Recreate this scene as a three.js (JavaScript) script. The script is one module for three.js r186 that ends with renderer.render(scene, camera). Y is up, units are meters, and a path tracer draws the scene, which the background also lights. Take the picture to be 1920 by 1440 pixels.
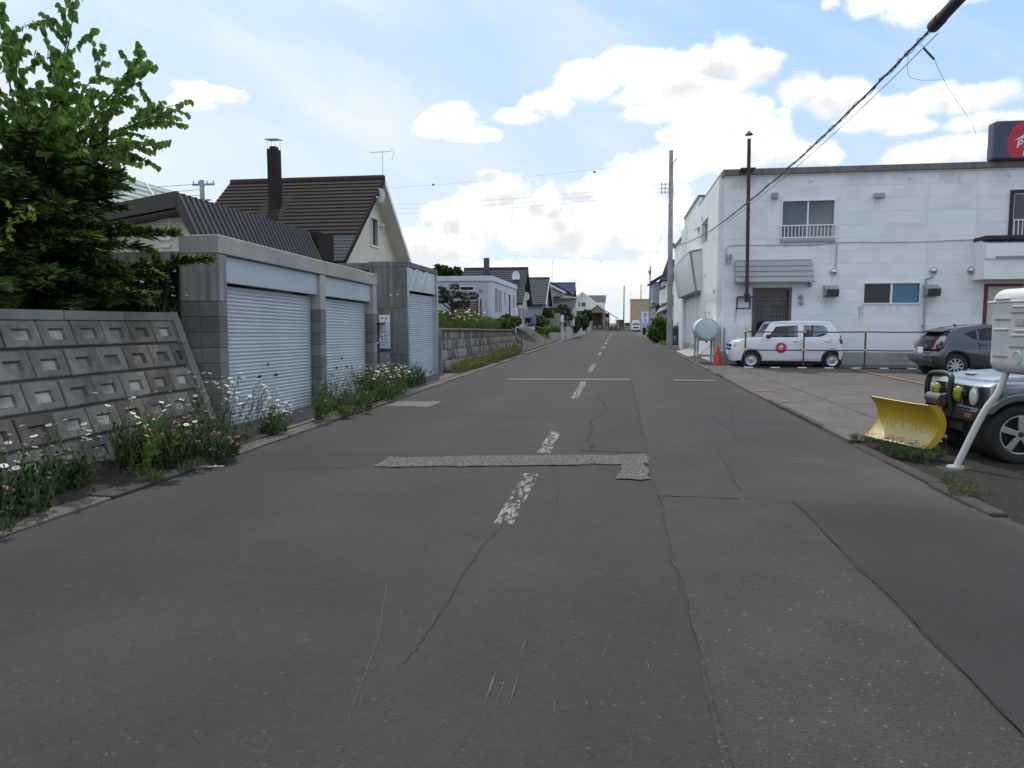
import * as THREE from 'three';
import { mergeGeometries, mergeVertices, toCreasedNormals } from 'three/addons/utils/BufferGeometryUtils.js';
import { RoundedBoxGeometry } from 'three/addons/geometries/RoundedBoxGeometry.js';

// ---------------------------------------------------------------- camera, exposure, sun
const scene = new THREE.Scene();
const camera = new THREE.PerspectiveCamera(56.75, 4 / 3, 0.05, 4000);
camera.position.set(0, 1.5, 0);
camera.rotation.order = 'YXZ';
camera.rotation.set(THREE.MathUtils.degToRad(-4.888), THREE.MathUtils.degToRad(8.377), 0);
const renderer = new THREE.WebGLRenderer({ antialias: true });
renderer.toneMapping = THREE.LinearToneMapping;
renderer.toneMappingExposure = 1.0;
renderer.shadowMap.enabled = true;

const SUN_DIR = new THREE.Vector3(-0.26, 1.5, -0.95).normalize();
const sun = new THREE.DirectionalLight(new THREE.Color().setRGB(1, 0.94, 0.84), 3.15);
sun.position.copy(SUN_DIR).multiplyScalar(120);
sun.castShadow = true;
sun.shadow.mapSize.set(4096, 4096);
sun.shadow.radius = 1;
Object.assign(sun.shadow.camera, { left: -60, right: 60, top: 60, bottom: -60, near: 1, far: 400 });
scene.add(sun, sun.target);

// ---------------------------------------------------------------- random numbers and noise
function rngOf(seed) { let s = seed >>> 0; return () => { s = (s + 0x6d2b79f5) | 0; let t = Math.imul(s ^ (s >>> 15), 1 | s); t = (t + Math.imul(t ^ (t >>> 7), 61 | t)) ^ t; return ((t ^ (t >>> 14)) >>> 0) / 4294967296; }; }
const rnd = rngOf(20240611);
const rr = (a, b, f = rnd) => a + (b - a) * f();
const PERM = new Uint8Array(512), LAT = new Float32Array(256);
{ const f = rngOf(7), p = [...Array(256).keys()]; for (let i = 255; i > 0; i--) { const j = Math.floor(f() * (i + 1)); [p[i], p[j]] = [p[j], p[i]]; } for (let i = 0; i < 512; i++) PERM[i] = p[i & 255]; for (let i = 0; i < 256; i++) LAT[i] = f(); }
const sm = (t) => t * t * (3 - 2 * t), mix = (a, b, t) => a + (b - a) * t, clamp = (x, a = 0, b = 1) => Math.min(b, Math.max(a, x)), sstep = (a, b, x) => sm(clamp((x - a) / (b - a)));
function vn2(x, y, per = 256, sd = 0) {
  const xi = Math.floor(x), yi = Math.floor(y), u = sm(x - xi), v = sm(y - yi), w = (n) => ((n % per) + per) % per;
  const h = (a, b) => LAT[PERM[PERM[(w(a) + sd * 17) & 255] + (w(b) & 255)]];
  return mix(mix(h(xi, yi), h(xi + 1, yi), u), mix(h(xi, yi + 1), h(xi + 1, yi + 1), u), v);
}
function fb2(u, v, base, oct, sd = 0) { let s = 0, a = 0.5, n = 0, p = base; for (let i = 0; i < oct; i++) { s += a * vn2(u * p, v * p, p, sd + i); n += a; a *= 0.55; p *= 2; } return s / n; }
function vn3(x, y, z) {
  const xi = Math.floor(x), yi = Math.floor(y), zi = Math.floor(z), u = sm(x - xi), v = sm(y - yi), w = sm(z - zi);
  const h = (a, b, c) => LAT[PERM[PERM[PERM[a & 255] + (b & 255)] + (c & 255)]];
  return mix(mix(mix(h(xi, yi, zi), h(xi + 1, yi, zi), u), mix(h(xi, yi + 1, zi), h(xi + 1, yi + 1, zi), u), v), mix(mix(h(xi, yi, zi + 1), h(xi + 1, yi, zi + 1), u), mix(h(xi, yi + 1, zi + 1), h(xi + 1, yi + 1, zi + 1), u), v), w);
}
function fb3(x, y, z, oct) { let s = 0, a = 0.5, n = 0; for (let i = 0; i < oct; i++) { s += a * vn3(x, y, z); n += a; a *= 0.52; x = x * 2.03 + 17.1; y = y * 2.03 + 5.7; z = z * 2.03 + 9.2; } return s / n; }

function billow(x, y, z, oct) { let s = 0, a = 0.5, n = 0; for (let i = 0; i < oct; i++) { s += a * Math.abs(2 * vn3(x, y, z) - 1); n += a; a *= 0.55; x = x * 2.1 + 3.1; y = y * 2.1 + 7.7; z = z * 2.1 + 1.3; } return s / n; }

// ---------------------------------------------------------------- sky: air and fair-weather cumulus all round
{
  const W = 3072, H = 1536, data = new Float32Array(W * H * 4), D = 180 / Math.PI, f = rngOf(31);
  // cumulus puffs: bearing, height above the horizon, half width, half height, all in degrees; bearing 0 looks down the road
  const puffs = [[-2.2, 17.8, 2.4, 1.3], [1.1, 18.4, 2.7, 1.6], [4.3, 17.3, 4.3, 2.1], [7.6, 18.5, 3, 1.6], [10.3, 17.9, 1.6, 1.3], [5.5, 15.8, 4.3, 1], [8.3, 15, 3.3, 1.4], [5.6, 13.8, 2, .8], [10.6, 13.8, 1.9, 1], [13.4, 16.3, 1.9, 1.4], [15.7, 15.4, 2.4, 1.8], [18.2, 14, 2.5, 1.2], [20.2, 13.1, 1.3, .5], [21.8, 14.6, 1.7, 1], [24.3, 14.3, 2, 1.1], [24.9, 12.9, 2, .7], [22, 11.1, 3.6, 1], [24.4, 11.3, 2.1, .9], [18, 21, 2.4, 1], [20.5, 20.3, 2.4, 1.3], [15, 21.4, .7, .4], [23.1, 20.5, 1.6, .7], [5.6, 11.8, 4, 1.4], [11, 12.3, 3.5, 1.4], [14.1, 11.7, 1.9, .8], [-9.4, 9.7, 2.5, 1.3], [-11.8, 7.6, 3.4, 2], [-6.7, 8.6, 4.2, 1.9], [-2.3, 10, 2.5, 1.2], [-4.1, 7, 5.9, 2.9], [-14.3, 5.7, 3.8, 1.9], [1.3, 7.7, 3.7, 3.3], [2.2, 11, 2.4, .9], [-13, 15.5, 1.8, 1], [-11.5, 14.3, 1.9, .6], [-14.2, 14.7, 1.6, .7], [-5.8, 16.4, 1.7, 1.1], [-7.7, 15.6, 1.8, .6], [-30.5, 16, 1.9, .7], [-31.8, 15.3, 1.3, .6], [-28.9, 16, .8, .5], [-10.2, 11.6, .7, .3], [-20, 3.2, 7, 1.6], [-6, 3, 9, 2], [4, 3, 8, 2.2], [18, 3, 9, 2], [28, 6, 5, 1.8]];
  for (let k = 0; k < 62; k++) {            // the rest of the sky: the same kind of clouds
    const el = 4 + 62 * Math.pow(f(), 1.35), az = f() * 360 - 180, s = 1.3 + el * 0.07;
    if (Math.abs(az) < 46 && el < 30) continue;
    const n = 4 + Math.floor(f() * 5);
    for (let j = 0; j < n; j++) { const w = s * (1 + 1.3 * f()); puffs.push([az + (f() - .5) * s * 6 / Math.cos(el / D), el + (f() - .35) * s * 1.4, w / Math.cos(el / D), w * (.45 + .25 * f())]); }
  }
  for (let k = 0; k < 26; k++) { const az = 46 + (k + f()) * 268 / 26; puffs.push([az > 180 ? az - 360 : az, 2.5 + 2.5 * f(), 5 + 5 * f(), 1.2 + 1.4 * f()]); }
  const sunDir = SUN_DIR, lists = Array.from({ length: W }, () => []);
  for (let col = 0; col < W; col++) {
    const phi = ((col + .5) / W - .5) * 2 * Math.PI, az = Math.atan2(Math.cos(phi), -Math.sin(phi)) * D;
    for (const p of puffs) { let d = az - p[0]; d -= 360 * Math.round(d / 360); if (Math.abs(d) < p[2] * 1.7) lists[col].push([d / p[2], p[1], p[3]]); }
    for (let row = 0; row < H; row++) {
      const up = ((row + .5) / H - .5) * Math.PI, el = up * D, c = Math.cos(up), x = Math.cos(phi) * c, y = Math.sin(up), z = Math.sin(phi) * c, o = (row * W + col) * 4;
      if (el < -0.3) { data[o] = .32; data[o + 1] = .33; data[o + 2] = .34; data[o + 3] = 1; continue; }
      const e = Math.max(el, 0), toSun = Math.acos(clamp(x * sunDir.x + y * sunDir.y + z * sunDir.z, -1, 1)) * D;
      const t1 = sstep(0, 24, e), t2 = sstep(22, 90, e), glow = Math.exp(-toSun / 26) * .55, pale = clamp(sstep(22, -45, az) * .42 * (1 - t2) + glow);
      let r = mix(mix(.80, .35, t1), .17, t2), g = mix(mix(.90, .63, t1), .40, t2), b = mix(mix(1.0, 1.04, t1), .92, t2);
      r = mix(r, .95, pale); g = mix(g, 1.02, pale); b = mix(b, 1.08, pale);
      const veil = clamp(sstep(.42, .75, fb3(x * 3.1 + 3, y * 8 + x * 3.2, z * 3.1, 5)) * .6 + sstep(.5, .72, fb3(x * 9 + 3, y * 26 + x * 13, z * 9, 4)) * .25) * (.55 + .35 * sstep(5, -25, az)) * sstep(1, 8, e);
      r = mix(r, .96, veil); g = mix(g, .99, veil); b = mix(b, 1.04, veil);
      let d = -1, rel = 0;
      for (const [du, pe, ph] of lists[col]) { const de = (e - pe) / ph, q = 1 - Math.sqrt(du * du + (de < 0 ? de * de * 2.1 : de * de)); if (q > d) { d = q; rel = de; } }
      if (d > -.75) {
        const n = (.42 - billow(x * 17, y * 23, z * 17, 6)) * .8 + (fb3(x * 40, y * 52, z * 40, 4) - .5) * .35, n2 = fb3(x * 9 + 40, y * 13, z * 9, 3) - .5;
        const dd = d * 1.1 + .10 + n * 1.7 + n2 * .55, a = Math.pow(sstep(-.14, .62, dd), .85) * sstep(-.2, 2.2, e) * mix(.42, 1, sstep(-1.0, .05, rel));
        if (a > 0) {
          const lit = clamp(.47 + .36 * rel + n * 1.7 + n2 * 1.1 - .16 * sstep(.3, .9, dd)), k = mix(.83, 1.55, sm(lit)), far = sstep(8, 1, e) * .45;
          r = mix(r, mix(k * .985, 1.02, far), a); g = mix(g, mix(k * .985, 1.03, far), a); b = mix(b, mix(k * 1.0, 1.06, far), a);
        }
      }
      data[o] = r; data[o + 1] = g; data[o + 2] = b; data[o + 3] = 1;
    }
  }
  const sky = new THREE.DataTexture(data, W, H, THREE.RGBAFormat, THREE.FloatType);
  sky.mapping = THREE.EquirectangularReflectionMapping;
  sky.magFilter = sky.minFilter = THREE.LinearFilter;
  sky.needsUpdate = true;
  scene.background = sky;
  scene.environment = sky;
}

// ---------------------------------------------------------------- textures (tone over the base colour, in metres)
const lin2s = (v) => Math.round(255 * (v <= .0031308 ? v * 12.92 : 1.055 * Math.pow(clamp(v), 1 / 2.4) - .055));
function tex(size, tile, fn, bump) {
  const c = new Uint8Array(size * size * 4), h = new Uint8Array(size * size * 4);
  for (let j = 0; j < size; j++) for (let i = 0; i < size; i++) {
    const o = (j * size + i) * 4, p = fn(i / size, j / size, i, j);
    for (let k = 0; k < 3; k++) { c[o + k] = lin2s(Array.isArray(p) ? p[k] : p); h[o + k] = 255 * clamp(Array.isArray(p) ? (p[3] ?? p[1]) : p); }
    c[o + 3] = h[o + 3] = 255;
  }
  const make = (d, srgb) => { const t = new THREE.DataTexture(d, size, size); t.wrapS = t.wrapT = THREE.RepeatWrapping; t.magFilter = THREE.LinearFilter; t.minFilter = THREE.LinearMipmapLinearFilter; t.generateMipmaps = true; t.repeat.set(1 / tile, 1 / tile); if (srgb) t.colorSpace = THREE.SRGBColorSpace; t.needsUpdate = true; return t; };
  return { map: make(c, true), bump: bump ? make(h, false) : null };
}
const tr = rngOf(99);
function stones(size, n, rmin, rmax, f) {           // height and tone of scattered stones on a wrapping square
  const h = new Float32Array(size * size), id = new Float32Array(size * size);
  for (let k = 0; k < n; k++) {
    const cx = f() * size, cy = f() * size, r = rmin + (rmax - rmin) * f() * f(), tone = f(), sx = .75 + .5 * f(), a = f() * 6.28, ca = Math.cos(a), sa = Math.sin(a);
    for (let j = -Math.ceil(r * 1.4); j <= r * 1.4; j++) for (let i = -Math.ceil(r * 1.4); i <= r * 1.4; i++) {
      const u = (i * ca + j * sa) / r / sx, v = (j * ca - i * sa) / r * sx, q = 1 - (u * u + v * v); if (q <= 0) continue;
      const o = ((Math.floor(cy + j) % size + size) % size) * size + ((Math.floor(cx + i) % size + size) % size);
      if (q > h[o]) { h[o] = Math.sqrt(q); id[o] = tone; }
    }
  }
  return [h, id];
}
const T = {};
{ const [h, id] = stones(2048, 22000, 1.0, 6.5, tr);
  T.asphalt = tex(2048, 3.7, (u, v, i, j) => { const o = j * 2048 + i, n = fb2(u, v, 6, 4, 3), g = tr(); const st = h[o] > .25 ? (id[o] > .95 ? 1.0 : id[o] > .5 ? .14 : -.16) * h[o] : 0; const a = clamp(.50 + .20 * (n - .5) + .42 * (g - .5) + .12 * (fb2(u, v, 90, 2, 12) - .5) + st * .6); return [a * 1.0, a * .985, a * .99, clamp(.4 + .35 * h[o] + .2 * g)]; }, true); }
{ const [h, id] = stones(1024, 11000, 1.6, 6.4, tr);
  T.coarse = tex(1024, 1.9, (u, v, i, j) => { const o = j * 1024 + i, n = fb2(u, v, 5, 4, 8), g = tr(); const st = h[o] > .2 ? (id[o] > .93 ? 1.25 : id[o] > .6 ? .14 : -.12) * h[o] : -.1; const a = clamp(.43 + .2 * (n - .5) + .2 * (g - .5) + st * .5); return [a, a * .985, a * .965, clamp(.2 + .6 * h[o] + .15 * g)]; }, true); }
{ const [h, id] = stones(512, 4200, 2.2, 8, tr);
  T.gravel = tex(512, .62, (u, v, i, j) => { const o = j * 512 + i, g = tr(), t = id[o]; const a = clamp((h[o] > .1 ? .36 + .5 * t * t : .2) * (.55 + .45 * h[o]) + .1 * (g - .5)); return [a * (1 + .06 * (t - .5)), a * .985, a * .96, h[o]]; }, true); }
T.mottle = tex(512, 2.6, (u, v) => { const a = clamp(.80 + .55 * (fb2(u, v, 4, 6, 11) - .5) + .16 * (fb2(u, v, 40, 2, 14) - .5) + .08 * (tr() - .5)); return [a, a, a]; }, true);
T.grain = tex(512, .9, (u, v) => { const a = clamp(.88 + .2 * (tr() - .5) + .16 * (fb2(u, v, 12, 4, 5) - .5)); return [a, a, a]; }, true);
T.streak = tex(512, 2.2, (u, v) => { const s = fb2(u, v, 24, 2, 21), c2 = vn2(u * 60, v * 3, 60, 4), a = clamp(.78 + .5 * (vn2(u * 34, v * 2, 34, 2) - .5) * fb2(u, v, 3, 3, 8) * 1.6 + .25 * (c2 - .5) + .25 * (fb2(u, v, 4, 5, 6) - .5) + .12 * (s - .5)); return [a, a, a]; }, true);
T.dirt = tex(512, 3.4, (u, v) => { const n = fb2(u, v, 3, 5, 31), a = clamp(.95 - .5 * Math.pow(clamp(fb2(u, v, 5, 5, 33) - .46), 1) * .62 - .1 * (n - .5) + .03 * (tr() - .5)); return [a, a * (.985 + .015 * n), a * (.96 + .04 * n)]; }, false);
T.worn = tex(512, 1.7, (u, v) => { const a = clamp(.72 + 1.0 * (fb2(u, v, 5, 6, 41) - .5) + .5 * (fb2(u, v, 26, 3, 44) - .5) + .2 * (tr() - .5)); return [a, a * .985, a * .95]; }, true);
T.wood = tex(256, .8, (u, v) => { const a = clamp(.7 + .5 * (vn2(u * 90, v * 4, 90, 2) - .5) + .2 * (vn2(u * 20, v * 2, 20, 5) - .5)); return [a, a, a]; }, true);

const rgb = (c) => Array.isArray(c) ? new THREE.Color().setRGB(...c) : new THREE.Color(c);
function mat(color, rough = .8, o = {}) {
  const { t, bump = 0, phys, ...rest } = o, m = new (phys ? THREE.MeshPhysicalMaterial : THREE.MeshStandardMaterial)({ color: rgb(color), roughness: rough, metalness: 0, ...rest });
  if (t) { m.map = T[t].map; if (bump) { m.bumpMap = T[t].bump; m.bumpScale = bump; } }
  return m;
}

// ---------------------------------------------------------------- building blocks
const V = (x, y, z) => new THREE.Vector3(x, y, z);
function plain(g) { g = g.index ? g.toNonIndexed() : g; for (const k of Object.keys(g.attributes)) if (!['position', 'normal', 'uv', 'color'].includes(k)) g.deleteAttribute(k); if (!g.attributes.normal) g.computeVertexNormals(); return g; }
function muv(g, off = rnd() * 7) {           // texture coordinates in metres from the flattest axis of each face
  g = plain(g); const p = g.attributes.position, n = new Float32Array(p.count * 2), a = V(), b = V(), c = V();
  for (let i = 0; i < p.count; i += 3) {
    a.fromBufferAttribute(p, i); b.fromBufferAttribute(p, i + 1); c.fromBufferAttribute(p, i + 2);
    const m = b.clone().sub(a).cross(c.clone().sub(a)), ax = Math.abs(m.x), ay = Math.abs(m.y), az = Math.abs(m.z);
    [a, b, c].forEach((q, k) => { const [s, t] = ay >= ax && ay >= az ? [q.x, q.z] : ax >= az ? [q.z, q.y] : [q.x, q.y]; n[(i + k) * 2] = s + off; n[(i + k) * 2 + 1] = t + off * .37; });
  }
  g.setAttribute('uv', new THREE.BufferAttribute(n, 2)); return g;
}
const used = new Map();
function numbered(n) { const k = used.get(n) ?? 0; used.set(n, k + 1); return k ? n + '_' + String(k).padStart(3, '0') : n; }
function join(list) { list = [].concat(list).map(plain); const col = list.some((g) => g.attributes.color); if (col) for (const g of list) if (!g.attributes.color) g.setAttribute('color', new THREE.BufferAttribute(new Float32Array(g.attributes.position.count * 3).fill(1), 3)); for (const g of list) if (!g.attributes.uv) g.setAttribute('uv', new THREE.BufferAttribute(new Float32Array(g.attributes.position.count * 2), 2)); return list.length > 1 ? mergeGeometries(list) : list[0]; }
function part(name, geos, m, parent, o = {}) {
  const me = new THREE.Mesh(o.raw ? geos : muv(join(geos), o.off), m); me.name = parent === scene ? numbered(name) : name; me.castShadow = me.receiveShadow = true;
  if (o.kind) me.userData.kind = o.kind; if (o.label) me.userData.label = o.label;
  parent.add(me); return me;
}
function shared(name, geo, m, parent, x = 0, y = 0, z = 0, ry = 0) { const me = new THREE.Mesh(geo, m); me.name = name; me.position.set(x, y, z); me.rotation.y = ry; me.castShadow = me.receiveShadow = true; parent.add(me); return me; }
function thing(name, label, category, pos = [0, 0, 0], ry = 0, group) { const g = new THREE.Group(); g.name = numbered(name); g.position.set(...pos); g.rotation.y = ry; g.userData = { label, category }; if (group) g.userData.group = group; scene.add(g); return g; }
function ground(name, label) { const g = new THREE.Group(); g.name = numbered(name); g.userData = { kind: 'structure', label }; scene.add(g); return g; }
function bx(x0, x1, y0, y1, z0, z1, bev = 0) { const w = Math.abs(x1 - x0), h = Math.abs(y1 - y0), d = Math.abs(z1 - z0); const g = bev ? new RoundedBoxGeometry(w, h, d, 1, Math.min(bev, w * .45, h * .45, d * .45)) : new THREE.BoxGeometry(w, h, d); g.translate((x0 + x1) / 2, (y0 + y1) / 2, (z0 + z1) / 2); return g; }
function cyl(a, b, r0, r1 = r0, seg = 10, open = false) { a = V(...a); b = V(...b); const d = b.clone().sub(a), g = new THREE.CylinderGeometry(r1, r0, d.length(), seg, 1, open); g.applyQuaternion(new THREE.Quaternion().setFromUnitVectors(V(0, 1, 0), d.normalize())); g.translate(...a.clone().add(b).multiplyScalar(.5).toArray()); return g; }
function tube(pts, r, rad = 6, seg = 0) { const c = new THREE.CatmullRomCurve3(pts.map((p) => V(...p)), false, 'centripetal'); return new THREE.TubeGeometry(c, seg || pts.length * 5, r, rad); }
function prism(pts, depth, o = {}) {          // outline in x,y pushed along z; bev rounds the rims
  const s = new THREE.Shape(pts.map((p) => new THREE.Vector2(...p))); (o.holes ?? []).forEach((h) => s.holes.push(new THREE.Path(h.map((p) => new THREE.Vector2(...p)))));
  const b = o.bev ?? 0, g = new THREE.ExtrudeGeometry(s, { depth: depth - 2 * b, bevelEnabled: b > 0, bevelSize: o.in ?? b, bevelThickness: b, bevelOffset: -(o.in ?? b), bevelSegments: o.seg ?? 2, curveSegments: 8, steps: o.steps ?? 1 }); g.translate(0, 0, b); return g;
}
function quad(a, b, c, d) { const g = new THREE.BufferGeometry(); g.setAttribute('position', new THREE.Float32BufferAttribute([...a, ...b, ...c, ...a, ...c, ...d], 3)); g.computeVertexNormals(); return g; }
function slab(a, b, c, d, t) {                // a plate of thickness t below the quad a b c d (anticlockwise from above)
  const n = V(...b).sub(V(...a)).cross(V(...c).sub(V(...a))).normalize().multiplyScalar(-t), lo = [a, b, c, d].map((p) => V(...p).add(n).toArray()), hi = [a, b, c, d];
  return join([quad(...hi), quad(lo[3], lo[2], lo[1], lo[0]), ...[0, 1, 2, 3].map((i) => { const j = (i + 1) % 4; return quad(hi[j], hi[i], lo[i], lo[j]); })]);
}
function turned(g, rx, ry, rz) { g.applyMatrix4(new THREE.Matrix4().makeRotationFromEuler(new THREE.Euler(rx, ry, rz))); return g; }
function cells(x0, x1, y0, y1, xs, ys, holes) {   // rectangles of a grid with openings cut out
  let out = [];
  for (let i = 0; i + 1 < xs.length; i++) for (let j = 0; j + 1 < ys.length; j++) out.push([Math.max(x0, xs[i]), Math.min(x1, xs[i + 1]), Math.max(y0, ys[j]), Math.min(y1, ys[j + 1])]);
  for (const h of holes) { const next = []; for (const r of out) { if (h[0] >= r[1] || h[1] <= r[0] || h[2] >= r[3] || h[3] <= r[2]) { next.push(r); continue; }
    if (h[0] > r[0]) next.push([r[0], h[0], r[2], r[3]]); if (h[1] < r[1]) next.push([h[1], r[1], r[2], r[3]]); const a = Math.max(r[0], h[0]), b = Math.min(r[1], h[1]); if (h[2] > r[2]) next.push([a, b, r[2], h[2]]); if (h[3] < r[3]) next.push([a, b, h[3], r[3]]); } out = next; }
  return out.filter((r) => r[1] - r[0] > .01 && r[3] - r[2] > .01);
}
function inst(name, geo, m, parent, mats, colors, kind = 'stuff') { const me = new THREE.InstancedMesh(geo, m, mats.length); mats.forEach((x, i) => me.setMatrixAt(i, x)); if (colors) colors.forEach((c, i) => me.setColorAt(i, c)); me.name = parent === scene ? numbered(name) : name; me.castShadow = me.receiveShadow = true; if (kind) me.userData.kind = kind; parent.add(me); return me; }
function place(p, q, s) { return new THREE.Matrix4().compose(p, q, typeof s === 'number' ? V(s, s, s) : s); }
const qe = (x, y, z, o = 'YXZ') => new THREE.Quaternion().setFromEuler(new THREE.Euler(x, y, z, o));
function canvasTex(w, h, draw) { const c = document.createElement('canvas'); c.width = w; c.height = h; draw(c.getContext('2d'), w, h); const t = new THREE.CanvasTexture(c); t.colorSpace = THREE.SRGBColorSpace; return t; }
// ---------------------------------------------------------------- materials
const M = {
  asphalt: mat([.062, .061, .0635], .9, { phys: 1, specularIntensity: .6, t: 'asphalt', bump: .006, vertexColors: true }),
  strip: mat([.095, .0945, .094], .9, { phys: 1, specularIntensity: .6, t: 'coarse', bump: .006, vertexColors: true }),
  trench: mat([.43, .425, .41], .95, { t: 'gravel', bump: .012 }),
  cement: mat([.112, .110, .107], .9, { t: 'mottle', bump: .004 }),
  lot: mat([.222, .204, .199], .95, { t: 'coarse', bump: .008, vertexColors: true }),
  crack: mat([.026, .025, .025], 1),
  scuff: mat([.105, .103, .10], .95, { t: 'mottle' }),
  paint: mat([.27, .267, .26], .9, { t: 'grain' }),
  orange: mat([.36, .17, .085], .9, { t: 'mottle' }),
  kerb: mat([.25, .235, .205], .95, { t: 'coarse', bump: .012 }), kerbDark: mat([.10, .098, .085], .95, { t: 'coarse', bump: .012 }),
  soil: mat([.15, .132, .10], 1, { t: 'gravel', bump: .02, vertexColors: true }),
  field: mat([.075, .085, .04], 1, { t: 'mottle' }),
  gravel: mat([.30, .29, .27], .95, { t: 'gravel', bump: .02 }),
  apron: mat([.235, .22, .20], .95, { t: 'coarse', bump: .006 }),
};
// a level sheet with a fine grid, uneven edges and slow changes of tone
function sheet(xs, zs, y, tone, jit = 0, warp) {
  const nx = xs.length, nz = zs.length, p = [], c = [], uv = [], ix = [];
  for (let j = 0; j < nz; j++) for (let i = 0; i < nx; i++) {
    let x = xs[i], z = zs[j]; if (warp) [x, z] = warp(x, z);
    if (jit && (i === 0 || i === nx - 1)) x += jit * (fb2(.5, z * .05 + 5, 40, 3, i) - .5) * 2; if (jit && (j === 0 || j === nz - 1)) z += jit * (fb2(x * .11 + 4, .3, 40, 3, j) - .5) * 2;
    const t = tone ? tone(x, z) : 1, k = Array.isArray(t) ? t : [t, t, t];
    p.push(x, typeof y === 'function' ? y(x, z) : y, z); c.push(...k); uv.push(x, z);
  }
  for (let j = 0; j + 1 < nz; j++) for (let i = 0; i + 1 < nx; i++) { const a = j * nx + i, b = a + 1, d = a + nx, e = d + 1; ix.push(a, b, d, b, e, d); }
  const g = new THREE.BufferGeometry(); g.setAttribute('position', new THREE.Float32BufferAttribute(p, 3)); g.setAttribute('uv', new THREE.Float32BufferAttribute(uv, 2)); g.setAttribute('color', new THREE.Float32BufferAttribute(c, 3)); g.setIndex(ix);
  g.computeVertexNormals(); if (g.attributes.normal.getY(0) < 0) { g.setIndex(ix.reverse()); g.computeVertexNormals(); } return g;
}
const lin = (a, b, n) => Array.from({ length: n + 1 }, (_, i) => a + (b - a) * i / n);
const nearFar = (a, m, b, n1, n2) => [...lin(a, m, n1), ...lin(m, b, n2).slice(1)];
const blot = (x, z, s, sd) => fb2(x / s / 16 + 3.3, z / s / 16 + 7.7, 16, 4, sd) - .5;

const G = new THREE.Mesh(new THREE.PlaneGeometry(3600, 3600).rotateX(-Math.PI / 2), M.field); G.name = numbered('ground'); G.position.set(0, -.12, -600); G.receiveShadow = true; G.userData = { kind: 'structure', label: 'level grassy ground around the street' }; scene.add(G);

const road = ground('road', 'worn dark asphalt street running straight away with cracks and patches');
const wear = (x, z) => {
  let t = 1 + .20 * blot(x, z, 2.6, 1) + .10 * blot(x, z, .7, 2) + .10 * blot(x, z, .22, 8);
  t += .10 * Math.exp(-Math.pow((x + 2.4) / .5, 2)) + .06 * Math.exp(-Math.pow((x + .85) / .3, 2));
  const dust = Math.exp(-Math.pow((z + 7.5) / 1.1, 2)) * sstep(.9, 2.2, x) * (.75 + 1.2 * blot(x, z, .5, 6)), edge = sstep(-3.5, -4.25, x) * .35 * (.6 + blot(x, z, .5, 9)) + sstep(2.3, 2.85, x) * .4 * (.6 + blot(x, z, .5, 4));
  const d = Math.max(0, dust) * .75 + edge; return [t + d, t + d * .95, t + d * .82];
};
part('asphalt', sheet(nearFar(-4.34, -4.2, 3.02, 2, 44), nearFar(8, -24, -166, 230, 70), 0, wear), M.asphalt, road, { raw: 1 });
part('asphalt', sheet(lin(-70, -4.3, 12), lin(-146, -166, 4), -.004, wear), M.asphalt, road, { raw: 1 }); part('asphalt', sheet(lin(2.88, 70, 12), lin(-146, -166, 4), -.004, wear), M.asphalt, road, { raw: 1 });
part('asphalt_patch', sheet(lin(.37, 1.48, 12), lin(8, -6.2, 150), .004, (x, z) => 1 + .3 * blot(x, z, 1.2, 3), .05), M.strip, road, { raw: 1 });
part('asphalt_patch', sheet(lin(.37, 1.16, 10), nearFar(-6.2, -24, -78, 150, 40), .004, (x, z) => .96 + .3 * blot(x, z, 1.2, 5), .03), M.strip, road, { raw: 1 });
part('asphalt_patch', sheet(lin(1.48, 2.9, 14), lin(8, -6.16, 120), .008, (x, z) => { const e = sstep(2.3, 2.9, x) * .3 + sstep(-5.6, -6.2, z) * .5; return .74 + .3 * blot(x, z, 1.6, 7) + e * (.7 + blot(x, z, .4, 3)); }, .03), M.asphalt, road, { raw: 1 });
part('asphalt_patch', sheet(lin(-.42, .36, 8), lin(-8.3, -24.2, 90), .004, (x, z) => .93 + .3 * blot(x, z, 1.2, 11), .03), M.asphalt, road, { raw: 1 });
const skew = (x, z) => [x, z - .21 * (x + 2.5)];
part('gravel_trench', sheet(lin(-2.5, .34, 60), lin(-7.02, -7.58, 10), .009, null, .07, skew), M.trench, road, { raw: 1 });
part('gravel_trench', sheet(lin(.06, .35, 8), lin(-6.84, -7.6, 10), .012, null, .1), M.trench, road, { raw: 1 });
part('cement_band', sheet(lin(-2.85, .35, 40), lin(-18.45, -18.95, 4), .009, null, .03, (x, z) => [x, z - .14 * (x + 2.85)]), M.cement, road, { raw: 1 });
part('cement_band', sheet(lin(1.5, 2.55, 20), lin(-18.75, -19.2, 4), .013, null, .03), M.cement, road, { raw: 1 });
part('cement_band', sheet(lin(-4.2, -3.3, 20), lin(-12.35, -13.2, 4), .005, null, .06), M.cement, road, { raw: 1 });
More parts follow.
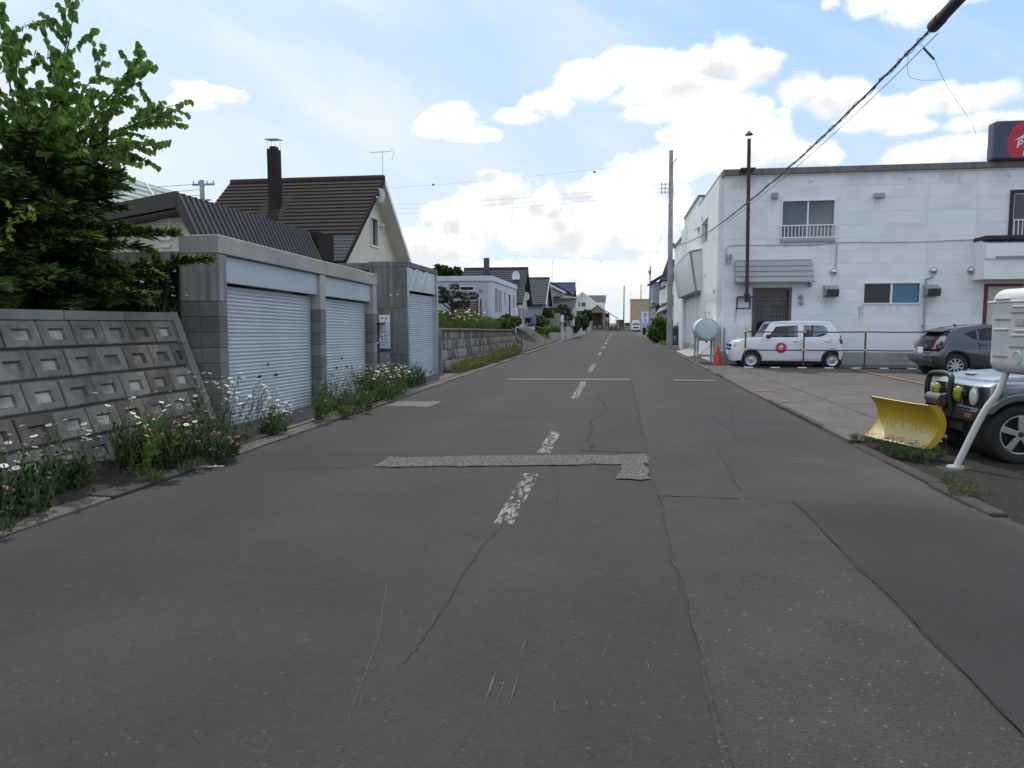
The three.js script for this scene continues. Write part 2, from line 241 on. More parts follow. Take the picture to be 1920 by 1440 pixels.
function ribbon(pts, w, y, wob, step = .03) {
  const c = new THREE.CatmullRomCurve3(pts.map(([x, z]) => V(x, y, z)), false, 'catmullrom', .1), n = Math.max(4, Math.ceil(c.getLength() / step)), a = c.getSpacedPoints(n), p = [], nrm = V(), sd = Math.floor(rnd() * 50);
  const L = [], R = [];
  for (let i = 0; i <= n; i++) {
    const t = a[Math.min(i + 1, n)].clone().sub(a[Math.max(i - 1, 0)]).normalize(); nrm.set(t.z, 0, -t.x);
    const o = wob * ((fb2(i * step * .05 + sd * .3, .2, 60, 3, sd % 9) - .5) * 1.6 + (fb2(i * step * .5 + sd * .3, .2, 60, 3, sd % 7) - .5) * .7), k = w * (.25 + 1.5 * fb2(i * step * .09 + 2, .7, 50, 3, sd % 7)) * .5 * Math.min(1, i / 4, (n - i) / 4);
    L.push(a[i].clone().addScaledVector(nrm, o + k)); R.push(a[i].clone().addScaledVector(nrm, o - k));
  }
  for (let i = 0; i < n; i++) p.push(...L[i].toArray(), ...R[i].toArray(), ...L[i + 1].toArray(), ...R[i].toArray(), ...R[i + 1].toArray(), ...L[i + 1].toArray());
  const g = new THREE.BufferGeometry(); g.setAttribute('position', new THREE.Float32BufferAttribute(p, 3)); g.computeVertexNormals(); return g;
}
for (const [pts, w, wob] of [
  [[[-.81, -5.12], [-.89, -4.66], [-.89, -4.03], [-.88, -3.48], [-.93, -2.9]], .012, .05], [[[-.3, -8.17], [-.38, -10.9], [-.15, -12.3], [-.38, -14.5]], .022, .09],
  [[[-4.1, -7.61], [-2.6, -7.8], [-1.2, -7.9]], .018, .04], [[[-2.5, -7.66], [-.9, -7.93], [.37, -8.2]], .03, .03], [[[-3.4, -6.86], [-2.4, -7.02], [-1.2, -7.27], [-.2, -7.47]], .03, .03], [[[.37, -8.19], [1.15, -8.12], [1.6, -8.25], [2.6, -8.4]], .014, .05],
  [[[1.19, -8.56], [1.14, -7.3], [1.1, -6.3]], .014, .04], [[[1.5, -11.8], [1.6, -10.2], [1.55, -8.6]], .014, .08], [[[1.95, -12.6], [1.7, -10.8], [1.8, -8.8]], .014, .1], [[[.35, -9.2], [-.16, -8.9], [-.4, -8.3]], .012, .05],
  [[[-.6, -7.2], [-.5, -6.2], [-.47, -5.2]], .008, .06], [[[.37, -9.3], [.38, -13], [.36, -18.5]], .014, .02], [[[.37, -6.7], [.38, -4.4], [.4, -2.2]], .008, .02], [[[1.48, -6.1], [1.49, -4.2], [1.48, -2.4]], .008, .02], [[[-.1, -14], [.35, -14.3]], .014, .03], [[[-.3, -11.2], [.34, -11.0]], .012, .03]])
  part('crack', ribbon(pts, w * .4, pts.some(([x, z]) => x > .3 || (z > -8.3 && z < -6.8 && x > -2.6)) ? .0135 : .005, wob * .8, .02), M.crack, road);
for (const [pts, w] of [[[[-.5, -2.61], [-.5, -2.93]], .014], [[[-.4, -2.62], [-.4, -2.92]], .011], [[[-.45, -2.64], [-.45, -2.9]], .006], [[[-.23, -2.74], [-.22, -2.6]], .013], [[[-.42, -3.1], [-.41, -3.25]], .016], [[[-.05, -3.1], [-.03, -3.24]], .014], [[[.16, -3.0], [.15, -3.12]], .02], [[[-1.31, -3.9], [-1.1, -3.1], [-.98, -2.4]], .006], [[[-2.6, -2.95], [-2.5, -3.1]], .008], [[[-2.15, -2.6], [-2.05, -2.7]], .008], [[[-2.3, -3.8], [-2.2, -3.95]], .01], [[[-.02, -2.75], [0, -2.85]], .01]])
  part('scuff_mark', ribbon(pts, w * .5, pts[0][0] > .3 ? .009 : .004, w * .4), M.scuff, road);
// worn centre line: only the flakes of paint that are left
const fl = rngOf(5);
function dash(z0, z1, cell, keep) {
  const p = []; for (let z = z0; z > z1; z -= cell) for (let x = -.9; x < -.755; x += cell * .75) {
    const e = Math.min(1, (x + .92) / .03, (-.735 - x) / .03), n = fb2(x * .7 + 9, z * .16, 60, 4, 7) + .34 * (fl() - .5); if (n * (.8 + .2 * e) < keep) continue;
    const j = () => (fl() - .5) * cell * .5, a = [x + j(), .004, z + j()], b = [x + cell * .8 + j(), .004, z + j()], c = [x + cell * .8 + j(), .004, z - cell * 1.05 + j()], d = [x + j(), .004, z - cell * 1.05 + j()]; p.push(...a, ...b, ...c, ...a, ...c, ...d);
  }
  const g = new THREE.BufferGeometry(); g.setAttribute('position', new THREE.Float32BufferAttribute(p, 3)); g.computeVertexNormals(); return g;
}
for (const [a, b, c, k] of [[-5.15, -6.95, .011, .55], [-8.1, -9.75, .012, .52], [-14.1, -18.4, .022, .50], [-22.1, -26.2, .03, .47], [-33.5, -37, .05, .42], [-43, -46, .06, .4], [-52, -56, .08, .4], [-62, -66, .1, .4], [-74, -79, .12, .4], [-92, -98, .14, .3]]) part('centre_line_dash', dash(a, b, c, k), M.paint, road, { kind: 'stuff' });

// kerbs and verges
const lk = ground('kerb', 'worn concrete gutter strip along the weedy edge of the street');
for (let z = 3; z > -34; z -= 1.2) { const d = rr(-.012, .012), w = .25 + rr(-.03, .06); part('kerb_stone', bx(-4.27 - w + d, -4.24 + d, -.1, .024 + rr(0, .014), z, z - 1.197, .014), rnd() > .22 ? M.kerb : M.kerbDark, lk); }
for (let z = -34; z > -60; z -= 4) part('kerb_stone', bx(-4.5, -4.26, -.1, .05, z, z - 3.97), M.kerb, lk);
const rk = ground('kerb', 'low broken concrete kerb between the street and the car park');
for (let z = -9.3; z > -64; z -= 1.2) { const d = rr(-.012, .012), k = Math.min(1, (z + 64) / 50); part('kerb_stone', bx(2.87 + d, 2.965 + d, -.1, .038 + rr(0, .016), z, z - 1.195, .016), rnd() > .35 ? M.kerb : M.kerbDark, rk); }
for (let z = 4; z > -9; z -= 1.1) { const d = rr(-.03, .03); if (z > -5.2 || rnd() < .25) continue; part('kerb_stone', turned(bx(-.075, .075, -.1, .02 + rr(0, .02), 0, -1.09, .03), 0, rr(-.02, .02), 0).translate(2.97 + d, 0, z), M.kerbDark, rk); }
const bump = (x, z) => .05 * blot(x, z, .8, 5) + .03 * blot(x, z, .2, 6), soilTone = (x, z) => { const t = 1 + .9 * blot(x, z, .6, 3); return [t, t, t * .95]; };
part('soil_verge', sheet(lin(-5.7, -4.38, 16), lin(4, -8.55, 110), (x, z) => .05 + bump(x, z) + .1 * sstep(-4.7, -5.2, x) - .05 * sstep(-4.5, -4.4, x), soilTone), M.soil, scene, { raw: 1, kind: 'structure', label: 'strip of bare soil at the foot of the block wall' });
part('concrete_apron', sheet(lin(-5.6, -4.49, 8), lin(-8.5, -20.2, 60), (x, z) => .045 + .05 * sstep(-4.6, -5.1, x) * sstep(-19, -9, z) + .3 * bump(x, z), null), M.apron, scene, { raw: 1, kind: 'structure', label: 'gravelly concrete apron in front of the garages' });
part('soil_verge', sheet(lin(-5.4, -4.49, 8), lin(-20.2, -60, 60), (x, z) => .05 + bump(x, z), soilTone), M.soil, scene, { raw: 1, kind: 'structure', label: 'dry verge below the far block wall' });
const lotTone = (x, z) => { const t = 1 + .45 * blot(x, z, 2.5, 8) + .3 * blot(x, z, .6, 9); return [t * 1.02, t, t]; };
const lot = ground('parking_lot', 'pale pinkish gravelly asphalt car park in front of the white building');
part('lot_surface', sheet(nearFar(2.97, 8, 30, 40, 30), lin(-9.4, -26.9, 80), (x, z) => .03 + .25 * bump(x, z), lotTone), M.lot, lot, { raw: 1 });
for (const [x0, z0, x1, z1, w, k] of [[7.42, -24.2, 7.28, -18.3, .09, .3], [3.1, -21.9, 4.2, -22.1, .1, .52], [2.95, -15.9, 3.45, -16.1, .1, .45], [3, -13.8, 3.35, -13.9, .09, .5], [4.4, -22.1, 5.2, -22.2, .09, .56], [5.6, -22.2, 6.6, -22.3, .08, .57], [4.3, -13.8, 4.8, -13.9, .07, .57], [3.2, -18.9, 4.4, -19, .09, .57]]) {
  const p = [], L = Math.hypot(x1 - x0, z1 - z0), ux = (x1 - x0) / L, uz = (z1 - z0) / L;
  for (let s = 0; s < L; s += .05) for (let t = -w / 2; t < w / 2; t += .025) { if (fb2(s * .5 + x0, t * .8 + z0, 40, 4, 3) + .15 * (fl() - .5) < k) continue; const X = x0 + ux * s - uz * t, Z = z0 + uz * s + ux * t, q = (a, b) => [X + ux * a - uz * b, .052, Z + uz * a + ux * b]; const A = q(0, 0), B = q(.05, 0), C = q(.05, .026), E = q(0, .026); p.push(...A, ...C, ...B, ...A, ...E, ...C); }
  const g = new THREE.BufferGeometry(); g.setAttribute('position', new THREE.Float32BufferAttribute(p, 3)); g.computeVertexNormals(); part('bay_line', g, M.orange, lot, { kind: 'stuff' });
}
part('bare_yard', sheet(lin(2.9, 16, 62), lin(6, -9.5, 90), (x, z) => mix(-.03, .015, sstep(2.9, 3.03, x)) + 1.1 * bump(x, z) * sstep(2.9, 3.1, x), (x, z) => soilTone(x, z).map((v) => v * .62)), M.soil, scene, { raw: 1, kind: 'structure', label: 'dark bare soil yard beside the kerb under the grey tank' });
part('gravel_path', sheet(lin(2.97, 3.9, 6), lin(-26.9, -64, 60), (x, z) => .03 + .5 * bump(x, z), null), M.gravel, scene, { raw: 1, kind: 'structure', label: 'gravel strip along the side of the white building' });

// raised ground on the left, held by the block walls
part('terrace', sheet(lin(-60, -5.62, 60), nearFar(4, -20, -37.5, 50, 30), (x, z) => (z > -15 ? 1.55 : z > -21 ? 1.6 - .05 * (-15 - z) : 1.28) + bump(x, z) * 1.5 + sstep(-6, -9, x) * .12, soilTone), M.soil, scene, { raw: 1, kind: 'structure', label: 'raised garden ground behind the block walls' });
part('terrace', sheet(lin(-60, -5.5, 40), lin(-58.6, -140, 30), (x, z) => 1.5 - .55 * sstep(-8, -5.5, x) + bump(x, z), soilTone), M.soil, scene, { raw: 1, kind: 'structure', label: 'raised ground under the farther houses' });
part('gravel_drive', sheet(lin(-14, -4.3, 30), lin(-36.2, -58.9, 36), (x, z) => 1.5 * sstep(-4.5, -8.6, x) + bump(x, z) * .6, null), M.gravel, scene, { raw: 1, kind: 'structure', label: 'grey gravel drive climbing from the street to the houses' });
Object.assign(M, {
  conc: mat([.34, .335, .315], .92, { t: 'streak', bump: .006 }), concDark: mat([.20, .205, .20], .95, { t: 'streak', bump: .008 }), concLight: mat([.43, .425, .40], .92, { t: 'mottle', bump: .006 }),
  cmuA: mat([.205, .205, .198], .95, { t: 'mottle', bump: .008 }), cmuB: mat([.26, .255, .24], .95, { t: 'mottle', bump: .008 }), cmuC: mat([.17, .173, .168], .95, { t: 'mottle', bump: .008 }),
  shutter: mat([.59, .645, .69], .48, { t: 'dirt', metalness: .15 }), shutterB: mat([.565, .62, .665], .5, { t: 'dirt', metalness: .15 }), shutterBlue: mat([.54, .61, .70], .42, { t: 'dirt', metalness: .2 }), fasciaMetal: mat([.47, .545, .60], .5, { t: 'dirt', metalness: .15 }), alu: mat([.55, .57, .6], .35, { t: 'grain', metalness: .75 }),
  black: mat([.012, .012, .013], .5), blackMetal: mat([.02, .02, .022], .45, { t: 'grain' }), darkVoid: mat([.008, .008, .008], .9),
  cream: mat([.72, .69, .58], .85, { t: 'dirt' }), creamTrim: mat([.76, .73, .64], .7, { t: 'dirt' }), whiteTrim: mat([.78, .79, .79], .55, { t: 'dirt' }),
  roofBrown: mat([.030, .0245, .025], .9, { phys: 1, specularIntensity: .25, t: 'dirt' }), roofBrownB: mat([.036, .029, .029], .9, { phys: 1, specularIntensity: .25, t: 'dirt' }), roofBlack: mat([.075, .074, .082], .6, { phys: 1, specularIntensity: .5, t: 'dirt' }), roofBlackB: mat([.085, .084, .093], .6, { phys: 1, specularIntensity: .5, t: 'dirt' }), fasciaBrown: mat([.035, .028, .027], .5, { t: 'dirt' }), roofGreen: mat([.40, .50, .45], .5, { t: 'dirt' }), chimney: mat([.036, .028, .028], .85, { phys: 1, specularIntensity: .3, t: 'dirt' }),
  glass: mat([.05, .06, .07], .04, { metalness: .35 }), glassDark: mat([.02, .023, .026], .05, { metalness: .2 }), pole: mat([.41, .415, .42], .9, { t: 'mottle', bump: .003 }), rust: mat([.16, .07, .04], .9, { t: 'mottle' }), timber: mat([.15, .10, .065], .85, { t: 'wood', bump: .003 }), timberGrey: mat([.33, .31, .29], .9, { t: 'wood', bump: .003 }),
  roofSlate: mat([.058, .064, .078], .9, { phys: 1, specularIntensity: .25, t: 'dirt' }), roofSlateB: mat([.066, .072, .088], .9, { phys: 1, specularIntensity: .25, t: 'dirt' }), roofBlue: mat([.04, .062, .13], .85, { phys: 1, specularIntensity: .3, t: 'dirt' }), greyWall: mat([.50, .54, .60], .85, { t: 'dirt' }), greyWallDark: mat([.33, .37, .42], .85, { t: 'dirt' }), wire: mat([.05, .05, .055], .6), wireFar: mat([.30, .33, .37], .6),
  dish: mat([.72, .74, .76], .45, { side: THREE.DoubleSide }),
});
// ------------------------------------------------ near block retaining wall: battered courses of panelled blocks
{
  const t = thing('retaining_wall', 'grey concrete block retaining wall of recessed square blocks leaning back beside the street', 'retaining wall');
  const f = rngOf(12), rowH = .292, slope = -.36, base = [-5.03, .04], BW = .43;
  const blockGeo = (w, h, d0, tone) => {                     // front ring, sloping rim, sunk panel
    const q = [], c = [], put = (a, b, cc, d, k) => { q.push(...a, ...b, ...cc, ...a, ...cc, ...d); for (let i = 0; i < 6; i++) c.push(k, k, k * .98); };
    const w2 = w / 2, h2 = h / 2, e = .012, iw = w * .25, ih = h * .22, jw = w * .205, jh = h * .17, dp = -d0, oy = -.012;
    const O = [[-w2, -h2], [w2, -h2], [w2, h2], [-w2, h2]], B = [[-w2 + e, -h2 + e], [w2 - e, -h2 + e], [w2 - e, h2 - e], [-w2 + e, h2 - e]], I = [[-iw, -ih + oy], [iw, -ih + oy], [iw, ih + oy], [-iw, ih + oy]], J = [[-jw, -jh + oy], [jw, -jh + oy], [jw, jh + oy], [-jw, jh + oy]];
    for (let i = 0; i < 4; i++) { const j = (i + 1) % 4; put([...O[i], -.05], [...O[j], -.05], [...O[j], -e], [...O[i], -e], .5); put([...O[i], -e], [...O[j], -e], [...B[j], 0], [...B[i], 0], .9); put([...B[i], 0], [...B[j], 0], [...I[j], 0], [...I[i], 0], 1); put([...I[i], 0], [...I[j], 0], [...J[j], dp], [...J[i], dp], .8); }
    put([...J[0], dp], [...J[1], dp], [...J[2], dp], [...J[3], dp], tone);
    const g = new THREE.BufferGeometry(); g.setAttribute('position', new THREE.Float32BufferAttribute(q, 3)); g.setAttribute('color', new THREE.Float32BufferAttribute(c, 3)); g.computeVertexNormals(); return muv(g, f() * 5);
  };
  const geos = [1.7, 2.1, 1.25, 1.9].map((k, i) => blockGeo(BW - .01, rowH - .012, .024 + .006 * i, k)), halfGeo = blockGeo(BW * .5 - .01, rowH - .012, .05, 1.6);
  const mats = [[.225, .22, .208], [.19, .186, .178], [.15, .135, .12], [.245, .238, .222], [.20, .202, .198]].map((c) => mat(c, .95, { t: 'worn', bump: .014, vertexColors: true }));
  const lean = Math.atan(.36);
  for (let r = -1; r < 5; r++) {
    const y = .09 + (r + .5) * rowH, x = -5.03 + slope * (y - .04), off = (r & 1) ? BW / 2 : 0;
    let z = -8.3; if (off) { const me = shared('block', halfGeo, mats[2], t, x, y, z + BW * .25); me.rotation.set(0, Math.PI / 2, 0); me.rotation.order = 'YXZ'; me.rotation.x = -lean; z += off; }
    for (; z < -1.5; z += BW) { const me = shared('block', geos[Math.floor(f() * 4)], mats[Math.floor(f() * 5)], t, x + rr(-.006, .006, f), y, z + BW / 2); me.rotation.order = 'YXZ'; me.rotation.set(-lean + rr(-.01, .01, f), Math.PI / 2 + rr(-.01, .01, f), 0); }
  }
  const X = (y) => -5.03 + slope * (y - .04), core = (d, y) => [X(y) - d, y];
  part('core', prism([[X(-.3) - .045, -.3], [X(1.55) - .045, 1.55], [X(1.55) - .4, 1.55], [X(-.3) - .8, -.3]], 7.3).translate(0, 0, -8.32), M.cmuC, t);
  for (let z = -8.3; z < -1.5; z += .9) part('coping', slab([X(1.545) + .02, 1.63, z], [X(1.545) - .34, 1.64, z], [X(1.545) - .34, 1.64, z + .885], [X(1.545) + .02, 1.63, z + .885], .095), z > -6 ? M.concDark : M.cmuB, t);
  for (let k = 0; k < 4; k++) { const y0 = .05 + k * .4, y1 = y0 + .393; part('edge_strip', prism([[X(y0) + .03, y0], [X(y1) + .03, y1], [X(y1) - .2, y1], [X(y0) - .2, y0]], .13).translate(0, 0, -8.43), M.cmuB, t); }
}
// ------------------------------------------------ roller-shutter garages
function slatGeo(L, h) { const s = [[0, -h / 2], [.004, -h / 2 + .006], [.013, -h * .22], [.016, 0], [.013, h * .25], [.003, h / 2 - .009], [-.006, h / 2 - .006], [-.006, h / 2], [-.02, h / 2], [-.02, -h / 2]]; const g = prism(s, L); return muv(g, 1.3); }
function rollerDoor(t, u0, u1, y0, y1, x, h, mats, f) {       // slats run along -z from u0 to u1
  const geo = slatGeo(u1 - u0, h); let k = 0;
  for (let y = y0 + .07 + h / 2; y < y1 + h * .4; y += h) { const me = shared('shutter_slat', geo, mats[f() > .35 ? 0 : 1], t, x + rr(-.0015, .0015, f), y, -u1); k++; }
  part('bottom_rail', bx(x - .02, x + .02, y0, y0 + .07, -u1, -u0, .006), M.fasciaMetal, t);
  for (const z of [-u0 + .0, -u1 + .0]) part('guide_rail', bx(x - .03, x + .035, y0, y1 + .04, z - .025, z + .025, .004), M.alu, t);
}
{
  const t = thing('garage', 'long twin garage with two wide pale roller shutters in a weathered concrete portal', 'garage', [-5.05, .1, -8.5]); t.rotation.x = -.0165;
  const f = rngOf(44), top = 2.53;
  const cmu = [M.cmuA, M.cmuB, M.cmuA, M.cmuC];
  const pillar = (u0, u1, d, yTop, name, end) => {
    const H = .2; let k = 0;
    for (let y = -.12; y < 1.62; y += H, k++) { const seq = end ? [[-d, -d / 2 - .005], [-d / 2 + .005, 0]] : [[-d, 0]]; seq.forEach(([a, b], i) => part('concrete_block', bx(a + rr(-.003, .003, f), b + (i === seq.length - 1 ? rr(-.004, .004, f) : 0), y + .006, y + H - .006, -u1, -u0 + (end ? rr(-.004, .004, f) : 0), .008), f() > .4 ? cmu[k % 4] : cmu[Math.floor(f() * 4)], t)); }
    part('mortar_core', bx(-d + .01, -.012, -.12, 1.68, -u1 + .012, -u0 - .012), end ? M.cmuA : M.cmuB, t);
    part(name, bx(-d, 0, 1.682, yTop, -u1, -u0, .012), end ? M.conc : M.concLight, t);
  };
  pillar(0, .2, .55, top - .24, 'pillar_head', true); pillar(3.17, 3.39, .5, top - .24, 'pillar_head'); pillar(5.85, 6.08, .5, top - .24, 'pillar_head');
  part('beam', bx(-.55, .012, top - .238, top, -6.08, 0, .016), M.concLight, t);
  part('roof_slab', bx(-4.6, -.56, top - .35, top - .2, -6.05, -.05), M.conc, t);
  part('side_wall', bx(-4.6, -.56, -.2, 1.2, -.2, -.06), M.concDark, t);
  for (const [u0, u1] of [[.205, 3.165], [3.395, 5.845]]) {
    part('fascia_panel', bx(-.14, -.06, 1.94, top - .245, -u1, -u0, .006), M.fasciaMetal, t);
    part('shutter_box', bx(-.45, -.22, 1.98, 2.25, -u1, -u0), M.darkVoid, t);
    rollerDoor(t, u0 + .02, u1 - .06, -.03, 1.9, -.2, .0535, [M.shutter, M.shutterB], f);
    const c = (u0 + u1) / 2 - .08; for (const s of [-.26, .26]) part('finger_pull', bx(-.19, -.172, .615, .655, -(c + s) - .035, -(c + s) + .035, .005), M.black, t); part('lock', bx(-.185, -.17, .78, .83, -c - .008, -c + .008), M.blackMetal, t);
  }
}
{
  const t = thing('garage', 'taller narrow single garage with dented bluish fascia above its roller shutter', 'garage', [-5.05, .0, -16.88]); const f = rngOf(45), top = 3.0;
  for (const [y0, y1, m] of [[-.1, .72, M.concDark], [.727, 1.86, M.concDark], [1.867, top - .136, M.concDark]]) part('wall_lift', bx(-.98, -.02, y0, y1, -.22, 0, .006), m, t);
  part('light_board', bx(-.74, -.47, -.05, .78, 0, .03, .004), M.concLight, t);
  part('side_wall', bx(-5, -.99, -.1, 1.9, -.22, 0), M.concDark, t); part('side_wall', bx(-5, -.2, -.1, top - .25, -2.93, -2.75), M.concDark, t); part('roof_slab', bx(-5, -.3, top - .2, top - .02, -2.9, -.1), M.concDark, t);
  part('beam', [bx(-.6, .0, top - .13, top, -2.93, -.221, .012), bx(-.985, .0, top - .133, top + .004, -.22, .004, .012)], M.concDark, t);
  for (const [z0, z1] of [[-.09, -.012], [-2.93, -2.83]]) part('door_frame', bx(-.2, .012, -.05, top - .135, z1, z0, .006), M.alu, t);
  for (let k = 0; k < 3; k++) {       // three sheets of the fascia, the first two buckled
    const u0 = .1 + k * .905, W = .9, g = new THREE.PlaneGeometry(W, .56, 18, 10), p = g.attributes.position;
    for (let i = 0; i < p.count; i++) { const a = p.getX(i) / W + .5, b = p.getY(i) / .56 + .5; p.setZ(i, k < 2 ? .05 * Math.exp(-Math.pow((a - .95 + .5 * (1 - b) * .8) / .13, 2)) * b - .045 * Math.exp(-Math.pow((a - .72 + .4 * (1 - b)) / .09, 2)) * b * b : .004 * Math.sin(a * 9)); }
    g.computeVertexNormals(); g.rotateY(Math.PI / 2); g.translate(-.04, 2.585, -u0 - W / 2); part('fascia_sheet', g, mat([.50, .57, .62], .3, { t: 'dirt', metalness: .35, side: THREE.DoubleSide }), t);
  }
  rollerDoor(t, .1, 2.82, -.02, 2.24, -.12, .0535, [M.shutterBlue, M.shutterBlue], f);
  part('inside', bx(-.6, -.3, 0, 2.6, -2.75, -.25), M.darkVoid, t);
}
{ // concrete closing wall between the two garages
  const t = thing('concrete_wall', 'low concrete wall closing the gap between the twin garage and the taller garage', 'wall'); part('panel', bx(-6.1, -5.95, -.1, 1.62, -16.87, -14.62), M.concDark, t);
}
{ // notice board with blue and orange lettering strokes (too small in the photograph to read)
  const t = thing('notice_sign', 'tall white notice board with blue writing and an orange band on a garage end wall', 'sign', [-5.64, 1.29, -16.865]);
  part('board', bx(-.135, .135, -.41, .41, 0, .018, .003), mat([.78, .83, .88], .5), t);
  const tx = canvasTex(256, 768, (c, w, h) => {
    c.fillStyle = '#dfe9f4'; c.fillRect(0, 0, w, h); const f = rngOf(3);
    const glyph = (x, y, s, col, lw) => { c.strokeStyle = col; c.lineWidth = lw; c.lineCap = 'round'; const n = 4 + Math.floor(f() * 3); for (let i = 0; i < n; i++) { c.beginPath(); if (f() > .5) { const yy = y + s * (.1 + .8 * f()); c.moveTo(x + s * .1, yy); c.lineTo(x + s * (.6 + .3 * f()), yy - s * .04); } else { const xx = x + s * (.15 + .7 * f()); c.moveTo(xx, y + s * .05); c.quadraticCurveTo(xx, y + s * .6, xx + s * (f() - .5) * .5, y + s * .95); } c.stroke(); } };
    for (let i = 0; i < 4; i++) glyph(38 + i * 46, 48, 44, '#43658f', 6);
    for (let i = 0; i < 4; i++) glyph(42 + i * 46, 160, 50, '#c79a3a', 9); c.fillStyle = 'rgba(222,170,90,.25)'; c.fillRect(30, 150, 200, 75);
    [[370, 5], [455, 5], [535, 3], [610, 5], [680, 2]].forEach(([y, n]) => { for (let i = 0; i < n; i++) glyph(36 + i * 38, y, 36, '#5f8fb8', 4.5); });
  });
  const g = new THREE.PlaneGeometry(.262, .812); g.translate(0, 0, .0205); part('print', g, new THREE.MeshStandardMaterial({ map: tx, roughness: .5 }), t, { raw: 1 });
}
// ------------------------------------------------ far block wall with split-faced blocks, flower bank on top
{
  const t = thing('retaining_wall', 'long low wall of rough split-faced blocks below the flower bank', 'retaining wall'), f = rngOf(77), rows = 4, rowH = .318, W = .205;
  const a = V(-5.02, 0, -19.95), b = V(-4.72, 0, -34.2), L = a.distanceTo(b), dir = b.clone().sub(a).normalize(), ang = Math.atan2(-dir.z, dir.x);
  const rough = (seed) => { const g0 = new THREE.BoxGeometry(W - .012, rowH - .014, .12, 6, 4, 1), p = g0.attributes.position, q = rngOf(seed); const hs = {}; for (let i = 0; i < p.count; i++) if (p.getZ(i) > 0) { const x = p.getX(i) / W, y = p.getY(i) / rowH, k = x.toFixed(2) + y.toFixed(2); hs[k] ??= q(); const rim = Math.min(1, (.5 - Math.abs(x)) * 7, (.5 - Math.abs(y)) * 6); p.setZ(i, .03 + rim * (.012 + .034 * hs[k]) + .008 * Math.sin(x * 19 + seed) * rim); } g0.computeVertexNormals(); return muv(g0, seed); };
  const geos = [1, 2, 3, 4, 5].map(rough), mats = [[.25, .235, .21], [.17, .165, .15], [.32, .30, .27], [.125, .12, .11]].map((c) => mat(c, .95, { t: 'mottle', bump: .012 }));
  for (let r = 0; r < rows; r++) for (let s = (r & 1 ? W / 2 : W / 2 + .08), n = 0; s < L; s += W) { const top = 1.34 - .16 * s / L, y = .06 + (r + .5) * (top - .06) / rows, p = a.clone().addScaledVector(dir, s), me = shared('block', geos[Math.floor(f() * 5)], mats[Math.floor(f() * 4)], t, p.x - .12 - .1 * y, y, p.z, ang); me.scale.y = (top - .06) / rows / rowH; me.rotation.order = 'YXZ'; me.rotation.x = -.1; }
  part('backing', slab([-5.2, -.1, -19.9], [-4.92, -.1, -34.2], [-5.02, 1.17, -34.2], [-5.32, 1.33, -19.9], .3), M.concDark, t);
  part('coping', slab([-5.12, 1.36, -19.92], [-4.80, 1.19, -34.25], [-5.2, 1.2, -34.25], [-5.45, 1.37, -19.92], .05), M.cmuB, t);
  part('end_post', bx(-5.12, -4.98, -.05, 1.3, -20.0, -19.9), M.cmuB, t);
}
// ------------------------------------------------ brown steep-roofed house
function wallX(x, t, pts, holes = []) { const g = prism(pts.map(([z, y]) => [-z, y]), t, { holes: holes.map((h) => h.map(([z, y]) => [-z, y])) }); g.rotateY(Math.PI / 2); g.translate(x - t, 0, 0); return g; }   // outline in z,y; outer face at x
function steps(parent, name, x0, x1, z0, y0, z1, y1, n, mats, lift, raw) {      // overlapping roof courses from ridge (0) to eave (1)
  const dz = (z1 - z0) / n, dy = (y1 - y0) / n, gs = [];
  for (let k = 0; k < n; k++) { const za = z0 + dz * k, ya = y0 + dy * k, zb = za + dz * 1.04, yb = ya + dy * 1.04; const g = slab(...(z1 > z0 ? [[x0, ya + .004, za], [x0, yb + lift, zb], [x1, yb + lift, zb], [x1, ya + .004, za]] : [[x1, ya + .004, za], [x1, yb + lift, zb], [x0, yb + lift, zb], [x0, ya + .004, za]]), .035); if (raw) gs.push(g); else part(name, g, mats[k % mats.length], parent); }
  if (raw) return part(name, gs, mats[0], parent);
}
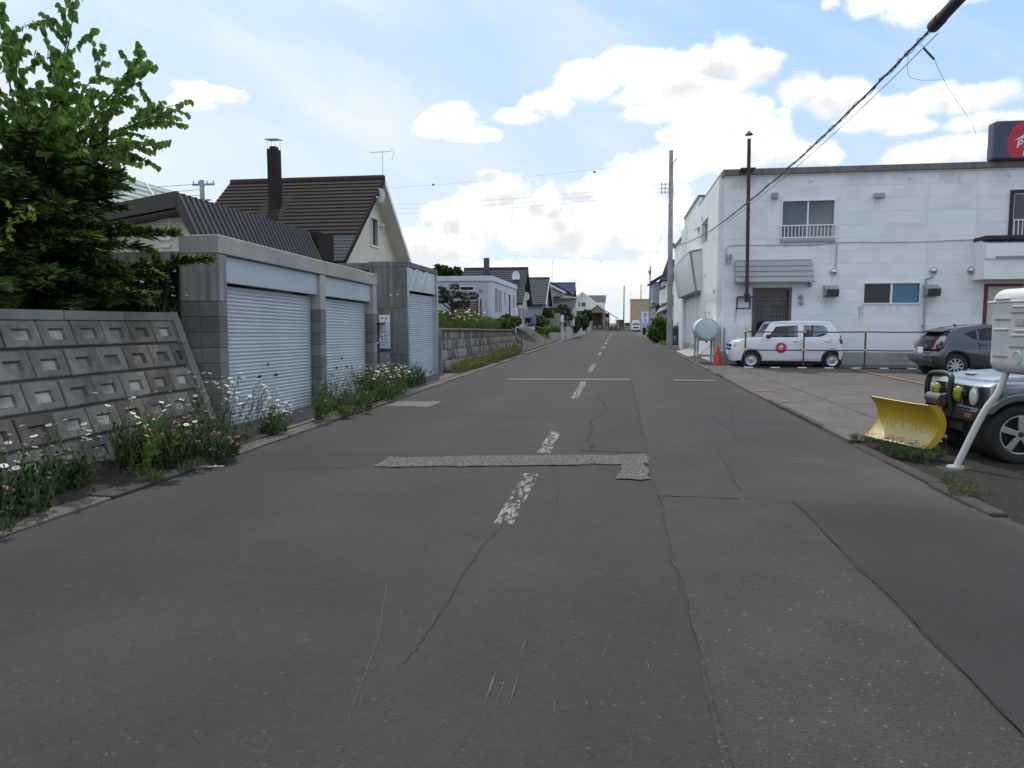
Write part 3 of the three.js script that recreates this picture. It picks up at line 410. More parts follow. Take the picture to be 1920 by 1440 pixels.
{
  const t = thing('house', 'cream gabled house under a very steep dark brown stepped metal roof with a tall chimney', 'house');
  const R = [-27.1, 7.14], E = [-22.75, 3.56], B = [-31.45, 3.56], xg = -9.6, xl = -15.0;
  part('wall', wallX(xg, .2, [[-23.5, 1.2], [-23.5, 4.1], [-27.1, 6.95], [-30.7, 4.1], [-30.7, 1.2]], [[[-27.14, 4.58], [-27.94, 4.58], [-27.94, 5.62], [-27.14, 5.62]]]), M.cream, t);
  part('wall', bx(xl, xg - .21, 1.2, 4.0, -23.75, -23.5), M.cream, t); part('wall', wallX(xl, .2, [[-23.8, 1.2], [-23.8, 4.1], [-27.1, 6.8], [-30.6, 4.1], [-30.6, 1.2]]), M.cream, t);
  const w = part('window', [bx(-9.62, -9.56, 4.5, 4.58, -28.02, -27.06), bx(-9.62, -9.56, 5.62, 5.7, -28.02, -27.06), bx(-9.62, -9.56, 4.58, 5.62, -28.02, -27.94), bx(-9.62, -9.56, 4.58, 5.62, -27.14, -27.06)], M.whiteTrim, t); part('pane', bx(-9.72, -9.68, 4.58, 5.62, -27.94, -27.14), M.glassDark, w); part('sash', bx(-9.68, -9.65, 4.58, 5.62, -27.57, -27.51), M.whiteTrim, w);
  const roof = part('roof', slab([-15.3, R[1] - .02, R[0]], [-15.3, E[1] - .02, E[0]], [-9.02, E[1] - .02, E[0]], [-9.02, R[1] - .02, R[0]], .13), M.fasciaBrown, t);
  part('rear_slope', slab([-9.02, R[1], R[0]], [-9.02, B[1], B[0]], [-15.3, B[1], B[0]], [-15.3, R[1], R[0]], .15), M.roofBlack, roof);
  steps(roof, 'roof_course', -15.32, -9.0, R[0] + .02, R[1] + .01, -24.0, 4.59, 16, [M.roofBrown, M.roofBrownB], .04);
  steps(roof, 'roof_course', -15.3, -9.0, -24.0, 4.57, E[0], E[1], 8, [M.roofSlate, M.roofSlateB], .022);
  part('ridge_cap', bx(-15.36, -8.98, R[1] - .05, R[1] + .075, R[0] - .11, R[0] + .11, .03), M.fasciaBrown, roof);
  for (const [P, q] of [[E, 1], [B, -1]]) { part('soffit', slab([-9.6, R[1] - .17, R[0]], [-9.04, R[1] - .17, R[0]], [-9.04, P[1] - .17, P[0]], [-9.6, P[1] - .17, P[0]], .02), M.creamTrim, t); part('barge_board', slab([-8.99, R[1] + .03, R[0]], [-8.99, R[1] - .2, R[0]], [-8.99, P[1] - .2, P[0]], [-8.99, P[1] + .03, P[0]], .035), q > 0 ? M.roofBrownB : M.whiteTrim, t); }
  part('eave_fascia', bx(-15.3, -9.0, E[1] - .22, E[1] + .01, E[0] - .03, E[0] + .02), M.fasciaBrown, t);
  const c = part('chimney', bx(-12.90, -12.52, 5.1, 7.93, -25.70, -25.32, .01), M.chimney, t);
  part('chimney_flashing', slab([-13.25, 6.36, -26.1], [-13.25, 5.33, -24.85], [-12.2, 5.33, -24.85], [-12.2, 6.36, -26.1], .06), M.roofBrownB, roof);
  part('flue_stub', bx(-12.82, -12.58, 7.93, 8.03, -25.62, -25.38), M.chimney, c); for (const [a, b] of [[-12.88, -25.68], [-12.54, -25.68], [-12.88, -25.34], [-12.54, -25.34]]) part('cap_rod', cyl([a, 7.9, b], [a, 8.27, b], .008, .008, 5), M.alu, c); part('chimney_cap', slab([-12.97, 8.33, -25.78], [-12.97, 8.27, -25.24], [-12.45, 8.27, -25.24], [-12.45, 8.33, -25.78], .02), M.alu, c);
  part('wall_lamp', bx(-9.6, -9.42, 5.4, 5.52, -28.4, -28.18, .03), M.whiteTrim, t);
  part('dormer_block', bx(-9.62, -9.22, 2.2, 4.34, -22.5, -21.3), M.roofBrownB, t);
  const d = thing('satellite_dish', 'round white satellite dish on the gable edge of the brown roof', 'satellite dish', [-8.9, 6.3, -26.35], -.25);
  { const pr = []; for (let i = 0; i <= 8; i++) pr.push(new THREE.Vector2(.24 * i / 8, .05 * Math.pow(i / 8, 2))); const g = new THREE.LatheGeometry(pr, 28); g.rotateX(Math.PI / 2); g.scale(1, 1.12, 1); part('reflector', g, M.dish, d); part('arm', cyl([0, -.24, 0], [.0, -.12, .28], .012, .012, 6), M.alu, d); part('feed_horn', bx(-.04, .04, -.15, -.07, .26, .34, .01), M.whiteTrim, d); part('bracket', [cyl([0, 0, -.02], [0, -.1, -.2], .02, .02, 6), cyl([0, -.3, -.2], [0, .15, -.2], .02, .02, 6)], M.alu, d); }
  const an = thing('tv_antenna', 'thin rooftop television antenna on a mast at the end of the brown ridge', 'antenna', [-9.05, 7.15, -27.1]);
  part('mast', cyl([0, -.3, 0], [0, 1.0, 0], .014, .012, 6), M.alu, an); part('boom', cyl([-.5, .93, .0], [.42, .96, 0], .01, .01, 5), M.alu, an); for (let i = 0; i < 9; i++) part('element', cyl([-.46 + i * .085, .945, -.13], [-.46 + i * .085, .945, .13], .005, .005, 4), M.alu, an); part('reflector', [cyl([.38, .95, -.2], [.30, .6, -.2], .008, .008, 4), cyl([.38, .95, .2], [.46, 1.02, .2], .008, .008, 4)], M.alu, an);
}
// ------------------------------------------------ low annexe with standing-seam side roof
{
  const t = thing('annexe', 'low cream annexe with a black standing-seam mansard roof and an arched white vent', 'house'), f = rngOf(4), z0 = -14.45, z1 = -21.15, X0 = -9.46, Y0 = 4.31, X1 = -9.05, Y1 = 3.42;
  const g = prism([[-16, 1.3], [-9.25, 1.3], [-9.25, 3.55], [-9.6, 4.1], [-16, 3.05]], .2); g.translate(0, 0, z0 - .75); part('wall', g, M.cream, t);
  part('wall', bx(-9.45, -9.25, 1.3, 3.5, z1, z0 - .76), M.cream, t);
  const roof = part('roof', slab([X0, Y0 - .03, z1], [X0, Y0 - .03, z0], [X1, Y1 - .03, z0], [X1, Y1 - .03, z1], .06), M.fasciaBrown, t, {});
  const n = 30, dz = (z1 - z0) / n;
  for (let k = 0; k < n; k++) { const a = z0 + k * dz, b = a + dz; part('roof_panel', [slab([X0, Y0, b], [X0, Y0, a], [X1, Y1, a], [X1, Y1, b], .02), slab([X0 + .03, Y0 + .028, a - .03], [X0 + .03, Y0 + .028, a], [X1 + .03, Y1 + .028, a], [X1 + .03, Y1 + .028, a - .03], .04)], k % 2 ? M.roofBlack : M.roofBlackB, roof); }
  part('flat_roof', slab([-16, 3.3, z0], [X0 + .01, Y0 + .012, z0], [X0 + .01, Y0 + .012, z1], [-16, 3.3, z1], .05), M.fasciaBrown, t);
  part('barge_board', slab([-16.2, 3.3, z0 + .02], [-16.2, 2.99, z0 + .02], [X0, Y0 - .30, z0 + .02], [X0, Y0 + .04, z0 + .02], .04), M.fasciaBrown, t);
  part('barge_board', slab([X0, Y0 + .04, z0 + .02], [X0 - .02, Y0 - .33, z0 + .02], [X1 - .12, Y1 - .02, z0 + .02], [X1 + .02, Y1, z0 + .02], .04), M.fasciaBrown, t);
  part('soffit', slab([-16, 2.99, z0], [-9.3, 3.98, z0], [-9.3, 3.98, z0 - .56], [-16, 2.99, z0 - .56], .02), M.fasciaBrown, t);
  part('trim', slab([-16, 2.96, z0 - .53], [-16, 2.9, z0 - .53], [-9.5, 3.86, z0 - .53], [-9.5, 3.92, z0 - .53], .03), M.creamTrim, t);
  const v = part('arched_vent', (() => { const p = [[-.16, -.3], [.16, -.3], [.16, .2]]; for (let i = 1; i < 8; i++) p.push([.16 * Math.cos(i * Math.PI / 8), .2 + .1 * Math.sin(i * Math.PI / 8)]); p.push([-.16, .2]); const q = prism(p, .05, { bev: .008 }); q.translate(-10.14, 3.66, z0 - .55); return q; })(), M.whiteTrim, t); for (let k = 0; k < 6; k++) part('louvre', bx(-10.26, -10.02, 3.46 + k * .058, 3.485 + k * .058, z0 - .51, z0 - .49), M.greyWall, v);
  part('wall_box', bx(-10.24, -10.0, 3.2, 3.28, z0 - .55, z0 - .48, .01), M.whiteTrim, t);
}
{ // pale green roof behind
  const t = thing('house', 'white house with a pale green metal roof glimpsed behind the tree', 'house');
  part('wall', bx(-27, -18.2, 1.2, 6.0, -29.5, -23.3), M.whiteTrim, t);
  const roof = part('roof', slab([-18.3, 6.95, -29.9], [-18.3, 6.95, -22.9], [-17.55, 5.75, -22.9], [-17.55, 5.75, -29.9], .1), M.roofGreen, t); part('roof_slope', slab([-27, 5.6, -22.9], [-18.29, 6.96, -22.9], [-18.29, 6.96, -29.9], [-27, 5.6, -29.9], .1), M.roofGreen, roof);
  for (let k = 1; k < 6; k++) { const s = k / 6; part('roof_seam', bx(-18.3 + .75 * s - .01, -18.3 + .75 * s + .02, 6.95 - 1.2 * s - .02, 6.95 - 1.2 * s + .03, -29.9, -22.9), M.roofGreen, roof); }
  part('barge_board', slab([-27.2, 5.65, -22.86], [-27.2, 5.4, -22.86], [-18.3, 6.75, -22.86], [-18.3, 7.0, -22.86], .04), M.whiteTrim, t); part('barge_board', slab([-18.3, 7.0, -25.9], [-18.4, 6.2, -25.9], [-17.5, 5.7, -25.9], [-17.5, 5.8, -25.9], .12), M.whiteTrim, t);
}
// black baluster fence on the terrace
{
  const t = thing('baluster_fence', 'short dark metal fence of upright bars on the terrace beside the garage', 'fence'), z = -9.2;
  part('top_rail', bx(-6.66, -5.66, 2.28, 2.34, z - .03, z + .03, .01), M.blackMetal, t); part('bottom_rail', bx(-6.66, -5.66, 1.78, 1.83, z - .025, z + .025, .01), M.blackMetal, t);
  for (let x = -6.62; x < -5.68; x += .115) part('baluster', bx(x - .016, x + .016, 1.6, 2.28, z - .016, z + .016), M.blackMetal, t);
}
// ------------------------------------------------ grey flat-roofed house
{
  const t = thing('house', 'pale grey single-storey flat-roofed house with a row of narrow windows facing the street', 'house');
  const x = -6.4, z0 = -36.16, z1 = -45.4, yt = 3.92, holesR = [[37.3, 37.62, 2.1, 3.36], [37.72, 38.04, 2.1, 3.36], [38.45, 38.75, 2.1, 3.32], [39.0, 39.3, 2.1, 3.3], [40.4, 40.75, 2.55, 3.3], [42.0, 42.75, 1.5, 3.2], [43.9, 44.3, 2.45, 3.25]];
  part('wall', wallX(x, .2, [[z0, .9], [z0, yt - .25], [z1, yt - .25], [z1, .9]], holesR.map(([a, b, c, d]) => [[-a, c], [-b, c], [-b, d], [-a, d]])), mat([.60, .64, .70], .85, { t: 'dirt' }), t);
  { const g = prism([[-13, .9], [x - .21, .9], [x - .21, yt - .25], [-13, yt - .25]], .2, { holes: [[[-8.0, 3.2], [-7.35, 3.2], [-7.35, 3.36], [-8.0, 3.36]]] }); g.translate(0, 0, z0 - .2); part('wall', g, M.greyWall, t); }
  part('parapet', [bx(-13.1, x + .05, yt - .25, yt, z0 - .15, z0 + .06), bx(x - .15, x + .06, yt - .25, yt, z1, z0 - .16), bx(-13.1, x - .16, yt - .3, yt - .2, z1, z0 - .2)], mat([.66, .70, .75], .7, { t: 'dirt' }), t);
  for (const [a, b, c, d] of holesR) { const w = part('window', [bx(x - .06, x + .02, c - .04, c, -b - .04, -a + .04), bx(x - .06, x + .02, d, d + .04, -b - .04, -a + .04), bx(x - .06, x + .02, c, d, -b - .04, -b), bx(x - .06, x + .02, c, d, -a, -a + .04)], M.whiteTrim, t); part('pane', bx(x - .12, x - .1, c, d, -b, -a), b - a > .7 ? M.greyWallDark : M.glass, w); }
  const w = part('window', [bx(-8.05, -7.3, 3.15, 3.2, z0 - .05, z0 + .02), bx(-8.05, -7.3, 3.36, 3.4, z0 - .05, z0 + .02)], M.whiteTrim, t); part('pane', bx(-8, -7.35, 3.2, 3.36, z0 - .12, z0 - .1), M.glassDark, w);
  part('vent_hood', bx(-7.02, -6.88, 3.13, 3.28, z0, z0 + .1, .02), M.greyWallDark, t);
  const s = thing('slat_screen', 'reddish brown horizontal slat screen beside the flower bank', 'screen'); for (let k = 0; k < 9; k++) part('slat', bx(-8.4, -6.95, 1.6 + k * .115, 1.69 + k * .115, -35.5, -35.46), M.rust, s); for (const px of [-8.3, -7.0, -6.82]) part('post', bx(px - .03, px + .03, 1.3, 2.72, -35.58, -35.5), M.black, s);
}
// ------------------------------------------------ gabled houses farther on; the ridge runs across the street, the gable faces it
function gableHouse(name, label, o) {
  const t = thing(name, label, 'house'), { xg, xl, R, E, B, y0, roof, wall } = o, ov = .35;
  part('wall', [wallX(xg - ov, .2, [[E[0] - .3, y0], [E[0] - .3, E[1]], [R[0], R[1] - .2], [B[0] + .3, B[1]], [B[0] + .3, y0]]), bx(xl, xg - ov - .21, y0, E[1], E[0] - .5, E[0] - .3)], wall, t);
  const r = steps(t, 'roof', xl - .3, xg, R[0], R[1], E[0], E[1], o.rows ?? 12, [roof], .035, true);
  part('rear_slope', slab([xg, R[1], R[0]], [xg, B[1], B[0]], [xl - .3, B[1], B[0]], [xl - .3, R[1], R[0]], .1), roof, r);
  part('ridge_cap', bx(xl - .32, xg + .02, R[1] - .03, R[1] + .07, R[0] - .08, R[0] + .08), roof, r);
  for (const P of [E, B]) part('barge_board', slab([xg + .01, R[1] + .03, R[0]], [xg + .01, R[1] - .16, R[0]], [xg + .01, P[1] - .16, P[0]], [xg + .01, P[1] + .03, P[0]], .03), o.trim ?? roof, t);
  part('eave_fascia', bx(xl - .3, xg, E[1] - .14, E[1] + .01, E[0] - .02, E[0] + .02), M.black, t);
  return t;
}
function winX(t, x, z0, z1, y0, y1, frame = M.whiteTrim, pane = M.glassDark) { const w = part('window', [bx(x, x + .05, y0 - .05, y0, z0 - .05, z1 + .05), bx(x, x + .05, y1, y1 + .05, z0 - .05, z1 + .05), bx(x, x + .05, y0, y1, z0 - .05, z0), bx(x, x + .05, y0, y1, z1, z1 + .05)], frame, t); part('pane', bx(x + .005, x + .02, y0, y1, z0, z1), pane, w); return w; }
function winZ(t, z, x0, x1, y0, y1, frame = M.whiteTrim, pane = M.glassDark, fw = .06) { const w = part('window', [bx(x0 - fw, x1 + fw, y0 - fw, y0, z, z + .05), bx(x0 - fw, x1 + fw, y1, y1 + fw, z, z + .05), bx(x0 - fw, x0, y0, y1, z, z + .05), bx(x1, x1 + fw, y0, y1, z, z + .05)], frame, t); part('pane', bx(x0, x1, y0, y1, z + .005, z + .02), pane, w); return w; }
function dishAt(label, x, y, z, r) { const d = thing('satellite_dish', label, 'satellite dish', [x, y, z], .1), pr = []; for (let i = 0; i <= 6; i++) pr.push(new THREE.Vector2(r * i / 6, .15 * r * Math.pow(i / 6, 2))); const g = new THREE.LatheGeometry(pr, 20); g.rotateX(Math.PI / 2); g.scale(.85, 1.15, 1); part('reflector', g, M.dish, d); part('arm', cyl([0, -r, 0], [0, -r * .5, r * 1.2], .02, .02, 5), M.alu, d); part('bracket', cyl([0, 0, -.02], [0, -.2, -.5], .03, .03, 5), M.alu, d); }
{
  const t = gableHouse('house', 'dark blue-grey roofed gable house with a tall square chimney behind the flat-roofed house', { xg: -6.3, xl: -10.6, R: [-50.5, 5.4], E: [-47.3, 2.85], B: [-53.3, 2.85], y0: 1.2, roof: M.roofSlate, wall: mat([.52, .50, .46], .85, { t: 'dirt' }), rows: 16 });
  part('chimney', bx(-9.3, -8.95, 4.7, 6.05, -49.9, -49.5), M.roofBlack, t); winX(t, -6.63, -48.9, -48.1, 1.7, 2.55); winX(t, -6.63, -50.8, -50.1, 1.7, 2.55); winX(t, -6.63, -52.6, -51.9, 1.6, 2.55);
  dishAt('oval satellite dish standing on the dark roof of the chimney house', -7.0, 4.75, -49.4, .32); dishAt('white satellite dish on the gable wall of the chimney house', -6.2, 3.35, -49.0, .25);
}
{
  const t = gableHouse('house', 'grey-green roofed house with a deep steep roof slope between two other gables', { xg: -6.25, xl: -8.4, R: [-66.5, 5.7], E: [-63.0, 3.15], B: [-70, 3.2], y0: 1.2, roof: mat([.07, .083, .09], .9, { phys: 1, specularIntensity: .25, t: 'dirt' }), wall: M.greyWallDark, trim: M.whiteTrim, rows: 14 });
  winX(t, -6.58, -67, -66, 3.9, 4.6);
}
{
  const t = thing('house', 'house with a latticed gable over an upstairs balcony and a low slate-blue front roof', 'house');
  part('wall', [bx(-9, -4.5, 1.2, 3.2, -80, -73.5), bx(-9, -4.7, 3.2, 4.75, -80, -75.2)], mat([.56, .53, .49], .85, { t: 'dirt' }), t);
  const r = steps(t, 'roof', -7.4, -4.2, -74.6, 4.1, -72, 3.05, 8, [M.roofSlate], .03, true);
  const g = prism([[-7.0, 5.85], [-7.0, 5.6], [-4.6, 4.35], [-4.35, 4.45]], 3.4); g.translate(0, 0, -77.8); part('roof_slope', g, M.roofSlate, r); part('barge_board', slab([-7.05, 5.62, -74.38], [-7.05, 5.42, -74.38], [-5.3, 4.55, -74.38], [-5.3, 4.75, -74.38], .06), M.creamTrim, t);
  part('gable_wall', (() => { const q = prism([[-7.0, 4.3], [-5.0, 4.3], [-5.0, 4.5], [-7.0, 5.5]], .2); q.translate(0, 0, -75.2); return q; })(), M.greyWallDark, t);
  const w = winZ(t, -75.19, -6.7, -6.0, 4.0, 4.55); part('post', bx(-5.62, -5.54, 3.6, 4.7, -74.7, -74.62), M.whiteTrim, t); part('balcony_wall', bx(-5.5, -4.6, 3.8, 4.35, -74.9, -74.8), M.creamTrim, t);
  part('antenna', cyl([-6.9, 5.7, -76], [-6.85, 8.2, -76], .03, .02, 5), M.alu, t);
}
gableHouse('house', 'house with a bright blue metal roof behind the latticed gable', { xg: -4.7, xl: -7.4, R: [-80.5, 6.0], E: [-78.2, 4.55], B: [-83, 4.6], y0: 1.2, roof: M.roofBlue, wall: M.greyWall, rows: 10 });
// ------------------------------------------------ the end of the street
{
  const t = thing('house', 'white gabled house with a brown side roof facing down the street at its far end', 'house'), W = mat([.62, .64, .65], .85, { t: 'dirt' });
  const g = prism([[-8.9, .3], [-2.7, .3], [-2.7, 4.4], [-4.2, 5.6], [-7.24, 7.95], [-8.9, 6.6]], .3); g.translate(0, 0, -150.3); part('wall', g, W, t); part('wall', bx(-2.72, -8, .3, 5.8, -158, -150.4), W, t);
  const r = part('roof', slab([-9, 7.6, -158], [-9, 5.85, -151.2], [-2.45, 5.85, -151.2], [-2.45, 7.6, -158], .2), mat([.085, .07, .068], .9, { phys: 1, specularIntensity: .25, t: 'dirt' }), t);
  for (const [a, b] of [[[-7.24, 8.1], [-9.05, 6.6]], [[-7.24, 8.1], [-4.1, 5.55]]]) part('barge_board', slab([a[0], a[1], -149.9], [a[0], a[1] - .32, -149.9], [b[0], b[1] - .32, -149.9], [b[0], b[1], -149.9], .3), M.whiteTrim, t);
  const w1 = winZ(t, -150.0, -8.05, -7.75, 4.95, 5.85), w2 = winZ(t, -150.0, -7.45, -6.5, 4.95, 5.85, M.whiteTrim, M.glass); part('porch_roof', slab([-8.9, 4.1, -150], [-8.9, 3.5, -148.6], [-5.7, 3.5, -148.6], [-5.7, 4.1, -150], .15), M.roofSlate, t); const w3 = winZ(t, -150.0, -7.6, -6.3, 1.9, 2.9);
}
{
  const t = thing('carport', 'brown stone-faced gable carport with a white-edged roof and a lean-to on its side', 'carport'), S = mat([.30, .25, .205], .95, { t: 'mottle', bump: .02 });
  const g = prism([[-5.3, 3.6], [-4.9, 3.6], [-4.9, .3], [-5.3, .3]], .5); g.translate(0, 0, -145.5); part('pier', g, S, t); part('pier', bx(-2.9, -2.35, .3, 3.7, -145.5, -145), S, t);
  const q = prism([[-5.75, 3.62], [-2.0, 3.62], [-3.98, 5.15]], .4); q.translate(0, 0, -145.45); part('gable_wall', q, S, t);
  for (const s of [-1, 1]) part('roof', slab(...(s < 0 ? [[-3.98, 5.35, -149.9], [-6.0, 3.9, -149.9], [-6.0, 3.9, -144.8], [-3.98, 5.35, -144.8]] : [[-3.98, 5.35, -144.8], [-1.9, 3.9, -144.8], [-1.9, 3.9, -149.9], [-3.98, 5.35, -149.9]]), .18), M.whiteTrim, t);
  part('lean_to_roof', slab([-1.9, 3.85, -144.9], [.3, 2.45, -144.9], [.3, 2.45, -149], [-1.9, 3.85, -149], .15), mat([.26, .27, .25], .8, { t: 'dirt' }), t); for (const x of [-1.4, -.4, .22]) part('post', bx(x - .05, x + .05, .3, x < -1 ? 3.4 : 2.4, -145.1, -145), M.whiteTrim, t);
  part('rear_wall', bx(-5.4, -1.6, .3, 3.6, -150.0, -149.6), M.timber, t);
  const c = [[-4.4, .35, .7, [.12, .18, .36]], [-3.4, .45, .8, [.10, .14, .28]], [-2.0, .3, .55, [.5, .16, .10]], [-1.1, .35, .5, [.4, .12, .12]], [-.3, .35, .55, [.45, .2, .16]]];
  const nm = ['blue covered bundle inside the stone carport', 'larger blue covered bundle beside the carport pier', 'rusty red tub beside the carport pier', 'dark red planter under the lean-to roof', 'pale red planter at the lean-to end'];
  c.forEach(([x, w, h, col], i) => { const k = thing(i < 2 ? 'covered_bundle' : 'planter', nm[i], i < 2 ? 'bundle' : 'planter', [x, .25, -144.4]); const prof = i < 2 ? [[0, 0], [w, 0], [w * .95, h * .6], [w * .5, h], [0, h * 1.05]] : [[0, 0], [w * .7, 0], [w, h], [w * .85, h], [w * .8, h * .8], [0, h * .8]]; part('body', new THREE.LatheGeometry(prof.map((p) => new THREE.Vector2(...p)), 12), mat(col, .8, { t: 'mottle' }), k); if (i > 1) part('plants', new THREE.IcosahedronGeometry(w * .9, 1).translate(0, h, 0), M.field, k); });
  const d = ground('forecourt', 'orange-toned paved forecourt before the stone carport'); part('paving', bx(-5.6, -1.6, -.05, .22, -149, -143.6), mat([.40, .24, .16], .9, { t: 'mottle' }), d); 
}
{
  const t = thing('boundary_wall', 'low grey wall across the end of the street', 'wall'); part('panel', bx(-2.6, 1.2, -.1, .75, -147.2, -147), M.conc, t);
  const b = thing('barn', 'low dark brown building far behind the low end wall', 'building'); part('wall', bx(-.2, 1.6, 0, 2.2, -190, -186), M.timber, b); part('roof', bx(-.4, 1.8, 2.2, 2.4, -190.4, -185.6), M.rust, b);
}
{
  const t = thing('road_sign', 'tall thin sign post with two small plates in the middle of the far junction', 'sign'), x = -1.9, z = -138; part('post', cyl([x, 0, z], [x, 2.6, z], .06, .05, 6), M.pole, t); part('plate', bx(x - .28, x + .28, 1.9, 2.6, z, z + .04), M.pole, t); part('plate', bx(x - .25, x + .25, 1.25, 1.75, z, z + .04), M.rust, t); part('base', bx(x - .4, x + .5, 0, .12, z - .3, z + .3), M.black, t);
}
// walls, posts and beds along the left side
const WW = mat([.58, .59, .57], .85, { t: 'streak', bump: .004 });
{ const t = thing('planter_wall', 'stained white low wall holding a grassy bed beside the gravel drive', 'wall'); part('panel', bx(-5.78, -4.45, -.1, .74, -59.2, -59), WW, t); part('panel', bx(-4.65, -4.45, -.1, .74, -62, -59.21), WW, t); part('panel', bx(-5.78, -5.6, -.1, .7, -62, -59.21), M.concDark, t); }
{ const t = thing('gate_pillar', 'broad grey concrete gate pillar with a white letter box on its slim neighbour', 'gate pillar'); part('pillar', bx(-5.2, -4.78, .0, 2.35, -60.6, -59.9, .02), M.conc, t); part('slim_post', bx(-4.66, -4.44, 0, 2.2, -60.0, -59.7, .02), WW, t); part('letter_box', bx(-4.66, -4.40, 1.6, 2.05, -59.68, -59.5, .01), M.whiteTrim, t); }
{ const t = thing('board_fence', 'weathered grey upright board fence behind the gate pillar', 'fence'); for (let x = -7.2; x < -5.25; x += .15) part('board', bx(x, x + .14, .8, 1.95 + rr(-.02, .02), -63, -62.96), M.timberGrey, t); }
{ const t = thing('garden_wall', 'row of stained white panel walls stepping along the left edge of the street', 'wall'); for (const [z0, z1, h] of [[-66, -72, 1.15], [-72.2, -80, 1.05], [-80.2, -92, 1.1], [-92.2, -106, 1.05]]) part('panel', bx(-4.85, -4.65, -.1, h, z1, z0), WW, t); part('panel', bx(-5.9, -4.86, -.1, 1.2, -66.2, -66), M.concDark, t); }
{ const t = thing('gate_post', 'square white gate post beside the far stone carport', 'gate post'); part('pillar', bx(-5.0, -4.45, 0, 1.75, -121, -120.4, .02), WW, t); part('cap', bx(-5.05, -4.4, 1.75, 1.82, -121.05, -120.35, .01), M.concLight, t); }
{ const t = thing('banner_flag', 'small lime green banner flag with a white mark on a pole', 'flag', [-5.2, 0, -118]); part('pole', cyl([0, 0, 0], [0, 4.0, 0], .03, .03, 6), M.alu, t); const g = prism([[.02, 2.3], [.02, 3.6], [.8, 4.0], [.75, 2.9]], .02); part('cloth', g, mat([.60, .80, .10], .8), t); part('mark', prism([[.3, 2.8], [.55, 3.0], [.55, 3.4], [.35, 3.3]], .012).translate(0, 0, .021), mat([.85, .9, .8], .8), t); }
{ const t = thing('boundary_stake', 'thin dark stake standing at the end of the far block wall', 'stake'); part('stake', cyl([-4.81, 0, -36], [-4.8, .75, -36], .03, .025, 6), M.rust, t); part('cap', cyl([-4.8, .75, -36], [-4.8, .79, -36], .034, .02, 6), M.blackMetal, t); }
{ const t = thing('folding_ladder', 'white folding ladder leaning by the dark roofed house', 'ladder'); for (const [a, b] of [[-.5, .3], [-.1, .5]]) part('rail', cyl([-6.3 + a, 1.2, -46 + b], [-6.5, 2.5, -46.4], .03, .03, 5), M.whiteTrim, t); for (let k = 0; k < 4; k++) part('rung', cyl([-6.75 + k * .05, 1.4 + k * .25, -45.75], [-6.4 - k * .02, 1.4 + k * .25, -45.6], .02, .02, 5), M.whiteTrim, t); }
{ const t = thing('trailer', 'small dark flat trailer parked at the top of the gravel drive', 'trailer', [-7.6, 1.35, -52]); part('bed', bx(-.2, 1.4, .2, .55, -.5, .5, .02), M.black, t); for (const z of [-.45, .45]) { const w = part('wheel', new THREE.TorusGeometry(.2, .07, 8, 18).translate(.1, .25, z), M.black, t); part('hub', cyl([.1, .25, z - .03], [.1, .25, z + .03], .14, .14, 12), M.pole, w); } part('drawbar', cyl([-.2, .3, 0], [-.9, .25, 0], .03, .03, 5), M.black, t); }
{ const t = thing('blue_barrel', 'dull blue garden barrel beside the dark roofed house', 'barrel', [-6.5, 1.3, -55]); part('body', new THREE.LatheGeometry([[0, 0], [.24, 0], [.28, .2], [.28, .55], [.24, .75], [0, .75]].map((p) => new THREE.Vector2(...p)), 16), mat([.13, .18, .34], .6), t); part('rim', new THREE.TorusGeometry(.25, .02, 6, 20).rotateX(Math.PI / 2).translate(0, .74, 0), mat([.16, .21, .38], .6), t); }
// ------------------------------------------------ right side, far
{ const t = thing('building', 'plain tan box-shaped building beyond the car park sign', 'building'); part('wall', bx(2.6, 12, .2, 6, -150, -140), mat([.50, .36, .245], .9, { t: 'dirt' }), t); part('parapet', bx(2.5, 12.1, 6, 6.15, -150.1, -139.9), mat([.42, .30, .21], .8), t); part('antenna', cyl([2.5, 6, -141], [2.5, 7.4, -141], .04, .03, 5), M.whiteTrim, t); }
{
  const t = thing('house', 'blue-grey two-storey house with a dark hipped roof beyond the utility pole', 'house'), W1 = mat([.36, .43, .50], .85, { t: 'dirt' }), W2 = mat([.56, .62, .68], .85, { t: 'dirt' });
  part('wall', bx(3.62, 9, 3.6, 5.75, -82, -75), W1, t); part('wall', bx(3.9, 9, 0, 3.6, -82, -74.4), M.greyWallDark, t); part('wall', bx(4.35, 9, 2.9, 5.7, -74.9, -70), W2, t);
  const r = part('roof', slab([3.3, 5.75, -82.3], [3.3, 5.75, -74.6], [5.4, 7.0, -74.6], [5.4, 7.0, -82.3], .15), M.roofSlate, t); part('roof_slope', slab([4.1, 5.65, -75.1], [4.1, 5.65, -69.7], [5.3, 7.6, -69.7], [5.3, 7.6, -75.1], .15), M.roofSlate, r); part('gable_roof', slab([4.0, 5.6, -69.6], [6, 5.6, -69.6], [6, 7.6, -70.5], [4.7, 7.6, -70.5], .2), M.roofBlack, r);
  part('porch_roof', slab([3.35, 3.15, -75.4], [3.35, 3.0, -73.4], [4.6, 3.7, -73.4], [4.6, 3.7, -75.4], .1), M.roofSlate, t); const w = winZ(t, -74.39, 4.0, 4.25, .9, 2.6); part('light_strip', bx(3.86, 3.92, 1.2, 2.4, -74.36, -74.3), M.whiteTrim, t); winX(t, 4.30, -73.6, -72.6, 4.4, 5.3);
}
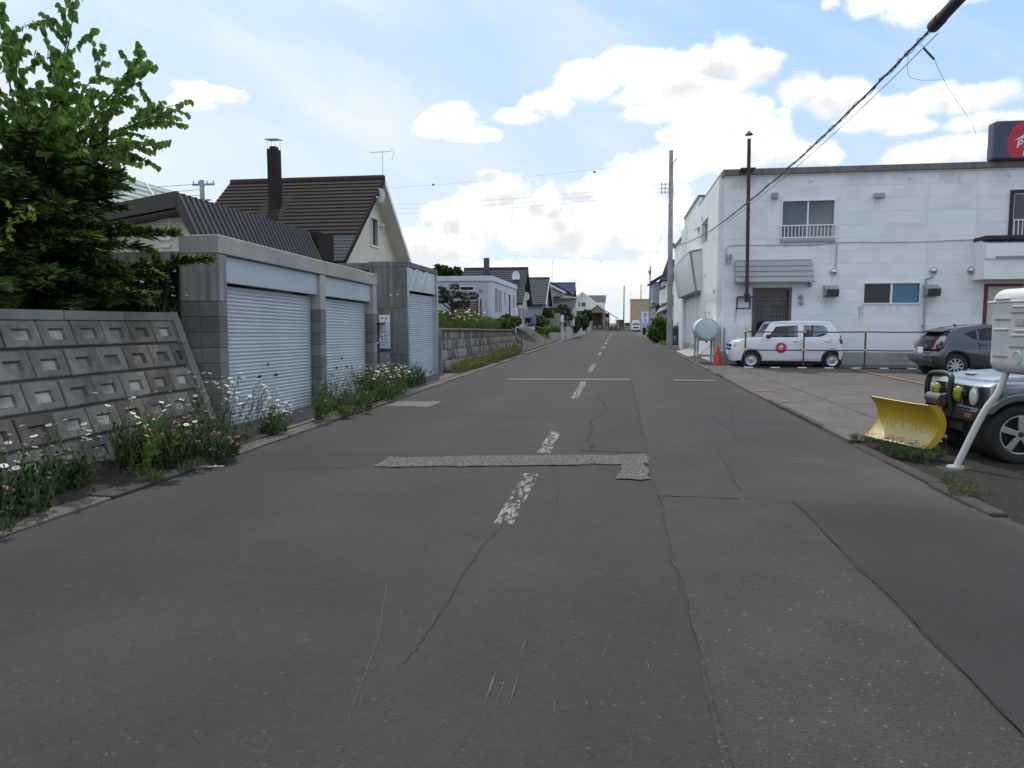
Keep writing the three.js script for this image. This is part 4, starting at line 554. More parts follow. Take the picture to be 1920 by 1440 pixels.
{
  const t = thing('shop', 'white single-storey shop front with a curved grey canopy before the blue-grey house', 'shop');
  part('wall', bx(3.95, 9, 0, 2.9, -64, -56), mat([.66, .69, .72], .85, { t: 'dirt' }), t); part('sign_fascia', slab([3.5, 4.25, -61], [3.5, 3.1, -61], [3.62, 3.1, -55.6], [3.62, 4.25, -55.6], .1), M.whiteTrim, t); part('upper_wall', bx(3.64, 9, 3.05, 4.25, -64, -55.7), M.whiteTrim, t); part('fascia_trim', bx(3.44, 3.66, 4.25, 4.34, -61.2, -55.5), M.roofBlack, t);
  part('canopy', slab([3.9, 3.1, -64], [3.35, 2.35, -64], [3.5, 2.55, -54.8], [3.9, 3.1, -54.8], .12), mat([.25, .27, .30], .7, { t: 'dirt' }), t); winX(t, 3.92, -61, -59, .8, 2.3); part('pipe', cyl([3.9, 0, -57.8], [3.9, 2.8, -57.8], .05, .05, 6), M.pole, t);
}
{
  const t = thing('storehouse', 'lower grey-roofed wing with a white wall beyond the shuttered side entrance', 'building');
  part('wall', bx(3.98, 9, 0, 2.85, -52, -50), M.whiteTrim, t); part('roof', bx(3.6, 9, 2.85, 3.46, -52, -49.6, .03), mat([.30, .33, .36], .7, { t: 'dirt' }), t); part('downpipe_hopper', prism([[-.2, 2.1], [.2, 2.1], [.1, 1.4], [.06, .3], [-.06, .3], [-.1, 1.4]], .2).translate(4.5, 0, -49.95), mat([.16, .22, .17], .6), t); part('vent_hood', bx(4.06, 4.2, 1.2, 1.4, -49.99, -49.9, .02), M.pole, t);
}
{ const t = thing('storage_tank', 'dark green upright storage tank behind the utility pole', 'tank', [3.78, 0, -45.5]); part('body', new THREE.LatheGeometry([[0, .12], [.34, .12], [.36, .2], [.36, 1.15], [.28, 1.36], [.1, 1.44], [0, 1.45]].map((p) => new THREE.Vector2(...p)), 20), mat([.022, .035, .038], .5), t); part('band', new THREE.TorusGeometry(.362, .015, 6, 24).rotateX(Math.PI / 2).translate(0, .8, 0), M.blackMetal, t); part('lid', cyl([0, 1.44, 0], [0, 1.5, 0], .12, .12, 12), M.blackMetal, t); }
{ const t = thing('notice_plate', 'small dark blue plate fixed low beside the utility pole', 'plate'); part('plate', bx(3.2, 3.42, .35, .8, -42.2, -42.16, .005), mat([.07, .12, .2], .5), t); part('mark', bx(3.29, 3.33, .55, .75, -42.16, -42.15), M.whiteTrim, t); part('stake', cyl([3.31, 0, -42.2], [3.31, .5, -42.2], .02, .02, 5), M.pole, t); }
{
  const t = thing('parking_sign', 'blue and white parking sign board with a red mark between two thin poles', 'sign', [3.65, 0, -95]);
  const tx = canvasTex(256, 448, (c, w, h) => { c.fillStyle = '#cfdcec'; c.fillRect(0, 0, w, h); c.fillStyle = '#2f79b0'; c.font = 'bold 210px sans-serif'; c.textAlign = 'center'; c.fillText('P', w / 2, 185); c.fillStyle = '#c8465c'; c.beginPath(); c.moveTo(70, 215); c.lineTo(185, 255); c.lineTo(110, 300); c.fill(); c.fillStyle = '#9fb4e6'; c.fillRect(0, 330, w, h - 330); });
  part('board', bx(-.52, .52, 1.1, 3.0, -.06, 0, .01), M.whiteTrim, t); const g = new THREE.PlaneGeometry(1.0, 1.86).translate(0, 2.05, .004); part('print', g, new THREE.MeshStandardMaterial({ map: tx, roughness: .5 }), t, { raw: 1 });
  for (const x of [-.42, .42]) part('leg', cyl([x, 0, -.03], [x, 1.1, -.03], .04, .04, 6), M.whiteTrim, t);
  const b = thing('refuse_bin', 'black upright bin under the parking sign', 'bin', [3.45, 0, -93]); part('body', prism([[-.2, 0], [.2, 0], [.24, .85], [-.24, .85]], .4, { bev: .02 }).translate(0, 0, -.2), M.black, b); part('lid', bx(-.26, .26, .85, .92, -.24, .24, .02), M.blackMetal, b);
}
{
  const t = thing('van', 'white kei van parked far off beside the tan building', 'van', [3.3, .1, -128]); const b = prism([[-.7, .25], [.7, .25], [.72, 1.0], [.62, 1.85], [-.62, 1.85], [-.72, 1.0]], 2.9, { bev: .08 }); part('body', b.translate(0, 0, -2.9), mat([.75, .76, .78], .4), t); part('windscreen', slab([-.55, 1.72, -.02], [-.6, 1.12, .012], [.6, 1.12, .012], [.55, 1.72, -.02], .01), M.glassDark, t); part('grille', bx(-.45, .45, .5, .75, -.02, .015), M.black, t); for (const x of [-.58, .58]) { part('headlight', bx(x - .1, x + .1, .78, .95, -.02, .02, .01), M.whiteTrim, t); part('wheel', cyl([x - .07, .27, -.6], [x + .07, .27, -.6], .27, .27, 14), M.black, t); part('wheel', cyl([x - .07, .27, -2.3], [x + .07, .27, -2.3], .27, .27, 14), M.black, t); }
  const c = thing('handcart', 'dark loaded cart standing beside the far pole', 'cart', [1.95, 0, -150]); part('load', bx(-.35, .75, .9, 1.6, -.5, .5, .05), M.timber, c); part('frame', bx(-.4, .8, .55, .68, -.5, .5), M.black, c); for (const x of [-.2, .6]) part('wheel', new THREE.TorusGeometry(.28, .07, 6, 16).translate(x, .35, .5), M.black, c);
}
Object.assign(M, {
  sideA: mat([.80, .83, .865], .8, { t: 'dirt' }), sideB: mat([.785, .82, .86], .8, { t: 'dirt' }), sideC: mat([.81, .84, .87], .8, { t: 'dirt' }), baseConc: mat([.36, .38, .37], .95, { t: 'mottle', bump: .006 }),
  fasciaGrey: mat([.20, .19, .18], .6, { t: 'streak' }), rustPipe: mat([.085, .045, .045], .8, { t: 'streak', bump: .003 }), steel: mat([.6, .61, .63], .25, { metalness: .9, t: 'grain' }), greyPaint: mat([.36, .385, .40], .6, { t: 'grain' }), hood: mat([.30, .32, .32], .55, { t: 'dirt' }), bronze: mat([.115, .095, .075], .5, { t: 'grain' }),
  whitePlastic: mat([.74, .77, .8], .5), curtain: mat([.33, .355, .38], .9, { t: 'grain' }), blueGlass: mat([.045, .17, .30], .15, { t: 'dirt' }), darkRed: mat([.15, .03, .03], .6), shelfThing: mat([.10, .11, .125], .6), shopCream: mat([.66, .61, .5], .6),
});
{
  const t = thing('commercial_building', 'two-storey white lap-boarded building with a grey roof edge beside the car park', 'building'), f = rngOf(61), zf = -26.8, xs = 3.77, xe = 22, top = 6.74;
  const win2 = [5.76, 7.5, 4.5, 5.8], win1 = [8.6, 10.42, 2.21, 2.89], door = [4.82, 6.17, .1, 2.77], win3 = [13.25, 15.6, 4.42, 5.9], shop = [12.5, 20, .4, 2.85];
  const holes = [win2, win1, door, win3, shop];
  const hp = (r) => [[r[0], r[2]], [r[1], r[2]], [r[1], r[3]], [r[0], r[3]]];
  const g = prism([[xs, -.1], [xe, -.1], [xe, top], [xs, top]], .2, { holes: holes.map(hp) }); g.translate(0, 0, zf - .222); part('wall_core', g, M.sideB, t);
  const rows = []; for (let y = .47; y < top; y += .448) rows.push(y); rows.push(top);
  const cols = [xs, 5.25, 7.68, 10.58, 12.12, 14.4, 17, 19.5, xe];
  for (const r of cells(xs, xe, .47, top, cols, rows, holes)) part('siding_board', bx(r[0] + .001, r[1] - .001, r[2] + .0014, r[3] - .0014, zf - .021, zf + rr(0, .002, f), .003), [M.sideA, M.sideB, M.sideC][Math.floor(f() * 3)], t);
  part('base', bx(xs - .005, 12.4, -.1, .465, zf - .1, zf + .035, .012), M.baseConc, t); part('base', bx(xs - .03, xs + .1, -.1, .465, -41, zf - .1), M.baseConc, t);
  part('roof_fascia', [bx(xs - .1, xe, top, 6.95, zf - .25, zf + .14, .012), bx(xs - .1, xs + .14, top, 6.95, -34.3, zf - .25)], M.fasciaGrey, t); part('fascia_trim', bx(xs - .06, xe, top - .05, top, zf, zf + .05), M.sideC, t); part('flat_roof', bx(xs + .14, xe, 6.6, 6.7, -41, zf - .25), M.fasciaGrey, t);
  // side wall along the street, its boards, and the stepped roof line
  const sholes = [[-32.3, -30.1, 4.85, 5.8], [-40.6, -32.2, .0, 3.0]];
  part('wall_core', wallX(xs + .02, .2, [[zf - .23, -.1], [zf - .23, top], [-42.3, top], [-42.3, -.1]], sholes.map(([a, b, c, d]) => [[a, c + .01], [b, c + .01], [b, d], [a, d]])), M.sideB, t);
  for (const r of cells(-42.3, zf, .47, top, [-42.3, -39, -36.5, -34.3, -31.3, -29, zf], rows, sholes)) part('siding_board', bx(xs - rr(0, .004, f), xs + .018, r[2] + .003, r[3] - .003, r[0] + .0025, r[1] - .0025, .005), [M.sideC, M.sideA][Math.floor(f() * 2)], t);
  part('corner_trim', bx(xs - .012, xs + .05, .47, top, zf - .03, zf + .012, .006), M.sideC, t);
  part('side_parapet', [bx(xs - .1, xs + .1, top, 7.28, -34.9, -34.3), bx(xs - .1, xs + .12, top + .02, 7.28, -41.4, -34.9)], M.sideC, t); part('roof_fascia', bx(xs - .14, xs + .16, 7.28, 7.4, -41.45, -34.3), M.fasciaGrey, t);
  part('rear_wing', bx(xs, 9, -.1, 6.5, -49.5, -42.31), M.sideB, t); part('roof_fascia', bx(xs - .06, 9, 6.5, 6.66, -49.55, -42.3), M.fasciaGrey, t);
  const Z = zf + .004;
  // windows
  { const [a, b, c, d] = win2, w = part('window', [bx(a - .04, b + .04, c - .05, c, Z - .06, Z + .03), bx(a - .04, b + .04, d, d + .05, Z - .06, Z + .03), bx(a - .04, a, c, d, Z - .06, Z + .03), bx(b, b + .04, c, d, Z - .06, Z + .03), bx((a + b) / 2 - .025, (a + b) / 2 + .025, c, d, Z - .09, Z - .01)], M.whitePlastic, t, { label: 'upstairs two-pane window with a white rail' }); for (const [x0, x1, o] of [[a, (a + b) / 2 - .026, 0], [(a + b) / 2 + .026, b, .02]]) part('pane', bx(x0, x1, c, d, Z - .085 - o, Z - .08 - o), new THREE.MeshPhysicalMaterial({ color: rgb([.75, .8, .82]), transmission: 1, roughness: .02, thickness: 0 }), w); part('curtain', bx(a - .2, b + .2, c - .2, d + .2, Z - .36, Z - .34), M.curtain, w);
    const r = part('window_rail', [bx(a - .07, b + .07, 4.92, 4.96, Z + .08, Z + .12), bx(a - .07, b + .07, 4.5, 4.54, Z + .08, Z + .12)], M.whitePlastic, t); for (let k = 0; k <= 15; k++) { const x = a - .05 + (b - a + .1) * k / 15; part('baluster', bx(x - .013, x + .013, 4.54, 4.92, Z + .088, Z + .112), M.whitePlastic, r); } for (const x of [a - .055, b + .055]) part('bracket', bx(x - .015, x + .015, 4.5, 4.96, Z, Z + .08), M.whitePlastic, r); part('sill', bx(a - .06, b + .06, 4.36, 4.42, Z, Z + .06), M.hood, t); }
  { const [a, b, c, d] = win1, m = (a + b) / 2, w = part('window', [bx(a - .04, b + .04, c - .05, c, Z - .06, Z + .035), bx(a - .04, b + .04, d, d + .04, Z - .06, Z + .03), bx(a - .04, a, c, d, Z - .06, Z + .03), bx(b, b + .04, c, d, Z - .06, Z + .03), bx(m - .03, m + .03, c, d, Z - .07, Z + .005)], M.whitePlastic, t, { label: 'ground floor window with one dark and one blue pane' }); part('pane', bx(a, m - .031, c, d, Z - .075, Z - .068), M.glassDark, w); part('pane', bx(m + .031, b, c, d, Z - .055, Z - .048), M.blueGlass, w); }
  { const [a, b, c, d] = win3, w = part('window', [bx(a - .1, b, c - .1, c, Z - .06, Z + .06), bx(a - .1, b, d, d + .1, Z - .06, Z + .06), bx(a - .1, a, c, d, Z - .06, Z + .06)], M.black, t); part('pane', bx(a, b, c, d, Z - .08, Z - .07), M.glass, w); part('inner_frame', [bx(a, a + .05, c, d, Z - .05, Z - .01), bx(a, b, d - .05, d, Z - .05, Z - .01)], M.whitePlastic, w); for (let k = 0; k < 10; k++) part('baluster', bx(a + .02 + k * .13, a + .05 + k * .13, c, c + .55, Z + .07, Z + .09), M.whitePlastic, w); part('rail', bx(a, b, c + .55, c + .59, Z + .065, Z + .095), M.whitePlastic, w); }
  // entrance: bronze double door, slatted awning
  { const d = part('door', [bx(4.82, 4.92, .1, 2.77, zf - .2, zf + .02), bx(6.07, 6.17, .1, 2.77, zf - .2, zf + .02), bx(4.92, 6.07, 2.32, 2.4, zf - .2, zf - .1), bx(4.92, 6.07, 2.7, 2.77, zf - .2, zf + .02)], M.bronze, t); part('transom_pane', bx(4.92, 6.07, 2.4, 2.7, zf - .16, zf - .14), M.glassDark, d);
    for (const [a, b] of [[4.92, 5.34], [5.345, 6.07]]) { part('leaf', [bx(a, b, .12, .4, zf - .2, zf - .16), bx(a, b, 2.17, 2.315, zf - .2, zf - .16), bx(a, a + .1, .4, 2.17, zf - .2, zf - .16), bx(b - .1, b, .4, 2.17, zf - .2, zf - .16)], M.bronze, d); part('pane', bx(a + .1, b - .1, .4, 2.17, zf - .185, zf - .18), M.glassDark, d); for (let k = 0; k < 3; k++) for (let i = 0; i < (b - a > .6 ? 4 : 2); i++) part('shelf_box', bx(a + .13 + i * .13, a + .22 + i * .13, 1.62 + k * .17, 1.7 + k * .17, zf - .178, zf - .172), M.shelfThing, d); }
    part('interior', bx(4.82, 6.17, .1, 2.77, zf - .5, zf - .45), M.darkVoid, d); part('step', bx(4.7, 6.3, -.05, .13, zf - .1, zf + .45, .02), M.baseConc, t); }
  { const a = part('awning', bx(4.18, 6.79, 3.68, 3.76, zf + .02, zf + .06), M.greyPaint, t); for (let k = 0; k < 4; k++) { const y1 = 3.72 - k * .19, y0 = y1 - .185, q1 = .05 + k * .12, q0 = q1 + .155; part('awning_slat', slab([4.16, y1, zf + q1], [4.16, y0, zf + q0], [6.80, y0, zf + q0], [6.80, y1, zf + q1], .02), M.greyPaint, a); } part('edge_bar', bx(4.15, 6.81, 2.93, 2.98, zf + .50, zf + .56, .008), M.hood, a); for (const x of [4.17, 6.79]) part('side_cheek', prism([[0, 3.72], [.52, 2.97], [0, 2.97]], .012).rotateY(-Math.PI / 2).translate(x, 0, zf + .01), M.greyPaint, a); }
  // vents, lamps, conduits
  for (const x of [7.23, 10.54]) { const q = prism([[0, 2.42], [.05, 2.42], [.34, 2.5], [.34, 2.68], [.05, 2.84], [0, 2.84]], .46, { bev: .01 }); q.rotateY(-Math.PI / 2); q.translate(x + .46, 0, zf); part('vent_hood', q, M.hood, t); part('hood_mouth', bx(x + .03, x + .43, 2.43, 2.69, zf + .34, zf + .352), M.blackMetal, t); }
  for (const x of [7.55, 10.84, 12.06]) { const s = new THREE.SphereGeometry(.13, 20, 14, 0, Math.PI * 2, 0, Math.PI * .55); s.rotateX(Math.PI / 2); s.translate(x, 3.31, zf + .02); part('vent_dome', s, M.steel, t); part('vent_collar', cyl([x, 3.31, zf], [x, 3.31, zf + .03], .145, .145, 20), M.steel, t); }
  for (const [x, y] of [[6.75, 2.86], [6.46, 2.42], [6.48, 2.22]]) { const s = new THREE.SphereGeometry(.085, 14, 10); s.translate(x, y, zf + .1); part('wall_lamp', [s, cyl([x, y, zf], [x, y, zf + .08], .04, .05, 10)], M.hood, t); }
  part('vent_box', bx(5.37, 5.58, 5.9, 6.1, zf, zf + .12, .01), M.hood, t, { label: 'small dark square vent' }); part('vent_box', bx(8.78, 9.12, 5.84, 6.0, zf, zf + .16, .02), mat([.42, .41, .36], .7, { t: 'dirt' }), t);
  for (const x of [6.7, 9.95, 13.1]) part('vent_cap', cyl([x, 6.52, zf], [x, 6.52, zf + .05], .07, .06, 12), M.sideB, t);
  part('conduit', tube([[3.86, 3.95, zf + .03], [3.87, 4.24, zf + .03], [4.1, 4.28, zf + .03], [7, 4.27, zf + .03], [7.6, 4.33, zf + .03], [10, 4.31, zf + .03], [12.1, 4.36, zf + .03]], .012, 6, 60), M.hood, t); part('drain_pipe', cyl([7.62, 3.35, zf + .03], [7.62, 4.3, zf + .03], .016, .016, 6), M.greyPaint, t);
  { const p = part('stand_pipe', [cyl([10.6, .2, zf + .07], [10.6, 3.02, zf + .07], .03, .03, 8), cyl([10.58, 3.01, zf + .07], [10.72, 3.08, zf + .3], .025, .035, 8)], M.greyPaint, t); part('pipe_clip', bx(10.55, 10.65, 1.38, 1.44, zf, zf + .1), M.hood, p); }
  { const p = part('flue_pipe', cyl([4.52, 2.4, zf + .6], [4.45, 7.86, zf + .6], .062, .062, 14), M.rustPipe, t); part('flue_cap', [new THREE.ConeGeometry(.15, .16, 18).translate(4.44, 8.08, zf + .6)], M.rustPipe, p); for (const s of [-1, 1]) part('cap_strut', bx(4.44 + s * .055 - .006, 4.44 + s * .055 + .006, 7.84, 8.02, zf + .595, zf + .605), M.alu, p); part('flue_joint', new THREE.TorusGeometry(.1, .03, 8, 16).rotateX(Math.PI / 2).translate(4.52, 2.5, zf + .6), M.blackMetal, p); part('flue_foot', cyl([4.52, 2.24, zf + .6], [4.52, 2.4, zf + .6], .075, .075, 12), M.blackMetal, p); part('bracket', [bx(4.26, 4.8, 2.42, 2.45, zf, zf + .68), bx(4.26, 4.3, 2.0, 2.44, zf, zf + .04), bx(4.26, 4.74, 2.02, 2.05, zf, zf + .04), bx(4.72, 4.76, 2.02, 2.44, zf, zf + .04)], M.blackMetal, p); part('roof_bracket', bx(4.2, 4.7, 6.86, 6.89, zf, zf + .62), M.rust, p); part('rust_stain_bolt', bx(4.24, 4.28, 1.86, 2.0, zf + .004, zf + .02), mat([.35, .14, .04], .9), p); }
  { const m = part('meter_group', [bx(3.84, 3.92, 3.72, 3.96, zf, zf + .1, .02), bx(3.98, 4.06, 3.78, 3.98, zf, zf + .1, .02)], M.hood, t); part('insulator', [cyl([3.88, 3.6, zf + .1], [3.88, 3.7, zf + .1], .03, .03, 8), cyl([4.0, 3.62, zf + .1], [4.0, 3.74, zf + .1], .03, .03, 8)], M.greyPaint, m); }
  part('corner_post', cyl([3.86, .3, zf + .07], [3.86, 1.35, zf + .07], .03, .03, 8), M.greyPaint, t);
  // shop front canopy on the right
  part('canopy', [prism([[0, 2.97], [.8, 2.97], [.8, 3.62], [.86, 3.64], [.86, 4.12], [.5, 4.26], [0, 4.26]], 9).rotateY(-Math.PI / 2).translate(21.1, 0, zf)], M.sideC, t); part('canopy_trim', bx(12.08, 21.2, 4.262, 4.40, zf, zf + .86, .02), M.black, t); part('canopy_band', bx(12.4, 21.2, 3.66, 3.72, zf + .862, zf + .9), M.hood, t);
  part('shop_frame', [bx(12.5, 12.62, .4, 2.85, zf - .06, zf + .02), bx(12.62, 20, 2.75, 2.85, zf - .06, zf + .02)], M.darkRed, t); part('shop_panel', bx(12.62, 20, .4, 2.75, zf - .12, zf - .1), M.shopCream, t);
  { // grime and rust runs below sills, hoods and brackets
    const S = 128, d = new Uint8Array(S * S * 4); for (let j = 0; j < S; j++) for (let i = 0; i < S; i++) { const u = i / S, v = j / S, a = clamp((vn2(u * 14, v * 1.5, 14, 3) * 1.3 - .25) * Math.pow(v, 1.6) * Math.min(1, u * 6, (1 - u) * 6) * Math.min(1, (1 - v) * 12)), o = (j * S + i) * 4; d[o] = d[o + 1] = d[o + 2] = 255 * a; d[o + 3] = 255; }
    const am = new THREE.DataTexture(d, S, S); am.magFilter = THREE.LinearFilter; am.needsUpdate = true; const grime = new THREE.MeshStandardMaterial({ color: rgb([.30, .31, .30]), alphaMap: am, transparent: true, roughness: .9, opacity: .22 }), rustRun = new THREE.MeshStandardMaterial({ color: rgb([.38, .20, .08]), alphaMap: am, transparent: true, roughness: .9, opacity: .7 });
    for (const [x, y, w, h, m] of [[7.5, 4.3, .3, 1.0, grime], [6.0, 4.34, .5, .6, grime], [6.9, 4.34, .7, .45, grime], [8.55, 2.12, .3, .9, rustRun], [9.6, 2.12, 1.5, .5, grime], [7.46, 2.36, .6, .9, grime], [10.77, 2.3, .6, .9, grime], [10.84, 3.15, .26, .6, grime], [12.06, 3.15, .26, .7, grime], [7.55, 3.15, .26, .6, grime], [4.26, 1.84, .16, .7, rustRun], [5.45, 5.88, .3, .8, grime], [8.95, 5.82, .4, .8, grime], [5.3, 6.66, 2.6, .5, grime], [9.2, 6.66, 3.4, .55, grime], [11.4, 6.66, 1.4, .7, grime], [6.75, 2.74, .2, .5, grime], [4.4, 6.66, 1.0, .8, grime], [13.0, 4.28, .5, .3, grime]]) { const g = new THREE.PlaneGeometry(w, h).translate(x, y - h / 2, zf + .0075); part('stain', g, m, t, { raw: 1 }); }
  }
  // side: window, sloping hood, folding shutter, slanted sign box
  { const w = winX(t, xs - .045, -32.25, -30.15, 4.9, 5.75, M.whitePlastic, M.glass); part('mullion', bx(xs - .04, xs - .0, 4.9, 5.75, -31.25, -31.15), M.whitePlastic, w); part('lintel_hood', slab([xs, 5.95, -33.8], [xs - .35, 5.7, -33.8], [xs - .35, 5.7, -32.9], [xs, 5.95, -32.9], .04), mat([.62, .58, .46], .6), t); part('vent_hood', bx(xs - .2, xs, 5.9, 6.08, -32.3, -32.0, .03), M.hood, t); part('vent_hood', bx(xs - .2, xs, 2.62, 2.8, -27.9, -27.55, .05), mat([.38, .36, .2], .7), t); part('side_lamp', bx(xs - .2, xs, 3.4, 3.52, -30.6, -30.4, .02), M.hood, t); }
  { const n = 6, w = (40.6 - 32.2) / n; for (let k = 0; k < n; k++) { const s = part('folding_panel', [slab([xs + .0, 0, -32.2 - k * w], [xs + .0, 3.0, -32.2 - k * w], [xs + .06, 3.0, -32.2 - (k + .5) * w], [xs + .06, 0, -32.2 - (k + .5) * w], .03), slab([xs + .06, 0, -32.2 - (k + .5) * w], [xs + .06, 3.0, -32.2 - (k + .5) * w], [xs + .0, 3.0, -32.2 - (k + .97) * w], [xs + .0, 0, -32.2 - (k + .97) * w], .03)], M.whitePlastic, t); for (let y = .1; y < 2.95; y += .12) part('panel_rib', slab([xs - .01, y, -32.22 - k * w], [xs - .01, y + .05, -32.22 - k * w], [xs + .05, y + .05, -32.2 - (k + .47) * w], [xs + .05, y, -32.2 - (k + .47) * w], .012), M.greyPaint, s); } part('shutter_back', bx(xs + .12, xs + .2, 0, 3, -40.6, -32.2), M.greyPaint, t); }
  { const b = part('side_sign_box', slab([3.1, 4.55, -32], [3.38, 2.9, -32], [3.38, 2.9, -41], [3.1, 4.55, -41], .05), mat([.70, .74, .80], .3, { t: 'dirt' }), t); part('end_panel', prism([[3.13, 4.53], [3.40, 2.92], [xs, 2.92], [xs, 4.7]], .03).translate(0, 0, -32), M.whitePlastic, b); part('bottom_panel', bx(3.38, xs, 2.88, 2.92, -41, -32), M.hood, b); part('top_panel', slab([3.12, 4.55, -41], [3.12, 4.55, -32], [xs, 4.7, -32], [xs, 4.7, -41], .03), M.whitePlastic, b); part('edge_trim', [slab([3.05, 4.62, -31.94], [3.05, 4.54, -31.94], [xs, 4.68, -31.94], [xs, 4.76, -31.94], .06), cyl([3.09, 4.58, -41], [3.09, 4.58, -31.95], .05, .05, 6), cyl([3.1, 4.55, -31.95], [3.38, 2.88, -31.95], .05, .05, 6)], M.hood, b); }
  part('ramp', slab([3.05, .06, -38], [3.05, .06, -31.5], [3.76, .2, -31.5], [3.76, .2, -38], .2), M.baseConc, t);
}
// ------------------------------------------------ rooftop sign
{
  const t = thing('rooftop_sign', 'dark blue box sign with a red disc and white roof emblem on the roof edge', 'sign', [12.36, 6.95, -26.4]);
  part('box', bx(0, 4.2, 0, 1.27, -.5, 0, .09), mat([.06, .07, .13], .5, { t: 'dirt' }), t);
  const tx = canvasTex(1400, 420, (c, w, h) => {
    c.fillStyle = '#3a4356'; c.fillRect(0, 0, w, h); const cx = 400, cy = 250, R = 300; c.save(); c.beginPath(); c.rect(0, 0, w, h); c.clip(); c.fillStyle = '#b42537'; c.beginPath(); c.ellipse(cx, cy, R, R * .94, 0, 0, 7); c.fill();
    c.fillStyle = '#cfd2d6'; c.beginPath(); c.moveTo(165, 222); c.quadraticCurveTo(270, 170, 330, 100); c.lineTo(360, 92); c.lineTo(372, 76); c.lineTo(430, 76); c.lineTo(442, 92); c.lineTo(470, 100); c.quadraticCurveTo(530, 165, 640, 200); c.quadraticCurveTo(400, 165, 165, 222); c.fill();
    c.font = 'italic bold 128px sans-serif'; c.save(); c.translate(190, 312); c.rotate(-.09); c.fillText('Pizza', 0, 0); c.fillText('Hut', 62, 96); c.restore(); c.restore();
  });
  const g = new THREE.PlaneGeometry(3.98, 1.19).translate(2.12, .635, .004); part('face_print', g, new THREE.MeshStandardMaterial({ map: tx, roughness: .45 }), t, { raw: 1 });
}
// ------------------------------------------------ vehicles. Local axes: x along the car, y up, z across
function arch(cx, cy, r, y, n = 12) { const a0 = Math.asin(clamp((y - cy) / r, -1, 1)), p = []; for (let i = 0; i <= n; i++) { const a = Math.PI - a0 - (Math.PI - 2 * a0) * i / n; p.push([cx + r * Math.cos(a), cy + r * Math.sin(a)]); } return p; }
function shell(outline, W, o = {}) {            // side outline drawn out across the car, rims rounded, plan corners pulled in
  const s = new THREE.Shape(outline.map((p) => new THREE.Vector2(...p))), b = o.bev ?? .05;
  const g = new THREE.ExtrudeGeometry(s, { depth: W - 2 * b, bevelEnabled: true, bevelSize: b * .8, bevelOffset: -b * .8, bevelThickness: b, bevelSegments: 4, steps: 14 }); g.translate(0, 0, -W / 2 + b);
  const p = g.attributes.position; for (let i = 0; i < p.count; i++) { let x = p.getX(i), y = p.getY(i), z = p.getZ(i); const q = Math.abs(z) / (W / 2); if (o.x0 !== undefined) x += (o.r0 ?? .12) * Math.pow(q, 4) * sstep(o.x0 + .5, o.x0, x); if (o.x1 !== undefined) x -= (o.r1 ?? .12) * Math.pow(q, 4) * sstep(o.x1 - .5, o.x1, x); if (o.wide) z *= o.wide(x, y); p.setXYZ(i, x, y, z); }
  g.computeVertexNormals(); return toCreasedNormals(g, .7);
}
function sidePanel(outline, holes, hw, t, s) {   // window frame of one side, leaning in with height
  const g = prism(outline, t, { holes, bev: .006 }), p = g.attributes.position; for (let i = 0; i < p.count; i++) p.setZ(i, s * (hw(p.getY(i)) - t + p.getZ(i))); if (s < 0) { const n = g.index ? g : g; for (let i = 0; i < p.count; i += 3) for (const a of ['position', 'uv']) { const q = n.attributes[a], k = q.itemSize, tmp = []; for (let c = 0; c < k; c++) tmp.push(q.array[(i + 1) * k + c]); for (let c = 0; c < k; c++) { q.array[(i + 1) * k + c] = q.array[(i + 2) * k + c]; q.array[(i + 2) * k + c] = tmp[c]; } } } g.computeVertexNormals(); return g;
}
function paneShape(outline, hw, s, inset) { const g = new THREE.ShapeGeometry(new THREE.Shape(outline.map((p) => new THREE.Vector2(...p)))), p = g.attributes.position; for (let i = 0; i < p.count; i++) p.setZ(i, s * (hw(p.getY(i)) - inset)); g.computeVertexNormals(); return g; }
const glassSee = new THREE.MeshPhysicalMaterial({ color: rgb([.62, .68, .68]), transmission: 1, roughness: .02, thickness: 0, side: THREE.DoubleSide }), glassTint = new THREE.MeshPhysicalMaterial({ color: rgb([.16, .18, .19]), transmission: 1, roughness: .02, thickness: 0, side: THREE.DoubleSide });
const tyre = mat([.02, .02, .021], .85), rubber = mat([.018, .018, .019], .7), chrome = mat([.7, .71, .73], .2, { metalness: .95 }), lensClear = mat([.62, .65, .68], .12, { metalness: .3 }), lensRed = mat([.32, .015, .02], .2), cabin = mat([.03, .031, .034], .9);
